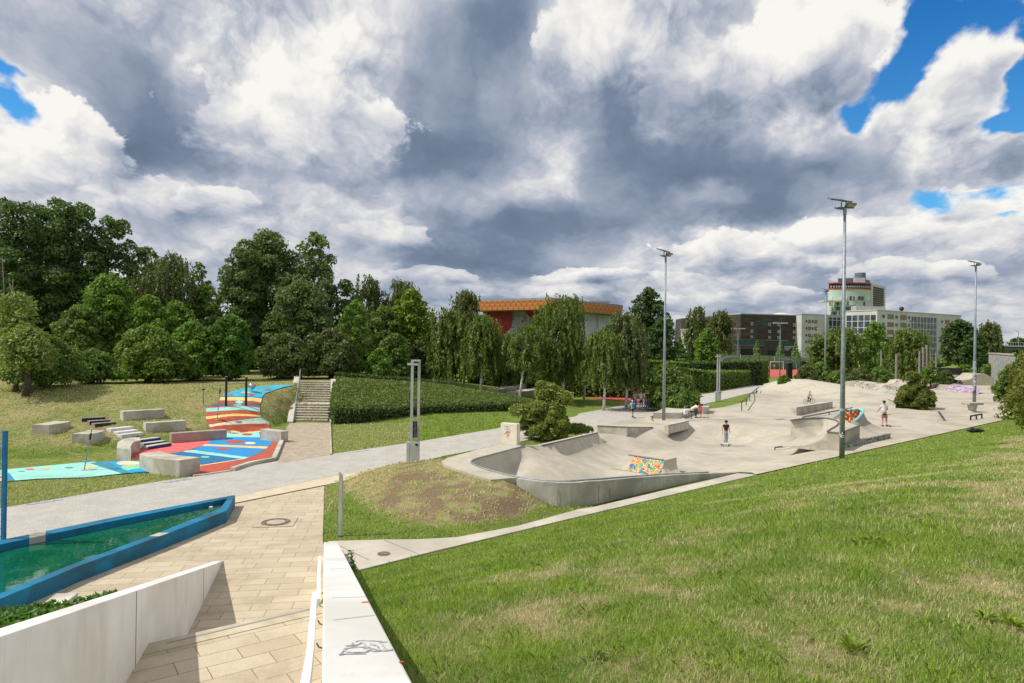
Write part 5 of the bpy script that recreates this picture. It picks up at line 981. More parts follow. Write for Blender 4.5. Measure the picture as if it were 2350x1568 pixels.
    if species not in ('shrub', 'leafy_shrub'):
        for k in range(7 if kind != 'cone' else 0):
            a = base.lerp(tp, .35+.08*k); 
            e = Vector(cs[(k*5) % len(cs)]) if cs else Vector((c.x+math.cos(k*2.4)*R_*.6, c.y+math.sin(k*2.4)*R_*.5, a.z+h*.22))
            m.tube([a, a.lerp(e, .5)+Vector((0, 0, .12*h)), e], [tb*.42, tb*.26, tb*.10], 5)
    m.build('trunk', bark, t, smooth=True); return t
T = tree
WG = 'trees of the wood behind the left bank'
T('tall', 30, 452, 860, 92, 68, 'tall dark poplar at the far left edge of the wood', WG, species='poplar', fol='poplar'); T('tall', 165, 455, 860, 92, 70, 'tall dark poplar with rounded top, second from the left', WG, species='poplar', fol='poplar'); T('tall', 262, 495, 860, 66, 71, 'tall dark poplar, lower right one of the dark group', WG, species='poplar', fol='poplar')
T('weep', 385, 566, 850, 84, 66, 'olive green birch with drooping crown between poplars and willow', WG, species='birch', fol='olive', dens=1.3); T('round', 455, 600, 850, 42, 70, 'small dark tree squeezed just left of the great willow', WG, fol='mid')
T('round', 610, 526, 830, 112, 73, 'broad dark grey-green willow, the largest crown of the wood', WG, species='willow', fol='willow', dens=1.25); T('round', 545, 565, 840, 62, 70, 'left lower lobe willow beside the largest crown', WG, species='willow', fol='willow'); T('round', 722, 530, 840, 72, 72, 'right willow with round top beside the largest crown', WG, species='willow', fol='willow'); T('round', 690, 640, 850, 90, 67, 'lower willow mass in front of the two willow tops', WG, species='willow', fol='willow')
T('weep', 850, 624, 840, 44, 80, 'thin drooping birch with sky showing through, right of the willow', WG, species='birch', fol='olive', dens=.75); T('weep', 925, 632, 800, 48, 82, 'thin topped birch standing behind the yellow-green maple', WG, species='birch', fol='olive', dens=.8)
T('round', 942, 662, 835, 54, 72, 'yellow-green maple near the gap in the wood', WG, species='maple', fol='maple'); T('round', 815, 686, 860, 44, 64, 'bright green young maple in front of the birches', WG, species='maple', fol='green'); T('round', 985, 715, 850, 30, 76, 'small yellow-green maple at the right end of the wood', WG, species='maple', fol='maple')
T('round', 250, 628, 880, 86, 58, 'fresh green pointed tree in front of the poplars', WG, fol='green'); T('round', 340, 675, 880, 62, 57.5, 'mid green tree right of the pointed one', WG, fol='green'); T('round', 180, 700, 880, 70, 56, 'dark green bushy tree below the poplars', WG, fol='mid')
T('round', 340, 745, 900, 104, 52, 'broad dotted green shrub at the foot of the wood', WG, species='leafy_shrub', fol='hedge'); T('round', 440, 735, 900, 72, 55, 'rounded green shrub left of the feathery bright tree', WG, species='leafy_shrub', fol='green'); T('round', 528, 720, 895, 66, 56, 'feathery bright green tree above the striped path', WG, fol='fern', dens=1.3)
T('round', 95, 765, 900, 108, 46, 'large grey-green shrub at the left edge of the bank', WG, species='leafy_shrub', fol='mid'); T('round', 210, 800, 898, 72, 50, 'low dark shrub between the broad shrubs', WG, species='leafy_shrub', fol='mid')
T('round', 38, 668, 790, 62, 44, 'pale lime green tree with bare branches at the left frame edge', WG, fol='light', dens=.34, trunk=.16); T('round', 60, 745, 860, 85, 43, 'pale green leafy shrub under the bare branches', WG, species='leafy_shrub', fol='light', dens=.55)
T('round', 655, 765, 895, 84, 60, 'olive flowering bush left of the top of the stairs', WG, species='leafy_shrub', fol='olive', dens=1.2); T('round', 760, 752, 895, 76, 61, 'olive flowering bush above the long stairs', WG, species='leafy_shrub', fol='olive', dens=1.2); T('round', 868, 800, 880, 40, 61, 'small bright conical bush behind the hedge', WG, species='leafy_shrub', fol='green')
T('round', 905, 765, 885, 62, 68, 'dark bush mass behind the bright conical bush', WG, species='leafy_shrub', fol='mid'); T('round', 965, 775, 885, 45, 70, 'grey-green bush at the right end of the wood', WG, species='leafy_shrub', fol='olive')
for k, (x, tp) in enumerate(((60, 740), (170, 745), (300, 750), (420, 735), (520, 760), (600, 760), (700, 770), (800, 760), (880, 770), (960, 790))): T('round', x, tp, 900, 80, 77+k % 3, 'dark background bush deep in the wood, number %s from the left in the shade row' % ('one', 'two', 'three', 'four', 'five', 'six', 'seven', 'eight', 'nine', 'ten')[k], WG, species='leafy_shrub', fol='dark', n=3500, gb=1.8)
for k, (x, tp, hw, d, f) in enumerate(((1010, 800, 40, 95, 'mid'), (1070, 790, 45, 98, 'dark'), (1140, 800, 45, 96, 'mid'), (1215, 795, 45, 92, 'dark'), (1345, 800, 45, 94, 'mid'), (1425, 790, 45, 97, 'dark'), (1540, 800, 30, 125, 'mid'), (1580, 815, 26, 190, 'mid'), (1690, 822, 30, 240, 'dark'), (2140, 822, 40, 220, 'mid'), (2240, 815, 30, 190, 'dark'))):
    T('round', x, tp, 880, hw, d, 'shadowy background tree %s' % ('behind the twin trunk birch', 'behind the spire topped birch', 'behind the small goal', 'under the climbing hall wall', 'between the largest birch and the low birch', 'between the birches and the dark round tree', 'left of the feathery conifer', 'below the airy birch pair', 'before the dark building base', 'before the glazed stair front', 'before the gravel track end')[k], 'background trees beyond the courts', fol=f, gb=0, n=2600)
T('tall', 105, 470, 870, 80, 73, 'tall dark poplar filling between the two highest ones', WG, species='poplar', fol='poplar'); T('tall', 325, 560, 870, 55, 74, 'dark poplar lower down beside the olive birch', WG, species='poplar', fol='poplar'); T('round', 470, 650, 880, 62, 66, 'mid green tree filling between the olive birch and the willow', WG, fol='mid'); T('round', 790, 640, 880, 55, 72, 'dark willow flank reaching down toward the stairs', WG, species='willow', fol='willow'); T('round', 880, 700, 880, 60, 70, 'mid green tree under the thin birches', WG, fol='mid'); T('round', 400, 690, 890, 70, 60, 'fresh green tree behind the broad dotted shrub', WG, fol='green')
def bare():
    t = thing('bare_branches', 'pale dead bare branches rising at the left frame edge', 'branches', tuple(AT(ID(10, 820), 45))); R = random.Random(2)
    for L in ([(0, 850), (12, 760), (8, 640), (5, 590)], [(-10, 830), (25, 720), (30, 640)], [(5, 800), (45, 720), (60, 690)], [(12, 760), (35, 700), (22, 650)]): MB().tube([AT(p, 44.5+R.uniform(-.5, .5)) for p in L], [.07, .045, .03, .012][:len(L)], 6).build('branch', mat('dead_wood', (.35, .29, .18), (.25, .20, .13), .9, 6), t)
bare()
BG = 'weeping birches along the court fence'
for a in ((1032, 700, 890, 46, 69, 'left weeping birch with twin white trunks'), (1068, 662, 800, 30, 72, 'tall spire topped dark birch behind the left weeping birch'), (1105, 712, 888, 44, 66, 'second weeping birch, straight white trunk beside the small goal'), (1290, 664, 905, 62, 66, 'largest full weeping birch in front of the climbing hall'), (1258, 690, 900, 40, 69, 'birch merged into the left flank of the largest one'), (1385, 756, 905, 42, 60, 'low weeping birch with white trunk beside the path'), (1436, 708, 910, 46, 62, 'yellowish weeping birch just left of the dark round tree'), (1340, 790, 895, 34, 70, 'thin dark birch behind the low one')):
    T('weep', a[0], a[1], a[2]-22, a[3], a[4], a[5], BG, species='birch', fol='birch' if 'dark' not in a[5] else 'olive', dens=1.15)
T('weep', 1205, 738, 850, 42, 64, 'sparse birch with a white leaning forked trunk', BG, species='birch', fol='birch', dens=.55, lean=.30)
T('weep', 1160, 760, 880, 40, 74, 'small birch behind the leaning trunk', BG, species='birch', fol='birch')
RG = 'trees around the far courts'
T('round', 1487, 658, 850, 60, 104, 'dark round deciduous tree right of the climbing hall', RG, fol='dark', gb=0); T('round', 1520, 730, 860, 44, 100, 'lower dark crown beside the dark round tree', RG, fol='dark', gb=0); T('cone', 1560, 775, 850, 40, 116, 'light green feathery conifer behind the nearer hedges', RG, fol='fern', gb=0); T('round', 1400, 740, 860, 40, 90, 'mid green bush behind the weeping birches', RG, fol='mid', gb=0)
T('weep', 1600, 700, 830, 34, 150, 'pale airy birch left of the dark building front', RG, species='birch', fol='olive', gb=0, dens=.6); T('weep', 1652, 710, 810, 32, 155, 'airy forked birch before the dark building', RG, species='birch', fol='olive', gb=0, dens=.6); T('round', 1622, 752, 850, 34, 140, 'mid green tree under the airy birches', RG, fol='green', gb=0)
for x, l in ((1669, 'conical young tree, leftmost of the row before the dark building'), (1737, 'conical young tree, second of the row before the dark building'), (1790, 'conical young tree, third of the row before the dark building'), (1826, 'conical young tree beside the pale building corner')): T('cone', x, 783, 835, 17, 250, l, RG, fol='mid', gb=0)
T('round', 1880, 770, 878, 34, 118, 'leafy tree at the left of the clump by the fourth mast', RG, fol='birch', gb=0); T('weep', 1930, 744, 890, 60, 120, 'broad drooping tree behind the tallest mast', RG, species='birch', fol='birch', gb=0, dens=1.3); T('round', 2008, 738, 870, 44, 128, 'rounded leafy tree right of the tallest mast', RG, fol='green', gb=0); T('round', 2040, 790, 880, 30, 122, 'smaller bush tree right of the rounded leafy tree', RG, fol='birch', gb=0)
T('weep', 2084, 748, 892, 42, 112, 'slender drooping tree in front of the glass stair facade', RG, species='birch', fol='birch', gb=0, dens=1.2); T('round', 2200, 732, 840, 46, 150, 'dark green tree left of the third mast', RG, fol='dark', gb=0); T('round', 2232, 760, 855, 34, 146, 'dark low crown just behind the third mast', RG, fol='dark', gb=0); T('weep', 2272, 735, 850, 26, 150, 'loose dark birch right of the third mast', RG, species='birch', fol='olive', gb=0)
T('round', 2338, 775, 812, 26, 330, 'distant dark dome shaped tree above the bridge', RG, fol='dark', gb=0)
for k, (x, tp, bt, hw, d, f) in enumerate(((1850, 838, 890, 30, 100, 'olive'), (1800, 862, 892, 17, 88, 'hedge'), (1880, 830, 885, 32, 102, 'mid'), (1925, 850, 890, 34, 100, 'mid'), (1975, 845, 890, 34, 104, 'olive'), (2020, 842, 888, 28, 106, 'mid'), (2135, 838, 880, 26, 100, 'mid'), (2170, 850, 882, 20, 104, 'olive'), (2215, 838, 876, 36, 122, 'mid'), (2270, 836, 876, 24, 120, 'mid'))):
    T('round', x, tp, bt, hw, d, ('grey-green shrub right of the two dark bins', 'small round shrub at the end of the far path', 'shrub under the left tree of the clump', 'dense shrub at the foot of the fourth mast', 'shrub behind the tallest mast above the wave', 'low shrub behind the far pool, centre', 'shrub behind the round plaza bush', 'low shrub left of the gravel track', 'low wide shrub mass left of the far hump ramp', 'dark shrub behind the far hump ramp')[k], 'low shrubs behind the plaza', species='leafy_shrub', fol=f, gb=0, n=2600)
# free-standing shrubs
def shrub(c, r, h, n, fol, label, size, name='leafy_shrub', trunk=True, cat='shrub', up_=.0, ztop=None, seed=1, tall=None):
    rg = random.Random(seed); t = thing(name, label, cat, tuple(c)); cs, rs = [], []
    for k in range(44): zz = (k+.5)/44; ph = k*2.4; rad = r*math.sqrt(max(.05, 1-zz**2.2))*(rg.uniform(.6, .88) if k % 4 else rg.uniform(0, .5)); lr = r*rg.uniform(.17, .30); cs.append((c.x+math.cos(ph)*rad, c.y+math.sin(ph)*rad, c.z+lr*.45+(h-lr*1.4)*zz)); rs.append(lr)
    for q in tall or (): cs.append((c.x+q[0], c.y+q[1], c.z+q[2])); rs.append(q[3])
    P, N_ = lobes_cloud(cs, rs, int(n*1.35), .3, .8); P[:, 2] = np.maximum(P[:, 2], c.z+.03); quads('crown', P, N_, size, LM[fol], t, 2.6)
    m = MB()
    for k in range(9): a = rg.uniform(0, 6.28); m.tube([c+Vector((math.cos(a)*.15, math.sin(a)*.15, -.05)), c+Vector((math.cos(a)*r*.5, math.sin(a)*r*.5, h*rg.uniform(.6, .95)))], [.03, .008], 5)
    m.build('stem', BARK, t); return t
c = G(ID(1240, 1006), .3); shrub(Vector((c.x+.3, c.y+1.5, 0)), 1.62, 2.5, 17000, 'bush', 'yellow-green bamboo-like shrub behind the upright block at the bowl', .095, seed=4, tall=[(.2, .3, 2.7, .75), (-.2, .2, 3.2, .35), (.9, .2, 2.3, .8), (-1.5, 0, 1.6, .6)])
c = G(ID(1262, 1000), .3); shrub(c+Vector((1.6, 1.2, 0)), 1.1, .6, 2500, 'hedge', 'low spreading green plants at the foot of the yellow-green shrub', .10, seed=9)
c = G(ZC(740, 520)); shrub(c+Vector((.2, 1.5, 0)), 2.5, 2.6, 9000, 'mid', 'dark green shrub growing in the angular planter', .15, seed=5, tall=[(-.7, .5, 3.0, 1.3), (.6, 0, 2.4, 1.0)]); shrub(c+Vector((.5, .2, .1)), 1.6, .8, 3500, 'hedge', 'low leafy plants spilling over the angular planter', .10, seed=6)
c = G(ID(1602, 935)); shrub(c+Vector((-1.2, .6, 0)), 1.25, 3.1, 4500, 'hedge', 'bright cone shaped bush at the right end of the angular planter', .14, seed=7)
c = G(ID(2114, 943)); shrub(c+Vector((.2, 1.3, 0)), 1.75, 2.7, 14000, 'red', 'round reddish green bush standing free on the plaza', .12, seed=8, tall=[(-.3, 0, 3.1, .6), (-.7, 0, 2.9, .5), (.3, 0, 2.5, .7)])
# ---------------------------------------------------------------- clipped hedges
def hedge(P0, P1, dep, h0, h1, label, fol='hedge', name='clipped_hedge', size=.16, dens=1.0, cat='hedge', z0=None, grp='clipped hedges beside the paths', rag=.05, base_m=None):
    a, b = Vector(P0), Vector(P1); d = up(b-a, 0); L = d.length; d.normalize(); n = Vector((-d.y, d.x, 0)); za = (a.z if z0 is None else z0); t = thing(name, label, cat, (a.x, a.y, za), grp)
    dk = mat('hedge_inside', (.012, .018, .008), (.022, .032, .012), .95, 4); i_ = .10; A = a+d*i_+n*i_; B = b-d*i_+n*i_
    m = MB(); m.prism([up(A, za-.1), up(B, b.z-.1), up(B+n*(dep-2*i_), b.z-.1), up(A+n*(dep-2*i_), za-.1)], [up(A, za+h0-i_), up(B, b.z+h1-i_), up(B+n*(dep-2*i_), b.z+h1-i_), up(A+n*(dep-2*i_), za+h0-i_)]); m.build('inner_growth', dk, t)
    hm = (h0+h1)/2; areas = [L*hm, L*dep, dep*h0, dep*h1, L*hm*.4]; tot = sum(areas); N0 = int(min(14000, tot/(size*size)*1.5*dens)); P, N_ = [], []
    for k, ar in enumerate(areas):
        q = int(N0*ar/tot); u = rng.random(q); v = rng.random(q); x = L*u; hh = h0+(h1-h0)*u; zz = za+(b.z-za)*u
        if k == 0: x, y, z, nn = x, v*0, zz+hh*v, -np.array(n)
        elif k == 1: x, y, z, nn = x, dep*v, zz+hh, np.array((0, 0, 1.))
        elif k == 2: x, y, z, nn = u*0, dep*u, za+h0*v, -np.array(d)
        elif k == 3: x, y, z, nn = u*0+L, dep*u, b.z+h1*v, np.array(d)
        else: x, y, z, nn = x, v*0+dep, zz+hh*v, np.array(n)
        p = np.array(a)[None, :]*np.array([1, 1, 0])+np.outer(x, np.array(d))+np.outer(y, np.array(n)); p[:, 2] = z; P.append(p+rng.normal(size=p.shape)*rag); N_.append(nn+rng.normal(size=p.shape)*.75)
    quads('leaves', np.concatenate(P), np.concatenate(N_), size, LM[fol], t, 1.5); return t
a, b = G(ID(766, 974)), G(ID(1232, 952)); b = Vector((G(ID(1300, 950)).x-1.2, b.y+.5, 0)); hedge(a, b, 1.3, 1.05, .95, 'low dark clipped hedge along the foot of the planted bank', 'yew', size=.15, dens=1.1)
def bank_cover():
    t = thing('planted_bank', 'sloping bank covered with dark green ground cover behind the low hedge', 'planting', tuple(a)); d = (b-a).normalized(); n = Vector((-d.y, d.x, 0)); A = a+n*1.2; B = b+n*1.2
    bk0 = AT(ID(768, 868), 56.5); bk1 = AT(ID(1000, 882), 59.5); bk2 = AT(ID(1215, 918), 60.5); bk3 = AT(ID(1290, 940), 60)
    top = [up(A, 1.0), up(A.lerp(B, .5), .98), up(B, .9)]; back = [bk0, bk1, bk2, bk3]; L = 60; P, N_ = [], []; grid = []
    def lp(arr, u): k = min(int(u*(len(arr)-1)), len(arr)-2); return arr[k].lerp(arr[k+1], u*(len(arr)-1)-k)
    for i in range(31):
        f_, g_ = lp(top, i/30), lp(back, i/30); grid.append([f_.lerp(g_, k/10)+Vector((0, 0, .30*math.sin(math.pi*k/10)*(1-i/40))) for k in range(11)]+[up(g_+Vector((0, .6, 0)), -.2)])
    m = MB()
    for i in range(30):
        for k in range(11): m.quad(grid[i][k], grid[i+1][k], grid[i+1][k+1], grid[i][k+1])
    m.add([up(grid[0][0], -.1)]+grid[0], [tuple(range(len(grid[0]), -1, -1))])
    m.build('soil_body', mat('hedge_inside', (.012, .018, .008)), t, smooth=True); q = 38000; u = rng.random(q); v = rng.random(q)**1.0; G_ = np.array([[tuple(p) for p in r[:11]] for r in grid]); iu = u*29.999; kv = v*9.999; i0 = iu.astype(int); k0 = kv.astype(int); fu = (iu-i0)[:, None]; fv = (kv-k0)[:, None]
    P = G_[i0, k0]*(1-fu)*(1-fv)+G_[i0+1, k0]*fu*(1-fv)+G_[i0, k0+1]*(1-fu)*fv+G_[i0+1, k0+1]*fu*fv; P[:, 2] += .10*(vnoise(P[:, 0], P[:, 1], 1.3, 3)-.3)+rng.random(q)*.10; quads('leaves', P, rng.normal(size=(q, 3))*.9+np.array([0, -.35, .75]), .13, LM['cover'], t, 2.0)
bank_cover()
hedge(AT(ID(770, 886), 58), AT(ID(1012, 902), 60), 1.6, 1.05, 1.0, 'dark clipped hedge along the top of the planted bank', 'yew', size=.16)
# hedges of the court and path
g0 = lambda p: G(p)
hedge(up(AT(ID(1075, 890), 77), 0), up(AT(ID(1470, 890), 74), 0), 1.5, 3.2, 3.4, 'tall stilted hornbeam hedge behind the weeping birches', size=.24, dens=.9)
hedge(G(ZC(560, 325)), G(ZC(1075, 318)), 3.5, 3.4, 2.6, 'light green clipped hedge block nearest the path', size=.2); hedge(G(ZC(1080, 305)), G(ZC(1475, 250)), 3, 2.4, 2.2, 'long clipped hedge block in the middle beside the path', size=.22)
hedge(G(ZC(1535, 237)), G(ZC(1650, 222)), 4, 3.6, 3.6, 'short clipped hedge block at the end of the path', size=.26); hedge(up(AT(ID(1560, 890), 96), 0), up(AT(ID(1750, 890), 104), 0), 2, 3.3, 3.6, 'dark hedge line behind the blocks beside the path', 'yew', size=.28)
hedge(up(AT(ID(1480, 900), 82), 0), up(AT(ID(1580, 900), 86), 0), 3, 4.0, 3.6, 'hedge block below the dark round tree', size=.24)
# leafy bed left of the wing wall, ivy wall at the right
def bed():
    t = thing('leafy_bed', 'glossy green ground cover bed behind the white wedge wall', 'planting', (-9, 12, 0)); P = [G(Z3(*p), .25) for p in ((-60, 850), (-60, 745), (130, 715), (330, 690), (520, 655), (640, 640), (560, 690), (300, 790))]; q = 5200; xs = [p.x for p in P]; ys = [p.y for p in P]
    X = rng.uniform(min(xs)-3, max(xs), q*5); Y = rng.uniform(min(ys)-3, max(ys), q*5); k = inside(X, Y, xy(P)+[]) ; X = X[k][:q]; Y = Y[k][:q]; n = len(X); Zz = .05+.42*np.sqrt(rng.random(n))*(.5+.6*vnoise(X, Y, 1.2, 3)); quads('leaves', np.stack([X, Y, Zz], 1), rng.normal(size=(n, 3))*.8+np.array([-.1, -.1, .8]), .075, LM['fern'], t, 2.2); 
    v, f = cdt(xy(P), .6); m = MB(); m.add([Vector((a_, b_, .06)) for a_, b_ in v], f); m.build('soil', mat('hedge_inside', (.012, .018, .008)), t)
bed()
def ivy():
    pts = [Vector((31, 38.5, 0)), Vector((38.0, 49.5, 0)), Vector((42.4, 57.6, 0))]; 
    t = thing('ivy_hedge', 'thick overgrown creeper mass with reddish tips at the right frame edge', 'creeper', tuple(pts[1])); m = MB(); q = 15000; P = []; N_ = []
    for k in range(70):
        u = random.random(); p = (pts[0].lerp(pts[1], u*2) if u < .5 else pts[1].lerp(pts[2], u*2-1)); z = random.uniform(.2, 5.0)*(1 if u < .9 else .75); r = random.uniform(.8, 1.25); P.append((p.x+.1+random.uniform(-.5, .3)+z*.16, p.y+.5*z*.15, z)); N_.append(r)
    Q, N2 = lobes_cloud(P, N_, q, .25, .7); quads('leaves', Q, N2, .20, LM['ivy'], t, 1.5)
    s = MB()
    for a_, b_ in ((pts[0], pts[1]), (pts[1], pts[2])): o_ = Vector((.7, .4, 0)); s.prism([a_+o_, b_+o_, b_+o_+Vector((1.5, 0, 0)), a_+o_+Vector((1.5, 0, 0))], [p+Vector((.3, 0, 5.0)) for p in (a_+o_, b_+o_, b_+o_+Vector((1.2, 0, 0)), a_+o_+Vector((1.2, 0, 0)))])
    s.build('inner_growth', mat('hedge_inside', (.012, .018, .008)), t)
    c = G(ID(2318, 925)); shrub(c+Vector((.6, .5, 0)), 1.8, 4.2, 4200, 'mid', 'tall dark shrub with white blooms before the graffiti wall', .2, seed=12)
ivy()
# ---------------------------------------------------------------- buildings
def face(m, A, B, pts, mi=0, off=.0):
    """polygon laid on the upright plane through A and B; pts are (metres along, height)"""
    d = up(B-A, 0).normalized(); n = Vector((d.y, -d.x, 0))*off; m.add([up(A, 0)+d*u+n+Vector((0, 0, z)) for u, z in pts], [tuple(range(len(pts)))], mi)
def hall():
    t = thing('climbing_hall', 'hall with copper shingle roof edge and red and grey climbing walls above the birches', 'building', tuple(AT(ID(1250, 800), 100)))
    cu = bpy.data.materials.new('copper_shingle'); cu.use_nodes = True; N = NT(cu.node_tree); b = cu.node_tree.nodes['Principled BSDF']; pos = N.add('ShaderNodeNewGeometry').outputs['Position']
    sx = N.add('ShaderNodeSeparateXYZ', {0: pos}); zz = N.m('FRACT', N.m('MULTIPLY', sx.outputs[2], 1.9)); row = N.m('FLOOR', N.m('MULTIPLY', sx.outputs[2], 1.9)); xx = N.m('FRACT', N.m('ADD', N.m('MULTIPLY', sx.outputs[0], 1.3), N.m('MULTIPLY', row, .5)))
    c = N.mix(N.m('MULTIPLY', N.m('MULTIPLY_ADD', zz, .6, .4), N.mr(xx, .0, .5)), (.42, .14, .045), (.85, .34, .11)); N.l.new(c, b.inputs['Base Color']); b.inputs['Metallic'].default_value = .25; b.inputs['Roughness'].default_value = .5
    gw = mat('climbing_grey', (.36, .35, .33), (.46, .45, .43), .9, .4, 4, col3=(.28, .27, .26), sc3=.25); rd = mat('climbing_red', (.38, .022, .028), (.45, .03, .035), .7, .4); wh = mat('hall_white', (.66, .67, .66), (.72, .73, .72), .7, .5, 4); gl = mat('dark_glass', (.02, .03, .035), (.04, .055, .06), .15, .5)
    A, B, Cc = AT(ID(1108, 800), 104), AT(ID(1262, 800), 98), AT(ID(1402, 800), 112); A.z = B.z = Cc.z = 0
    D = A+Vector((8, 34, 0)); E = Cc+Vector((4, 30, 0)); zr = lambda y_, p: AT(ID(1250, y_), p.y).z
    f = [A, B, Cc, E, D]; hw_ = AT(ID(1250, 711), 98).z
    m = MB(); m.prism([p for p in f], [up(p, hw_) for p in f]); m.build('wall', wh, t)
    ap = A.lerp(B, .02); L = (B-A).length; g = MB(); face(g, A, B, [(0, .3), (L-.1, .3), (L-.1, hw_-.15), (.0, hw_-.15)], 0, .12); g.build('climbing_wall', gw, t)
    r = MB(); H_ = hw_
    face(r, A, B, [(.2, H_-.2), (5.4, H_-.2), (5.2, H_-2.2), (4.0, H_-3.8), (8.4, H_-6.4), (9.4, H_-7.0), (7.4, H_-9.), (3.2, H_-6.2), (2.6, H_-3.9), (.8, H_-3.4)], 0, .2); face(r, A, B, [(7.4, H_-.2), (L-.3, H_-.2), (L-.3, H_-2.6), (L-1.5, H_-2.8)], 0, .2)
    r.build('red_panel', rd, t); h = MB(); R = random.Random(4)
    for k in range(420): face(h, A, B, [(u, z) for u, z in (lambda a_, b_: ((a_, b_), (a_+.16, b_), (a_+.16, b_+.13), (a_, b_+.13)))(R.uniform(.3, L-.5), R.uniform(2.5, H_-.4))], 0, .26)
    h.build('climbing_holds', mat('hold_dark', (.03, .03, .035), (.12, .10, .09), .8, 3, 0), t)['kind'] = 'stuff'
    L2 = (Cc-B).length; g = MB(); face(g, B, Cc, [(.05, .3), (4.0, .3), (5.0, H_-.15), (.05, H_-.15)], 0, .10); g.build('climbing_wall', gw, t); g = MB(); face(g, B, Cc, [(4.1, .3), (6.2, .3), (6.9, H_-.15), (5.2, H_-.15)], 0, .14); g.build('glass_strip', gl, t)
    for u in (9.2, 13.4): g = MB(); p = B+(Cc-B).normalized()*u; g.box(up(p+Vector((.1, -.2, 0)), H_/2), (.5, .5, H_-.3), .6); g.build('pilaster', wh, t)
    # roof slab with shingled fascia, proud of the walls
    o = [AT(ID(1088, 800), 101.5), AT(ID(1262, 800), 95), AT(ID(1425, 800), 110), E+Vector((2, 3, 0)), D+Vector((-3, 3, 0))]; fb = [up(p, hw_-.1) for p in o]; ft = [up(p+(Vector((o[1].x, 118, 0))-up(p, 0)).normalized()*-.25, hw_+1.25) for p in o]
    q = MB()
    for i in range(5): q.quad(fb[i], fb[(i+1) % 5], ft[(i+1) % 5], ft[i])
    q.build('copper_fascia', cu, t); q = MB(); q.add(fb, [(4, 3, 2, 1, 0)]); q.prism(ft, [p+Vector((0, 0, .28)) for p in ft]); q.build('roof', mat('roof_grey', (.24, .26, .28), (.30, .32, .34), .7, 1), t)
    v = MB(); c = AT(ID(1375, 686), 118); v.box((c.x, 118, hw_+1.9), (3.0, 2.4, 1.1)); v.box((c.x, 118, hw_+2.6), (3.8, 3, .3)); v.build('roof_vent', mat('vent_grey', (.36, .36, .34), (.42, .42, .40)), t); v = MB(); c = AT(ID(1243, 686), 112); v.box((c.x, 112, hw_+1.7), (4.6, 3, .5)); v.build('roof_vent', mat('vent_grey', (.36, .36, .34)), t)
hall()
def block(name, label, A, B, dep, h, m, parts=True):
    t = thing(name, label, 'building', (A.x, A.y, 0)); A = up(A, 0); B = up(B, 0); d = (B-A).normalized(); n = Vector((-d.y, d.x, 0)); q = MB(); base = [A, B, B+n*dep, A+n*dep]; q.prism([up(p, -.5) for p in base], [up(p, h) for p in base]); q.build('wall', m, t)
    r = MB(); e = .25; bb = [A-d*e-n*e, B+d*e-n*e, B+d*e+n*(dep+e), A-d*e+n*(dep+e)]; r.prism([up(p, h) for p in bb], [up(p, h+.45) for p in bb]); r.build('roof', mat('roof_edge', (.45, .45, .44), (.5, .5, .49), .7, 1), t); return t, A, B, d, n
dk = bpy.data.materials.new('dark_timber_cladding'); dk.use_nodes = True; N = NT(dk.node_tree); b_ = dk.node_tree.nodes['Principled BSDF']; pos = N.add('ShaderNodeNewGeometry').outputs['Position']
ns = N.noise(N.v('MULTIPLY', pos, (.10, .10, 2.6)), 1.6, 5, .65).outputs[0]; ns2 = N.noise(pos, .09, 4, .6).outputs[0]; c_ = N.mix(N.mr(ns, .35, .68), (.020, .017, .016), (.070, .060, .055)); c_ = N.mix(N.mr(ns2, .45, .7, 0, .6), c_, (.10, .085, .075)); N.l.new(c_, b_.inputs['Base Color']); b_.inputs['Roughness'].default_value = .75
GLS = mat('window_glass', (.035, .045, .055), (.09, .11, .12), .15, .3, 2); WFR = mat('white_window', (.60, .61, .62), (.50, .52, .54), .5, .5, 2); BRN = mat('brown_panel', (.22, .155, .12), (.26, .19, .15), .8, .4, 3)
def win(t, A, d, u, z, w, h, m, name='window', off=.10, frame=None):
    n = Vector((d.y, -d.x, 0)); c = A+d*(u+w/2)+n*off; q = MB(); q.box(up(c, z+h/2), (w, .22, h), math.atan2(d.y, d.x)); o = q.build(name, m, t)
    if frame: q = MB(); q.box(up(c+n*.12, z+h/2), (w*.62, .05, h*.7), math.atan2(d.y, d.x)); q.build('pane', frame, o)
    return o
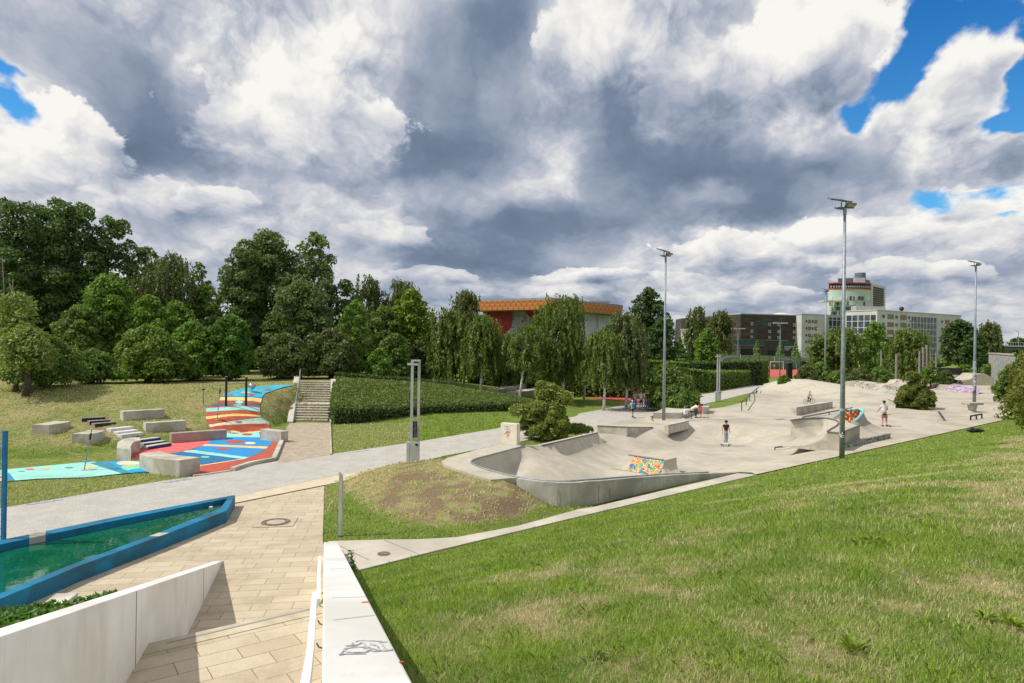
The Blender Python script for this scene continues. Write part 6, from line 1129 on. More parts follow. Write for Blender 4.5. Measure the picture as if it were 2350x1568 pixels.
def dark_building():
    D1 = 330; f = lambda x, dd: AT(ID(x, 800), dd); t, A, B, d, n = block('apartment_block', 'long dark timber clad apartment block behind the courts', f(1699, D1-4), f(1838, D1+6), 20, AT(ID(1770, 723), D1).z, dk); L = (B-A).length
    A2 = f(1556, D1+14); A2.z = 0; hL = AT(ID(1640, 724), D1+5).z; q = MB(); hl0 = AT(ID(1560, 730), D1+10).z
    q.prism([up(A2, -.5), up(A, -.5), up(A+Vector((0, 18, 0)), -.5), up(A2+Vector((2, 18, 0)), -.5)], [up(A2+Vector((1.6, 0, 0)), hl0), up(A, AT(ID(1699, 722), D1).z), up(A+Vector((0, 18, 0)), hL), up(A2+Vector((3, 18, 0)), hl0)]); q.build('wall', dk, t)
    dd = (A-A2).normalized(); LL = (A-A2).length; ph = lambda y_: AT(ID(1700, y_), D1).z; br = mat('red_brown_timber', (.055, .026, .020), (.085, .038, .028), .8, .8, 3); gg = mat('green_glass', (.012, .045, .045), (.02, .07, .065), .15, .2)
    R = random.Random(8)
    for (y1, y2) in ((740, 747), (757, 763), (770.5, 776)):
        z1, z2 = ph(y2), ph(y1); 
        for u0, u1 in ((.02, .20), (.30, .46), (.52, .60), (.70, .88)): win(t, A, d, u0*L, z1, (u1-u0)*L, z2-z1, R.choice((br, gg, br)), 'window', .08)
        for u0 in (.16, .45, .60, .86): win(t, A, d, u0*L, z1, 1.3, z2-z1, WFR, 'window', .14, GLS)
        for u0, u1 in ((.08, .24), (.45, .62), (.74, .92)): win(t, A2, dd, u0*LL, z1-.3, (u1-u0)*LL, z2-z1, br, 'window', .08)
    win(t, A2, dd, LL*.55, ph(791), LL*.42, 2.2, gg, 'window_band', .1); win(t, A, d, -1, ph(791), L*.42, 2.4, gg, 'window_band', .1); win(t, A, d, L*.62, ph(791), L*.22, 2.2, gg, 'window_band', .1); win(t, A, d, -2, ph(776)-1.0, L*.84, .35, mat('pale_band', (.22, .20, .19)), 'string_course', .1); win(t, A2, dd, LL*.5, ph(793), LL*.5, .3, mat('pale_band', (.22, .20, .19)), 'string_course', .1); win(t, A, d, -1, ph(793), L*.42, .3, mat('pale_band', (.22, .20, .19)), 'string_course', .1)
    win(t, A, d, 0, -.3, L*.25, 5.2, mat('opening_shade_black', (.012, .012, .012)), 'entrance', .1); win(t, A, d, L*.45, -.3, L*.12, 4.8, mat('opening_shade_black', (.012, .012, .012)), 'entrance', .1)  # flat black panels, the shade inside the entrances is put into the colour
    z = ph(795)
    q = MB(); R = random.Random(5)
    for k in range(3):
        u = L*(.72+.0*k)
        for j in range(9-2*k): win_w = R.uniform(.25, .55); face(q, A, B, [(u, z-k*.75), (u+win_w, z-k*.75), (u+win_w, z-k*.75+.42), (u, z-k*.75+.42)], 0, .2); u += win_w+.16
    q.build('facade_lettering', WFR, t)
    # low white hall and dome behind
    t2, *_ = block('white_hall', 'low white hall half hidden left of the dark apartment block', f(1562, D1-20), f(1616, D1-24), 14, AT(ID(1590, 758), D1-20).z, mat('hall_paint', (.50, .52, .47), (.42, .44, .38), .8, .3, 4))
    c = f(1792, D1+30); z = AT(ID(1792, 724), D1+30).z; t3 = thing('roof_dome', 'small pale domed roof peeping over the dark apartment block', 'roof', (c.x, c.y, 0)); q = MB(); q.sphere((c.x, c.y, z-1.2), 1, 20, 10, sc=(6.5, 6, 2.6)); q.build('dome', mat('dome_white', (.55, .55, .53)), t3, True); q = MB(); q.tube([(c.x, c.y, -.5), (c.x, c.y, z-1.0)], 6.2, 16); q.build('drum', mat('dome_white', (.55, .55, .53)), t3)
dark_building()
def white_building():
    wp = mat('white_render', (.53, .53, .51), (.60, .60, .58), .85, .15, 5, col3=(.47, .47, .45), sc3=.08); D1 = 332; f = lambda x, dd: AT(ID(x, 800), dd)
    t, A, B, d, n = block('office_block', 'white office block wing between the dark block and the round tower', f(1839, D1), f(2012, D1+26), 16, AT(ID(1860, 722), D1).z, wp); L = (B-A).length; R = random.Random(3)
    ph = lambda y_, dd=D1: AT(ID(1860, y_), dd).z
    for y1 in (733, 749, 765, 780, 797):
        for k in range(2): u = 2.2+k*4.4; win(t, A, d, u, ph(y1+8.5), 2.0, 1.7, WFR, 'window', .06, GLS); win(t, A, d, u+2.0, ph(y1+8.5), 2.4, 1.7, BRN, 'panel', .05)
    def glassy(t, A, d, u0, u1, z0, z1, m0=GLS):
        win(t, A, d, u0, z0, u1-u0, z1-z0, m0, 'glass_front', .05); k = u0
        while k < u1: win(t, A, d, k, z0, .35, z1-z0, WFR, 'mullion', .22); k += 3.0
        z = z0+2.8
        while z < z1: win(t, A, d, u0, z, u1-u0, .25, WFR, 'transom', .18); z += 3.1
    glassy(t, A, d, L*.33, L*.98, ph(790), ph(726))
    D2 = 318; t, A, B, d, n = block('office_block', 'white office block with tall glazed stair front and brown panels at right', f(2012, D2), f(2204, D2+40), 16, AT(ID(2020, 713), D2).z, wp); L = (B-A).length; ph2 = lambda y_: AT(ID(2050, y_), D2+8).z
    for i, y1 in enumerate((724, 742, 759, 775, 790)):
        for k in range(5 if i == 0 else 5):
            u = L*.04+k*L*.072
            if k % 2: win(t, A, d, u, ph2(y1+9), L*.066, 2.2, BRN, 'panel', .05)
            else: win(t, A, d, u, ph2(y1+9), L*.05, 2.2, WFR, 'window', .06, GLS)
            if k < 4: u = L*.73+k*L*.065; (win(t, A, d, u, ph2(y1+14), L*.055, 2.2, BRN, 'panel', .05) if k % 2 else win(t, A, d, u, ph2(y1+14), L*.045, 2.2, WFR, 'window', .06, GLS))
    glassy(t, A, d, L*.36, L*.69, .5, ph2(722)-.3); glassy(t, A+n*15.6, -n, .3, 15., .5, ph2(725))
    q = MB(); c = f(2068, D2+14); q.sphere((c.x, c.y, ph2(707)), 1.1, 10, 8); q.tube([(c.x, c.y, ph2(713)), (c.x, c.y, ph2(707))], .15, 6); q.build('satellite_dish', BLK, t, True)
    q = MB(); c = f(1990, D2+20); q.box((c.x, c.y, AT(ID(1990, 712), D2+20).z), (14, 5, 3.6)); q.build('roof_plant', mat('vent_grey', (.36, .36, .34)), t)
white_building()
def tower():
    D1 = 420; f = lambda x, dd=D1: up(AT(ID(x, 800), dd), 0); z = lambda y_: AT(ID(1962, y_), D1).z
    gn = mat('pale_green_render', (.44, .53, .42), (.55, .58, .44), .85, .12, 4, col3=(.42, .55, .50), sc3=.07); red = mat('red_band', (.34, .03, .035), (.42, .12, .05), .7, .5, 3); tl = mat('teal_shutter', (.0, .20, .17), (.01, .26, .22), .6); gy = mat('plant_grey', (.11, .14, .17), (.15, .18, .21), .6, .5)
    c = f(1950, D1+5); t = thing('round_tower', 'rounded pale green office tower with red banded top storey', 'tower', (c.x, c.y, 0)); x0, x1 = f(1899, D1+5), f(2003, D1+1); r = (x1.x-x0.x)/2; cx = (x0.x+x1.x)/2; F = f(2029, D1+24)
    P = lambda a, o=0.: Vector((cx+(r+o)*math.cos(a), c.y+(r*.42+o)*math.sin(a), 0)); A0, A1 = math.pi*1.0, math.pi*1.93
    def shell(z0, z1, off, m, name):
        p = [P(a, off) for a in np.linspace(A0, A1, 26)]; p2 = p+[F+Vector((off*.5, 0, 0)), f(2012, D1+34), f(1925, D1+34)]; q = MB(); q.prism([up(v, z0) for v in p2], [up(v, z1) for v in p2]); return q.build(name, m, t)
    shell(-.5, z(664), 0, gn, 'wall'); shell(z(663.8), z(651), -.4, BLK, 'dark_storey'); shell(z(664), z(662), .3, red, 'red_band'); shell(z(651), z(648.6), .4, red, 'red_band'); shell(z(657.6), z(656.6), .1, red, 'red_band')
    def seg(a, w, z0, h, m, name='window'):
        p = P(a, .1); tn = Vector((-r*math.sin(a), r*.42*math.cos(a), 0)); q = MB(); q.box(up(p, z0+h/2), (w, .35, h), math.atan2(tn.y, tn.x)); return q.build(name, m, t)
    R = random.Random(6)
    for y_ in (683, 695, 707, 718, 729):
        x = -.94
        while x < .92:
            a = math.pi*1.5+math.asin(x)
            if R.random() > (.12 if y_ > 700 else .45): seg(a, 1.3, z(y_+6), 2.3, R.choice((WFR, WFR, GLS))); seg(a+.085, 1.0, z(y_+6), 2.3, tl if y_ > 700 or R.random() < .3 else WFR, 'shutter')
            x += .135
    x = -.93
    while x < .93: seg(math.pi*1.5+math.asin(x), .75, z(660.3), 1.1, mat('storey_window', (.40, .41, .42), (.30, .31, .33)), 'top_window'); x += .10
    E_ = P(A1); d = (F-E_).normalized(); n = Vector((d.y, -d.x, 0))
    MB().bar([up(E_+n*.2, z(648.6)/2), up(F+n*.2, z(648.6)/2)], .5, z(648.6)).build('flank_wall', mat('flank_white', (.55, .54, .52)), t); q = MB()
    for k in range(14): zz = z(724)+k*(z(652)-z(724))/14; q.bar([up(E_.lerp(F, .12)+n*.6, zz), up(E_.lerp(F, .85)+n*.6, zz)], .3, 1.0)
    q.build('slat_flank', mat('slat_dark', (.06, .05, .05)), t)
    b = f(1910, D1-2); MB().box((b.x, b.y, z(693)), (14, 7, .8)).build('balcony', gn, t)
    a0, a1 = f(1921, D1+2), f(1995, D1+2); a2 = f(1995, D1+14); q = MB(); B_ = [a0, a1-Vector((4, 0, 0)), a1+Vector((0, 5, 0)), a2, f(1923, D1+14)]; q.prism([up(v, z(648)) for v in B_], [up(v, z(h)) for v, h in zip(B_, (639, 636.5, 638.5, 638, 639))]); q.build('plant_room', gy, t)
    p = f(1972, D1+7); MB().tube([up(p, z(639)), up(p, z(624))], 3.2, 16).build('roof_tank', gy, t); p = f(1970, D1+1.4); MB().box(up(p, z(643.5)), (7, .4, 3.5)).build('louvre', WFR, t)
tower()
def bridge():
    t = thing('road_bridge', 'dark green steel road bridge crossing at the far right', 'bridge', tuple(AT(ID(2300, 800), 210))); dg = mat('bridge_green', (.02, .045, .038), (.03, .06, .05), .6, .5); L0, L1 = AT(ID(2272, 800), 205), AT(ID(2500, 800), 190); zt = AT(ID(2300, 794), 205).z; zb = AT(ID(2300, 803), 205).z
    MB().bar([up(L0, (zt+zb)/2-.15), up(L1, (zt+zb)/2-.15)], 7, (zt-zb)*.75).build('deck', dg, t); MB().bar([up(L0, zt-.1), up(L1, zt-.1)], 7.6, .35).build('edge_beam', mat('bridge_grey', (.22, .22, .20)), t); q = MB()
    for k in range(40): p = L0.lerp(L1, k/39); q.tube([up(p+Vector((0, -3.6, 0)), zt), up(p+Vector((0, -3.6, 0)), zt+.9)], .05, 4)
    q.tube([up(L0+Vector((0, -3.6, 0)), zt+.95), up(L1+Vector((0, -3.6, 0)), zt+.95)], .06, 5); q.build('railing', STEEL, t); q = MB(); p = L0+Vector((3, 0, 0)); q.box(up(p, zb/2), (2.5, 7, zb)); q.build('abutment', CONW, t)
    p = AT(ID(2337, 800), 200); t2 = thing('bridge_lamp', 'thin lamp on the distant bridge above the dome shaped tree', 'street lamp', (p.x, p.y, 0)); z2 = AT(ID(2337, 761), 200).z; MB().tube([up(p, zt), up(p, z2), up(p+Vector((-1, 0, 0)), z2+.3)], .09, 6).build('pole', STEEL, t2)
bridge()
def graffiti_wall():
    gm = graffiti('wall_mural', [(.32, .34, .33), (.10, .32, .33), (.40, .40, .38), (.07, .22, .30), (.45, .43, .40), (.42, .16, .05), (.30, .45, .44), (.05, .07, .09), (.36, .36, .35)], .35)
    a, b = Vector((44.8, 58, 0)), Vector((88, 126, 0)); d = (b-a).normalized(); n = Vector((-d.y, d.x, 0)); h = 5.2; t = thing('graffiti_wall', 'high concrete wall covered in turquoise and orange murals along the right edge', 'wall', tuple(a))
    q = MB(); r = [a, a+n*-.5, b+n*-.5, b]; q.prism([up(p, -.3) for p in r], [up(p, h) for p in r]); q.build('wall', CONW, t); q = MB(); q.quad(up(a+n*.012, .0), up(a.lerp(b, .8)+n*.012, .0), up(a.lerp(b, .8)+n*.012, h-.35), up(a+n*.012, h-.35)); q.build('mural', gm, t); q = MB(); q.bar([up(a-n*.25, h+.08), up(b-n*.25, h+.08)], .7, .16); q.build('coping', CON, t)
graffiti_wall()
# ---------------------------------------------------------------- far courts, goals, bins, small works
S_('red_court', [G(ZQ(1200, 832)), G(ZQ(2060, 842)), G(ZQ(2010, 936)), G(ZQ(1610, 936))], .03, mat('court_red', (.42, .075, .06), (.47, .10, .08), .9, .5, 4))
S_('red_track', [G(ZP(0, 1068)), G(ZP(140, 1070)), G(ZP(150, 1092)), G(ZP(0, 1092))], lambda x, y: H(x, y)+.05, mat('court_red', (.42, .075, .06)), 1.)
S_('red_walk', [G(ZP(*p)) for p in ((960, 1135), (1300, 1150), (1700, 1185), (2065, 1222), (1900, 1236), (1500, 1195), (1200, 1165), (960, 1143))], lambda x, y: H(x, y)+.02, mat('court_red', (.42, .075, .06)), 1.)
S_('blue_court', [G(ZP(*p)) for p in ((840, 1080), (1750, 1100), (1700, 1160), (900, 1105))], lambda x, y: H(x, y)+.04, mat('court_blue', (.10, .30, .42), (.13, .34, .46), .9, .5, 4), 1.5)
S_('parking_lot', [G(ZQ(500, 770)), G(ZQ(1250, 690)), G(ZQ(1150, 665)), G(ZQ(420, 700))], .02, mat('sand_lot', (.40, .33, .22), (.46, .40, .30), .95, .3, 3))
def goal(base, tp, label, w=.07, grp='football goals'):
    a, b = G(base[0]), G(base[1]); h = AT(tp, a.y).z; t = thing('football_goal', label, 'goal', tuple(a), grp); m = MB(); m.tube([a, up(a, h), up(b, h), b], w, 6); m.build('frame', WFR, t); m = MB(); k = Vector((0, 1.4, 0)); m.tube([up(a, h), a+k, b+k, up(b, h)], w*.5, 5); m.build('back_frame', WFR, t)
goal((ZQ(1662, 842), ZQ(1832, 842)), ZQ(1662, 740), 'white football goal on the red court', .10); goal((ZP(390, 1118), ZP(440, 1118)), ZP(390, 1052), 'small white goal frame on the lawn under the birches', .05); goal((ZQ(1060, 828), ZQ(1225, 828)), ZQ(1060, 782), 'low wide grey goal left of the green mound', .09)
def hoop(p, tp, w, label):
    a = G(p); z = AT(tp, a.y).z; t = thing('basketball_hoop', label, 'hoop', tuple(a), 'curved basketball hoops'); s = 1 if w > 0 else -1; L = [a, up(a, z*.5), up(a-Vector((.12*w, 0, 0)), z*.8), up(a-Vector((.4*w, 0, 0)), z*.97), up(a-Vector((w, 0, 0)), z)]; MB().tube(smooth_line(L, 4), .075, 8).build('post', STEEL, t); MB().box(up(a-Vector((w*1.1, 0, 0)), z), (1.6, .08, 1.2), 1.3).build('backboard', mat('backboard', (.20, .24, .25)), t)
hoop(ZQ(1997, 842), ZQ(1997, 706), 13*.4, 'grey curved hoop post at the right end of the red court'); hoop(ZQ(1036, 830), ZQ(1036, 668), -4.6, 'grey curved hoop post left of the green mound')
m = MB(); c = AT(ZQ(1480, 800), 190); m.sphere((c.x, c.y, 0), 1, 32, 10, sc=(26, 9, AT(ZQ(1440, 655), 190).z)); o = m.build('green_mound', mat('mound_green', (.018, .040, .012), (.035, .060, .018), .95, .6, 5, bump=.5), smooth=True); tag(o, kind='structure')
for (p, h, lab) in ((ZF(345, 320), .95, 'dark cube bin beside the small round shrub'), (ZF(575, 288), 1.15, 'dark boxy bin among the shrubs behind the wave')):
    a = G(p); t = thing('dark_bin', lab, 'bin', tuple(a), 'dark boxy bins'); s = a.y*.0306; MB().box((0, 0, .65*s*.6), (.85, .85, 1.3*s*.6)).build('body', BLK, t, world=False); MB().box((0, 0, .65*s*1.22), (.95, .95, .08)).build('lid', mat('bin_lid', (.16, .15, .13)), t, world=False)
R = random.Random(11)
for k, (x, y0_, y1_, hw) in enumerate(((2118, 850, 797, 4), (2126, 850, 792, 4), (2134, 850, 806, 3), (2148, 850, 808, 2.6), (2110, 850, 806, 3), (2057, 845, 812, 3.5), (2022, 845, 805, 2.5), (1466, 855, 824, 2.6))):
    a = up(AT(ID(x, y0_), 108 if k < 7 else 78), 0); z = AT(ID(x, y1_), a.y).z; ln = .35 if k == 7 else 0; o = MB().tube([a, up(a+Vector((ln*2, 0, 0)), z)], [hw*a.y/FOC*.9, hw*a.y/FOC*.7], 7).build('timber_post', mat('grey_timber', (.20, .18, .16), (.27, .25, .22), .9, 3, 4)); tag(o, 'weathered grey timber play post, %s' % ('third of the cluster left of the track', 'tallest of the cluster left of the track', 'fourth of the cluster left of the track', 'thin one at the right of the cluster', 'left one of the cluster by the slender tree', 'stout one under the rounded leafy tree', 'thin one behind the clump', 'leaning one by the stilted hedge')[k], 'post', 'weathered timber posts')
for (pts, lab) in (((ZP(655, 1158), ZP(955, 1128)), 'low pale retaining ledge on the lawn, upper one'), ((ZP(832, 1182), ZP(1160, 1158)), 'low pale retaining ledge on the lawn, lower one'), ((ZP(1150, 1185), ZP(1335, 1188)), 'short retaining ledge beside the red walk')):
    a, b = VH(pts[0]), VH(pts[1]); d = up(b-a, 0).normalized(); n = Vector((-d.y, d.x, 0)); z = max(a.z, b.z)+.35; o = MB().prism([up(a, -.1), up(b, -.1), up(b+n*1.2, -.1), up(a+n*1.2, -.1)], [up(a, z), up(b, z), up(b+n*1.2, z), up(a+n*1.2, z)]).build('retaining_ledge', CONB); tag(o, lab, 'ledge', 'retaining ledges on the lawn')
def vehicle(p, w, h, L, rz, m, label, name='parked_car', kindv='car'):
    a = G(p) if not isinstance(p, Vector) else p; t = thing(name, label, kindv, tuple(a), None, rz); b = MB(); sec = [(-L/2, .35), (-L/2, h*.55), (-L*.36, h*.62), (-L*.24, h*.97), (L*.22, h), (L*.36, h*.62), (L/2, h*.52), (L/2, .35)]
    n = len(sec); b.add([Vector((x, s*w/2*(.88 if z > h*.7 else 1), z)) for s in (-1, 1) for x, z in sec], [tuple(range(n)), tuple(range(2*n-1, n-1, -1))]+[(i, i+n, (i+1) % n+n, (i+1) % n) for i in range(n)]); b.build('body', m, t, world=False)
    g = MB(); 
    for s in (-1, 1): g.add([Vector((x, s*(w/2*.93+.02), z)) for x, z in ((-L*.33, h*.63), (-L*.22, h*.92), (L*.20, h*.94), (L*.31, h*.63))], [(0, 1, 2, 3)])
    g.build('window', GLS, t, world=False)
    for x in (-L*.31, L*.31):
        for s in (-1, 1): MB().tube([(x, s*w/2-s*.15, .33), (x, s*w/2+s*.02, .33)], .33, 12).build('wheel', BLK, t, world=False)
vehicle(G(ZQ(1200, 676)), 1.8, 1.9, 4.4, .1, mat('green_paint', (.12, .35, .05), None, .35), 'green van parked before the dark apartment block', 'parked_van', 'van')
vehicle(up(AT(ZQ(760, 775), 165), 0), 1.8, 1.45, 4.3, .3, mat('dark_car', (.05, .055, .06), None, .3), 'grey car parked beyond the hedges under the green tree'); vehicle(up(AT(ID(1895, 838), 150), 0), 1.8, 1.4, 4.2, .2, mat('silver_car', (.35, .38, .40), None, .3), 'pale car glimpsed beside the leafy clump')
def truck():
    a = up(AT(ZR(548, 815), 120), 0); t = thing('flatbed_trailer', 'dark and white flatbed trailer parked on the gravel track', 'trailer', tuple(a)); MB().box((0, 0, 2.0), (5.6, 3, 1.2)).build('dark_body', BLK, t, world=False); MB().box((0, -.2, 1.15), (5.4, 3, .55)).build('white_side', WFR, t, world=False)
    for x in (-1.6, 1.6): MB().tube([(x, -1.5, .4), (x, -1.2, .4)], .42, 12).build('wheel', BLK, t, world=False)
truck()
def court_fence():
    t = thing('court_fence', 'tall thin wire court fence in front of the green mound', 'fence', tuple(G(ZQ(1100, 850)))); a, b = G(ZQ(1040, 900)), G(ZQ(1990, 940)); a.y = b.y = 126
    for k in range(7): p = a.lerp(b, k/6); MB().tube([up(p, 0), up(p, 5.2)], .05, 6).build('post', BLK, t)
    MB().tube([up(a, 5.2), up(b, 5.2)], .03, 5).build('top_rail', BLK, t)
court_fence()
# ---------------------------------------------------------------- grass blades
BL = blademat('grass_blade', (.285, .420, .050), (.195, .325, .042), (.74, .63, .38))
def blades(name, X, Y, Z, hgt, wid, dry, m, label=None):
    n = len(X); a = rng.random(n)*2*math.pi; ln = rng.random(n)**.7*.75; b = np.stack([np.cos(a), np.sin(a), np.zeros(n)], 1); la = rng.random(n)*2*math.pi; l = np.stack([np.cos(la)*ln, np.sin(la)*ln, np.ones(n)], 1); base = np.stack([X, Y, Z], 1)
    w = wid[:, None]; h = hgt[:, None]; mid = base+l*h*.55*np.array([.6, .6, 1]); V = np.stack([base-b*w*.5, base+b*w*.5, mid+b*w*.32, base+l*h*np.array([1.25, 1.25, .95]), mid-b*w*.32], 1).reshape(-1, 3)
    me = bpy.data.meshes.new(name); me.vertices.add(5*n); me.vertices.foreach_set('co', V.ravel()); me.loops.add(5*n); me.loops.foreach_set('vertex_index', np.arange(5*n)); me.polygons.add(n); me.polygons.foreach_set('loop_start', np.arange(n)*5); me.materials.append(m); me.update(calc_edges=True)
    at = me.attributes.new('dry', 'FLOAT', 'POINT'); at.data.foreach_set('value', np.repeat(dry, 5).astype(np.float32)); o = bpy.data.objects.new(name, me); C.objects.link(o); tag(o, label, None, None, 'stuff'); return o
def hill_grass(n=330000):
    d = np.exp(rng.uniform(math.log(1.9), math.log(64), n)); az = rng.uniform(-.40, .80, n); X = d*np.tan(az)*0+d*np.sin(az); Y = d*np.cos(az); s = side(X, Y); k = (s > -.05) & (X > -.271*Y+.38); X, Y, d, s = X[k], Y[k], d[k], s[k]; Z = H(X, Y)-.03
    dr, di = dryness(X, Y); clump = vnoise(X, Y, 2.1, 3, 21); tall = ss(.5, .75, clump); k = rng.random(len(X)) > .55*dr*ss(.35, .7, vnoise(X, Y, 4., 2, 5)); X, Y, Z, d, dr, tall = [q[k] for q in (X, Y, Z, d, dr, tall)]; n = len(X)
    hg = (.030+.030*rng.random(n)+.040*tall*rng.random(n))*(1-.30*dr)*(1+.012*d); wd = .0042*np.maximum(1, d/4.2); fn = vnoise(X, Y, 3.4, 4, 77); dd = np.clip(dr*1.0-.16+(fn-.5)*1.5+rng.normal(size=n)*.25+.12*(rng.random(n) < .15), 0, 1)
    blades('grass', X, Y, Z, hg, wd, dd, BL, 'short lawn grass with dry straw patches on the near slope')
hill_grass()
def lawn_tufts(n=120000):
    d = rng.uniform(17, 56, n); az = rng.uniform(-.66, .12, n); X = d*np.sin(az); Y = d*np.cos(az); k = np.zeros(n, bool)
    sl = [[tuple(p)[:2] for p in map(G, q)] for q in ((MOUNDP), (ID(-20, 1160), ZA(40, 968), ZA(800, 838), ZA(1255, 768), ZA(1180, 762), ZA(965, 738), ZA(560, 772), ZA(0, 800)), (Z5(716, 742), Z5(720, 500), ID(1200, 957), Z5(2100, 440), Z5(2045, 530), Z5(1400, 638)), (ZP(1300, 1190), ZP(2050, 1225), ZP(1620, 1290), ZP(1330, 1345)), (ZC(1010, 440), ZC(1200, 395), ZC(1480, 325), ZC(1490, 350), ZC(1300, 440), ZC(1100, 475)))]
    for q in sl: k |= inside(X, Y, q)
    e = (emb(X, Y) > .06) & (X < -12.8-.26*(Y-47)) & (Y < 57); k |= e
    pl = [[tuple(VH(ZL(*p)))[:2] for p in q] for q in (((1198, 470), (1270, 420), (1420, 290), (1600, 206), (1900, 150), (2350, 126), (2330, 152), (2030, 246), (1955, 400), (1965, 580), (2100, 660), (2107, 765), (2260, 775), (2245, 935), (1025, 1400), (300, 1325), (0, 1340), (0, 1180), (300, 1000), (1480, 880), (1480, 780), (1260, 775), (1240, 690), (1200, 610)),)]
    for q in pl: k &= ~inside(X, Y, q)
    k &= polydist(X, Y, [G(p)[:2] for p in (ZA(0, 760), ZA(560, 720), ZA(900, 690))]) > 1.5
    k &= ~((mound(X, Y) > .01) & (polydist(X, Y, DECK+RIM[7:12]) < .12)) & ~inside(X, Y, [tuple(p) for p in DECK]+[(1.2, 24.2), (3, 25), (2, 33), (-1, 33.6)]) & ~inside(X, Y, SKATE); X, Y = X[k], Y[k]; Z = H(X, Y)-.03; dr, di = dryness(X, Y); nn = vnoise(X, Y, 1.7, 4, 31)
    g = rng.random(len(X)) < np.clip(1.25-1.1*di-.45*dr+(nn-.5)*2.6, .05, 1); X, Y, Z, dr, nn = X[g], Y[g], Z[g], dr[g], nn[g]; n = len(X); d = np.hypot(X, Y)
    blades('lawn_grass', X, Y, Z, (.045+.05*rng.random(n))*(.8+.5*nn), .0011*d+.01, np.clip(dr*1.4-.1+rng.normal(size=n)*.3, 0, 1), BL, 'patchy thin grass on the lawns, mound and left bank')
lawn_tufts()
def weeds():
    t = MB(); R = random.Random(5)
    for (px, py, s) in ((380*.6213+1100, 1400+28*.6213, 1.1), (660*.6213+1100, 1400+190*.6213, .8), (1660*.6213+1100, 1400+365*.6213, 1.3), (620*.6213+1100, 1400+400*.6213, .9), (2300*.6213+1100, 1400+260*.6213, 1.5), (2190*.6213+1100, 1400+235*.6213, 1.2), (1095*.6213+1100, 1400+440*.6213, .8), (2180, 1355, 1.6), (2215, 1362, 1.2), (1480, 1398, .8)):
        c = VH((px/1.0894, py/1.0894)); th = thing('weed', 'tuft', 'weed', tuple(c), 'leafy weeds on the near slope'); m = MB()
        for k in range(22):
            a = R.uniform(0, 6.28); L = s*R.uniform(.04, .10); e = R.uniform(.3, 1.2); d = Vector((math.cos(a)*math.cos(e), math.sin(a)*math.cos(e), math.sin(e))); w = d.cross(Vector((0, 0, 1))).normalized()*L*.16; p = c+Vector((math.cos(a), math.sin(a), 0))*.02; m.add([p, p+d*L*.5+w, p+d*L-Vector((0, 0, L*.2)), p+d*L*.5-w], [(0, 1, 2, 3)])
        m.build('leaves', LM['maple'], th)
    for o, l in zip([o for o in bpy.data.objects if o.get('category') == 'weed'], ('broad leaved weed tuft high on the slope, nearest the footpath', 'weed tuft beside the small bare soil spot', 'big bright weed tuft on the lower right slope', 'weed tuft at the lower left of the slope', 'largest weed tuft by the right frame edge', 'weed tuft left of the largest one at the right edge', 'small weed tuft on the dry patch, bottom centre', 'spreading weed tuft far up the right slope', 'smaller weed tuft beside the spreading one up the slope', 'weed tuft in the middle of the upper slope')): o['label'] = l
weeds()
def edge_plant():
    c = AT(ZW(1030, 330), 13.8); c.z = float(H(c.x+.15, c.y)); t = thing('tall_weed', 'tall thin weed growing against the parapet wall at the path edge', 'weed', tuple(c)); m = MB(); m.tube([c, c+Vector((-.05, 0, .25)), c+Vector((-.12, 0, .55))], [.008, .006, .003], 5); m.build('stem', LM['green'], t); q = 90; z = rng.random(q); P = np.array(c)+np.stack([-.12*z+rng.normal(size=q)*.03, rng.normal(size=q)*.03, z*.55], 1); quads('leaves', P, rng.normal(size=(q, 3))+np.array([0, 0, .6]), .035, LM['fern'], t, 2.6)
edge_plant()
# ---------------------------------------------------------------- people
SKIN = mat('skin', (.50, .28, .19), (.56, .33, .23), .6, 20, 2); 
def cm(name, c, c2=None): return mat('cloth_'+name, c, c2 or tuple(min(1, x*1.25+.01) for x in c), .85, 14, 4, bump=.3, bsc=40)
def skin(name, nodes, edges, m, parent, root=0, lvl=1):
    me = bpy.data.meshes.new(name); bm = bmesh.new(); ly = bm.verts.layers.skin.verify(); vs = []
    for (p, r) in nodes:
        v = bm.verts.new(p); v[ly].radius = (r, r) if not isinstance(r, tuple) else r; vs.append(v)
    vs[root][ly].use_root = True
    for a, b in edges: bm.edges.new((vs[a], vs[b]))
    bm.to_mesh(me); bm.free(); me.materials.append(m); o = bpy.data.objects.new(name, me); C.objects.link(o); o.parent = parent
    s = o.modifiers.new('skin', 'SKIN'); s.use_smooth_shade = True; q = o.modifiers.new('sub', 'SUBSURF'); q.levels = lvl; q.render_levels = lvl; return o
STAND = dict(pel=(0, 0, .94), ch=(0, 0, 1.28), nk=(0, 0, 1.49), hd=(0, -.015, 1.62), lsh=(-.175, 0, 1.42), rsh=(.175, 0, 1.42), lel=(-.235, .02, 1.13), rel=(.235, .02, 1.13), lwr=(-.25, -.05, .88), rwr=(.25, -.05, .88), lhp=(-.09, 0, .90), rhp=(.09, 0, .90), lkn=(-.10, -.02, .50), rkn=(.10, -.02, .50), lan=(-.10, .02, .08), ran=(.10, .02, .08))
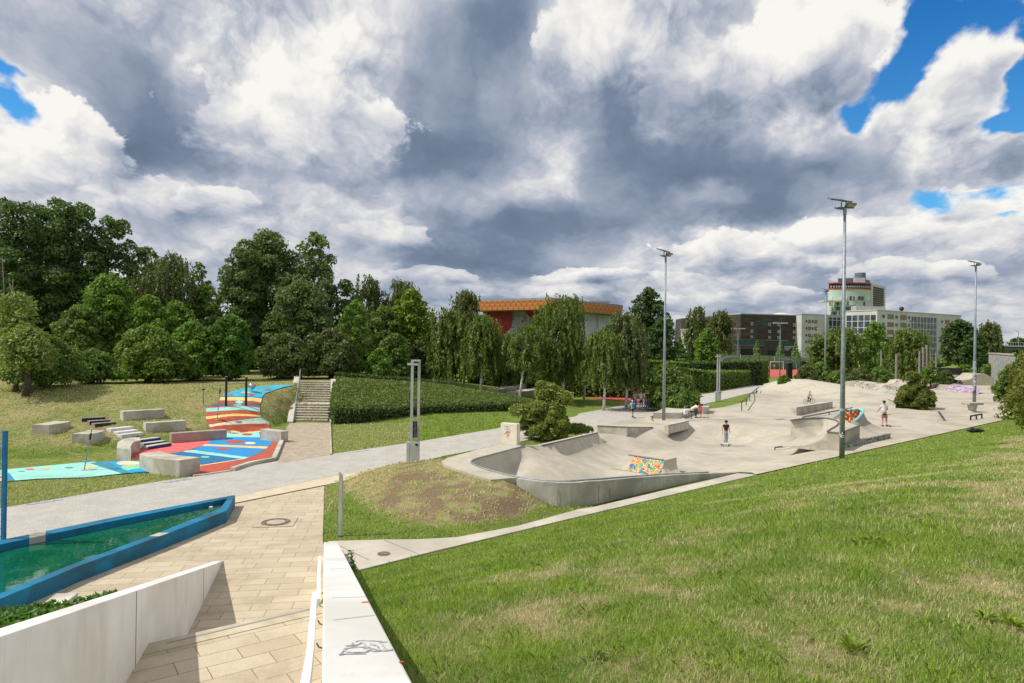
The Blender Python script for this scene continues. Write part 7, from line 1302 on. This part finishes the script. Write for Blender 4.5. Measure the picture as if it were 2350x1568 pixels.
def person(loc, h, rz, label, pose=None, shirt=None, trs=None, tlen='long', hair=(.06, .035, .02), hat=None, shoes=(.03, .03, .03), group=None, face=1, sleeve=.55, pack=None, stripes=None, long_hair=False):
    P = dict(STAND); P.update(pose or {}); P = {k: Vector(v) for k, v in P.items()}; t = thing('person', label, 'person', tuple(loc), group, rz); k = h/1.75; S_k = lambda v: Vector(v)*k
    f = P['hd']; fd = Vector((0, -1, 0)); up_ = (P['hd']-P['nk']).normalized(); fr = (fd-up_*fd.dot(up_)).normalized(); n = [(P['pel'], .125), (P['ch'], (.155, .11)), (P['nk']-up_*.05, .075), (P['nk'], .052), (f-up_*.03, .078), (f+up_*.05, .088), (f+up_*.10, .062), (f+fr*.098-up_*.0, .014)]
    e = [(0, 1), (1, 2), (2, 3), (3, 4), (4, 5), (5, 6), (4, 7)]
    for sd in 'lr':
        b = len(n); n += [(P[sd+'sh'], .056), (P[sd+'el'], .040), (P[sd+'wr'], .027)]; e += [(2, b), (b, b+1), (b+1, b+2)]; hd = (P[sd+'wr']-P[sd+'el']).normalized(); sx = 1 if sd == 'r' else -1; lat = Vector((0, 1, 0)) if abs(hd.y) < .8 else Vector((1, 0, 0)); lat = (lat-hd*lat.dot(hd)).normalized(); pm = P[sd+'wr']+hd*.075; n.append((pm, (.034, .018))); e.append((b+2, b+3)); cv_ = Vector((-sx, 0, 0))*.02
        for q, (o_, L) in enumerate(((-.03, .062), (-.01, .075), (.011, .07), (.03, .055))): c = len(n); n += [(pm+lat*o_+hd*.03, .0085), (pm+lat*o_+hd*(.03+L*.55)+cv_*.5, .008), (pm+lat*o_+hd*(.03+L)+cv_*1.6, .006)]; e += [(b+3, c), (c, c+1), (c+1, c+2)]
        c = len(n); n += [(P[sd+'wr']+hd*.045-lat*.038, .009), (P[sd+'wr']+hd*.085-lat*.055+cv_, .008)]; e += [(b+3, c), (c, c+1)]
        b = len(n); n += [(P[sd+'hp'], .082), (P[sd+'kn'], .054), (P[sd+'an'], .037)]; e += [(0, b), (b, b+1), (b+1, b+2)]; ft = P[sd+'an']+Vector((0, -.15, -.045)); n.append((ft, .026)); e.append((b+2, b+3))
        sh = MB(); a = P[sd+'an']; q = [a+Vector((0, .07, -.035)), a+Vector((0, .0, -.03)), a+Vector((0, -.10, -.045)), a+Vector((0, -.19, -.055))]; sh.tube([S_k(x) for x in q], [.045*k, .052*k, .045*k, .026*k], 8); sh.build('shoe', cm('shoe%d' % int(sum(shoes)*100), shoes), t, True, world=False)
    sc = lambda L: [(S_k(p), (r*k if not isinstance(r, tuple) else (r[0]*k, r[1]*k))) for p, r in L]
    skin('body', sc(n), e, SKIN, t)
    if shirt:
        N_ = [(P['pel']+Vector((0, 0, -.02)), (.150, .125)), (P['ch'], (.178, .132)), (P['nk']-up_*.055, .085), (P['nk']-up_*.02, .066)]; E = [(0, 1), (1, 2), (2, 3)]
        for sd in 'lr': b = len(N_); N_ += [(P[sd+'sh'], .078), (P[sd+'sh'].lerp(P[sd+'el'], sleeve), .066)]; E += [(2, b), (b, b+1)]
        if sleeve > .9:
            for sd in 'lr': b = len(N_); N_ += [(P[sd+'el'].lerp(P[sd+'wr'], .9), .045)]; E += [(b-(3 if sd == 'l' else 2), b)]
        skin('shirt', sc(N_), E, shirt, t, 1)
    if trs:
        N_ = [(P['pel']+Vector((0, 0, .03)), (.142, .118)), (P['pel'].lerp(P['lhp'].lerp(P['rhp'], .5), .8), (.15, .12))]; E = [(0, 1)]
        for sd in 'lr':
            b = len(N_); N_ += [(P[sd+'hp']+Vector((0, 0, -.05)), .102), (P[sd+'kn'] if tlen == 'long' else P[sd+'hp'].lerp(P[sd+'kn'], .85), .082 if tlen != 'long' else .072)]; E += [(1, b), (b, b+1)]
            if tlen == 'long': N_.append((P[sd+'kn'].lerp(P[sd+'an'], .88), .058)); E.append((b+1, b+2))
        skin('trousers' if tlen == 'long' else 'shorts', sc(N_), E, trs, t, 1)
        if stripes:
            for sd in 'lr':
                for u in (.35, .58, .78): a = P[sd+'hp'].lerp(P[sd+'kn'], u); MB().tube([S_k(a+Vector((0, 0, .018))), S_k(a-Vector((0, 0, .018)))], .108*k, 12).build('stripe', stripes, t, world=False)
    hm = cm('hair%d' % int(sum(hair)*200), hair); ctr = f+up_*.035-fr*.018
    if hat: MB().sphere(S_k(f+up_*.06), .113*k, 14, 8, sc=(1, 1.05, .92)).build('hat', hat, t, True, world=False); MB().tube([S_k(f+up_*.045), S_k(f+up_*.065)], [.155*k, .115*k], 16).build('brim', hat, t, world=False) if hat.name.endswith('bucket') else None
    else:
        q = MB().sphere(S_k(ctr+up_*.02), .104*k, 12, 8, sc=(.95, 1.0, 1.0)).build('hair', hm, t, True, world=False)
        if long_hair: MB().tube([S_k(f-fr*.07), S_k(f-fr*.11-up_*.12), S_k(f-fr*.09-up_*.25)], [.08*k, .07*k, .02*k], 8).build('hair', hm, t, True, world=False)
    for sx in (-.033, .033): MB().sphere(S_k(f+fr*.082+up_*.022+Vector((sx, 0, 0))), .012*k, 6, 4).build('eye', BLK, t, world=False)
    MB().box(S_k(f+fr*.088-up_*.038), (.05*k, .008*k, .010*k)).build('mouth', mat('lip', (.38, .14, .11)), t, world=False)
    if pack:
        q = MB(); b = P['ch']+Vector((0, .19, -.06)); q.box(S_k(b), (.30*k, .17*k, .42*k)); o = q.build('backpack', pack, t, world=False); bevel(o, .05*k, 3)
        for sx in (-.11, .11): MB().tube([S_k(P['ch']+Vector((sx, .12, .16))), S_k(P['ch']+Vector((sx, -.03, .20))), S_k(P['ch']+Vector((sx, -.145, .02))), S_k(P['ch']+Vector((sx, .1, -.2)))], .016*k, 6).build('strap', BLK, t, world=False)
    return t
def px_h(p0, p1): a = GS(p0); return a, AT(p1, a.y).z-a.z
def board(loc, rz, label, m):
    t = thing('skateboard', label, 'skateboard', tuple(loc), None, rz); q = MB(); q.tube([(-.40, 0, .13), (-.30, 0, .095), (.30, 0, .095), (.40, 0, .13)], .02, 6); q.box((0, 0, .10), (.62, .20, .015)); q.build('deck', m, t, world=False)
    for x in (-.24, .24):
        for y in (-.08, .08): MB().tube([(x, y-.02, .03), (x, y+.02, .03)], .03, 10).build('wheel', mat('wheel_orange', (.5, .15, .08)), t, world=False)
def scooter(loc, rz, s, label, m=BLK):
    t = thing('kick_scooter', label, 'scooter', tuple(loc), None, rz); q = MB(); q.box((0, 0, .10*s), (.12*s, .55*s, .025*s)); q.build('deck', m, t, world=False); MB().tube([(0, -.30*s, .10*s), (0, -.27*s, .5*s), (0, -.22*s, .86*s)], .020*s, 8).build('stem', m, t, world=False); MB().tube([(-.24*s, -.22*s, .86*s), (.24*s, -.22*s, .86*s)], .016*s, 8).build('handlebar', m, t, world=False)
    for y in (-.33, .30): MB().tube([(-.015*s, y*s, .055*s), (.015*s, y*s, .055*s)], .055*s, 12).build('wheel', mat('wheel_dark', (.03, .03, .03)), t, world=False)
W = cm('white', (.62, .62, .66)); K_ = cm('black', (.012, .012, .014)); JN = cm('jeans', (.20, .30, .42), (.30, .40, .50)); DJ = cm('dark_jeans', (.05, .11, .22))
a, hh = px_h(ZC(1232, 845), ZC(1243, 594)); board(a, .2, 'skateboard with orange wheels under the person in the bucket hat', BLK); person(a+Vector((0, 0, .115)), hh-.115, .12, 'person in black bucket hat, black T-shirt and light jeans riding a skateboard', dict(lel=(-.27, .02, 1.15), lwr=(-.29, -.02, .90), rel=(.26, .05, 1.14), rwr=(.25, -.10, .92), lkn=(-.07, -.06, .50), rkn=(.09, -.05, .50), lan=(-.09, .03, .08), ran=(.05, -.02, .08)), K_, JN, hat=mat('hat_bucket', (.012, .012, .014)), shoes=(.7, .7, .7))
GPp = 'walkers on the path'; wk = dict(lkn=(-.09, -.12, .50), lan=(-.09, -.10, .09), rkn=(.09, .02, .50), ran=(.09, .22, .12), lel=(-.24, .08, 1.14), lwr=(-.25, .04, .90), rel=(.24, -.06, 1.14), rwr=(.23, -.20, .93))
wk2 = dict(rkn=(.09, -.12, .50), ran=(.09, -.12, .09), lkn=(-.09, .03, .50), lan=(-.09, .20, .12), lel=(-.23, -.05, 1.15), lwr=(-.15, -.22, 1.08), rel=(.25, .05, 1.14), rwr=(.26, .02, .90))
for (pf, ptop, rz, lab, po, sh, tr, tl, kw) in (
    ((690, 652), (690, 300), .1, 'person in white top and light jeans with backpack straps walking beside the others', wk, cm('cream', (.58, .54, .50)), JN, 'long', dict(hair=(.35, .12, .06), long_hair=True, pack=BLK)), ((805, 668), (822, 285), -.1, 'person in white T-shirt and navy shorts with backpack walking toward the plaza', wk2, W, cm('navy', (.012, .025, .08)), 'short', dict(pack=BLK)),
    ((935, 686), (945, 285), -.2, 'person in black printed T-shirt and blue jeans, rightmost of the walkers', wk, K_, DJ, 'long', dict(hair=(.22, .12, .06))), ((632, 625), (630, 295), .3, 'person in dark T-shirt half hidden behind the one in white', wk2, cm('dark_grey', (.03, .03, .035)), K_, 'long', dict())):
    b = G(ZS(*pf)); h_ = AT(ZS(*ptop), b.y).z; person(b, h_, rz, lab, po, sh, tr, tl, group=GPp, **kw)
b = G(ZS(620, 825)); h_ = AT(ZS(632, 478), b.y).z; scooter(b+Vector((.15, -.1, 0)), math.pi+.2, .95, 'dark kick scooter ridden by the child with the blue backpack'); person(b+Vector((.05, 0, .10)), h_-.1, math.pi+.15, 'child with white cap, blue backpack and black shorts pushing a scooter', dict(lkn=(-.10, -.05, .50), lan=(-.10, -.03, .05), rkn=(.12, .10, .50), ran=(.14, .40, .10), lel=(-.25, -.12, 1.15), lwr=(-.2, -.35, 1.12), rel=(.25, -.12, 1.15), rwr=(.2, -.35, 1.12)), cm('pale_blue', (.45, .52, .62)), K_, 'short', hat=mat('cap_white', (.55, .48, .42)), pack=cm('cyan_pack', (.02, .30, .52), (.01, .14, .38)))
b = G(ZS(1845, 825)); person(b+Vector((0, .1, 0)), 1.78, math.pi/2-.2, 'person in white T-shirt and black trousers sitting bent forward toward the small child', dict(pel=(0, .30, .60), ch=(0, -.05, .86), nk=(0, -.28, .93), hd=(0, -.42, .94), lsh=(-.17, -.2, .92), rsh=(.17, -.2, .92), lel=(-.2, -.38, .66), rel=(.2, -.38, .68), lwr=(-.10, -.66, .58), rwr=(.12, -.66, .60), lhp=(-.10, .28, .56), rhp=(.10, .28, .56), lkn=(-.14, -.16, .52), rkn=(.14, -.16, .52), lan=(-.14, -.12, .08), ran=(.14, -.18, .08)), W, K_, hair=(.01, .01, .01))
b = G(ZS(1975, 828)); h_ = AT(ZS(1990, 553), b.y).z; person(b, h_, -math.pi/2+.5, 'small child in red top and shorts standing before the bending person', dict(lel=(-.2, -.14, 1.2), lwr=(-.1, -.28, 1.1)), cm('red', (.62, .04, .02)), cm('red', (.62, .04, .02)), 'short', hair=(.01, .01, .01))
scooter(G(ZS(1720, 842)), 1.2, .95, 'black kick scooter leaning at the planter corner'); scooter(G(ZS(2075, 826)), 1.5, .6, 'small scooter lying beside the child in red')
q = MB(); c = G(ZS(1680, 745), .55); q.box((c.x, c.y, .72), (.30, .2, .42), .3, 0, .25); o = bevel(q.build('shopping_bag', W), .05, 2); tag(o, 'white bag standing on the planter wall', 'bag')
q = MB().tube([G(ZS(1003, 822)), G(ZS(1003, 822), .28)], .05, 10).build('bottle', mat('white_plastic', (.7, .68, .75))); tag(q, 'small white bottle at the corner of the planter', 'bottle'); q = MB(); c = G(ZS(1085, 835)); q.sphere(c+Vector((0, 0, .1)), 1, 12, 7, sc=(.42, .25, .13)); tag(q.build('cloth_heap', cm('green', (.02, .06, .035)), smooth=True), 'dark green jacket heap on the ground by the planter', 'jacket')
# cyclist
b = GS(ZF(672, 722)); s = 31/FOC*b.y/1.75
def bike(loc, rz, s):
    t = thing('bicycle', 'black bicycle ridden by the child in the grey hoodie', 'bicycle', tuple(loc), None, rz)
    for x in (-.53*s, .53*s):
        q = MB(); c = [Vector((x+.34*s*math.cos(a), 0, .34*s+.34*s*math.sin(a))) for a in np.linspace(0, 2*math.pi, 25)]; q.tube(c, .020*s, 6, cap=False); o = q.build('wheel', BLK, t, world=False)
        q = MB()
        for k in range(8): a = k*math.pi/8; d = Vector((math.cos(a), 0, math.sin(a)))*.33*s; q.tube([Vector((x, 0, .34*s))-d, Vector((x, 0, .34*s))+d], .003*s, 3)
        q.build('spokes', STEEL, o, world=False)
    q = MB(); V_ = lambda x, z: Vector((x*s, 0, z*s)); 
    for A, B in ((V_(-.53, .34), V_(-.05, .30)), (V_(-.05, .30), V_(-.18, .82)), (V_(-.53, .34), V_(-.15, .70)), (V_(-.15, .72), V_(.38, .78)), (V_(-.05, .30), V_(.38, .70)), (V_(.53, .34), V_(.36, .88))): q.tube([A, B], .022*s, 6)
    q.build('frame', BLK, t, world=False); MB().box((-.19*s, 0, .84*s), (.24*s, .12*s, .05*s)).build('saddle', BLK, t, world=False); MB().tube([(.36*s, -.25*s, .95*s), (.36*s, .25*s, .95*s)], .018*s, 6).build('handlebar', BLK, t, world=False)
bike(b+Vector((0, 0, .02)), .25, s); person(b+Vector((-.10*s, 0, .02)), 1.52*s*1.03, math.pi/2+.25, 'child in grey hoodie and dark trousers riding a bicycle across the plaza', dict(pel=(0, .08, 1.02), ch=(0, -.10, 1.34), nk=(0, -.18, 1.54), hd=(0, -.22, 1.67), lsh=(-.17, -.14, 1.47), rsh=(.17, -.14, 1.47), lel=(-.22, -.32, 1.28), rel=(.22, -.32, 1.28), lwr=(-.2, -.50, 1.18), rwr=(.2, -.50, 1.18), lhp=(-.09, .05, .98), rhp=(.09, .05, .98), lkn=(-.1, -.28, .74), rkn=(.1, -.20, .90), lan=(-.1, -.12, .30), ran=(.1, -.02, .50)), cm('grey_hoodie', (.24, .24, .28)), K_, sleeve=1.0, hair=(.05, .02, .015))
b = GS(ZF(1895, 1085)); h_ = AT(ZF(1890, 668), b.y).z-b.z; scooter(b+Vector((.30, -.05, 0)), math.pi-.1, 1.0, 'black kick scooter under the person with the striped shorts'); person(b, h_, math.pi-.08, 'person in white T-shirt, striped shorts and black helmet seen from behind on a scooter', dict(lkn=(-.12, -.01, .50), lan=(-.17, .02, .08), rel=(.26, -.14, 1.15), rwr=(.30, -.34, .98), lel=(-.26, -.12, 1.15), lwr=(-.20, -.34, .98)), W, K_, 'short', hat=mat('helmet_black', (.02, .02, .025), None, .35), stripes=cm('pink', (.50, .22, .20)))
b = GS(ZR(762, 948)); s_ = AT(ZR(780, 825), b.y).z-b.z; person(b, s_*1.06, .6, 'child with pale helmet and dark clothes leaning forward at the far ramp', dict(ch=(0, -.18, 1.22), nk=(0, -.32, 1.38), hd=(0, -.40, 1.48), lsh=(-.17, -.28, 1.32), rsh=(.17, -.28, 1.32), lel=(-.2, -.38, 1.04), rel=(.2, -.38, 1.04), lwr=(-.15, -.45, .78), rwr=(.15, -.45, .78)), cm('dark_blue', (.02, .03, .05)), K_, 'short', hat=mat('helmet_pale', (.40, .55, .56)))
b = GS(ZR(1092, 948)); s_ = AT(ZR(1062, 795), b.y).z-b.z; board(b, .3, 'skateboard under the person on the far hump ramp', BLK); person(b+Vector((0, 0, .1)), s_*1.06, -.9, 'person in tan patterned shirt bending on a skateboard at the far right', dict(ch=(0, -.18, 1.22), nk=(0, -.32, 1.38), hd=(0, -.42, 1.48), lsh=(-.17, -.28, 1.32), rsh=(.17, -.28, 1.32), lel=(-.3, -.25, 1.1), rel=(.2, -.40, 1.1), lwr=(-.25, -.45, .9), rwr=(.15, -.5, .9)), cm('tan', (.36, .26, .12), (.20, .14, .06)), cm('plum', (.10, .05, .06)), 'short')
for (p, q_, lab, tr) in ((ZQ(1347, 842), ZQ(1345, 775), 'shirtless player in black shorts, leftmost on the red court', K_), (ZQ(1526, 842), ZQ(1526, 775), 'shirtless player in the middle of the red court', K_), (ZQ(1716, 851), ZQ(1716, 768), 'shirtless player in front of the white goal', K_)):
    b = G(p); person(b, AT(q_, b.y).z, math.pi, lab, dict(lel=(-.28, 0, 1.18), lwr=(-.18, -.12, 1.0), rel=(.28, 0, 1.18), rwr=(.18, -.12, 1.0)), None, tr, 'short', group='shirtless players on the red court')
q = MB(); R = random.Random(9); c = VH(ID(2245, 992))
for k in range(7): q.sphere(c+Vector((R.uniform(-.55, .45), R.uniform(-.12, .12), .10)), 1, 10, 6, sc=(R.uniform(.16, .3), .16, R.uniform(.08, .17)))
q.sphere(c+Vector((-.45, -.05, .2)), .14, 10, 6); tag(q.build('jacket', K_, smooth=True), 'black jacket heap lying on the grass near the plaza edge', 'jacket')
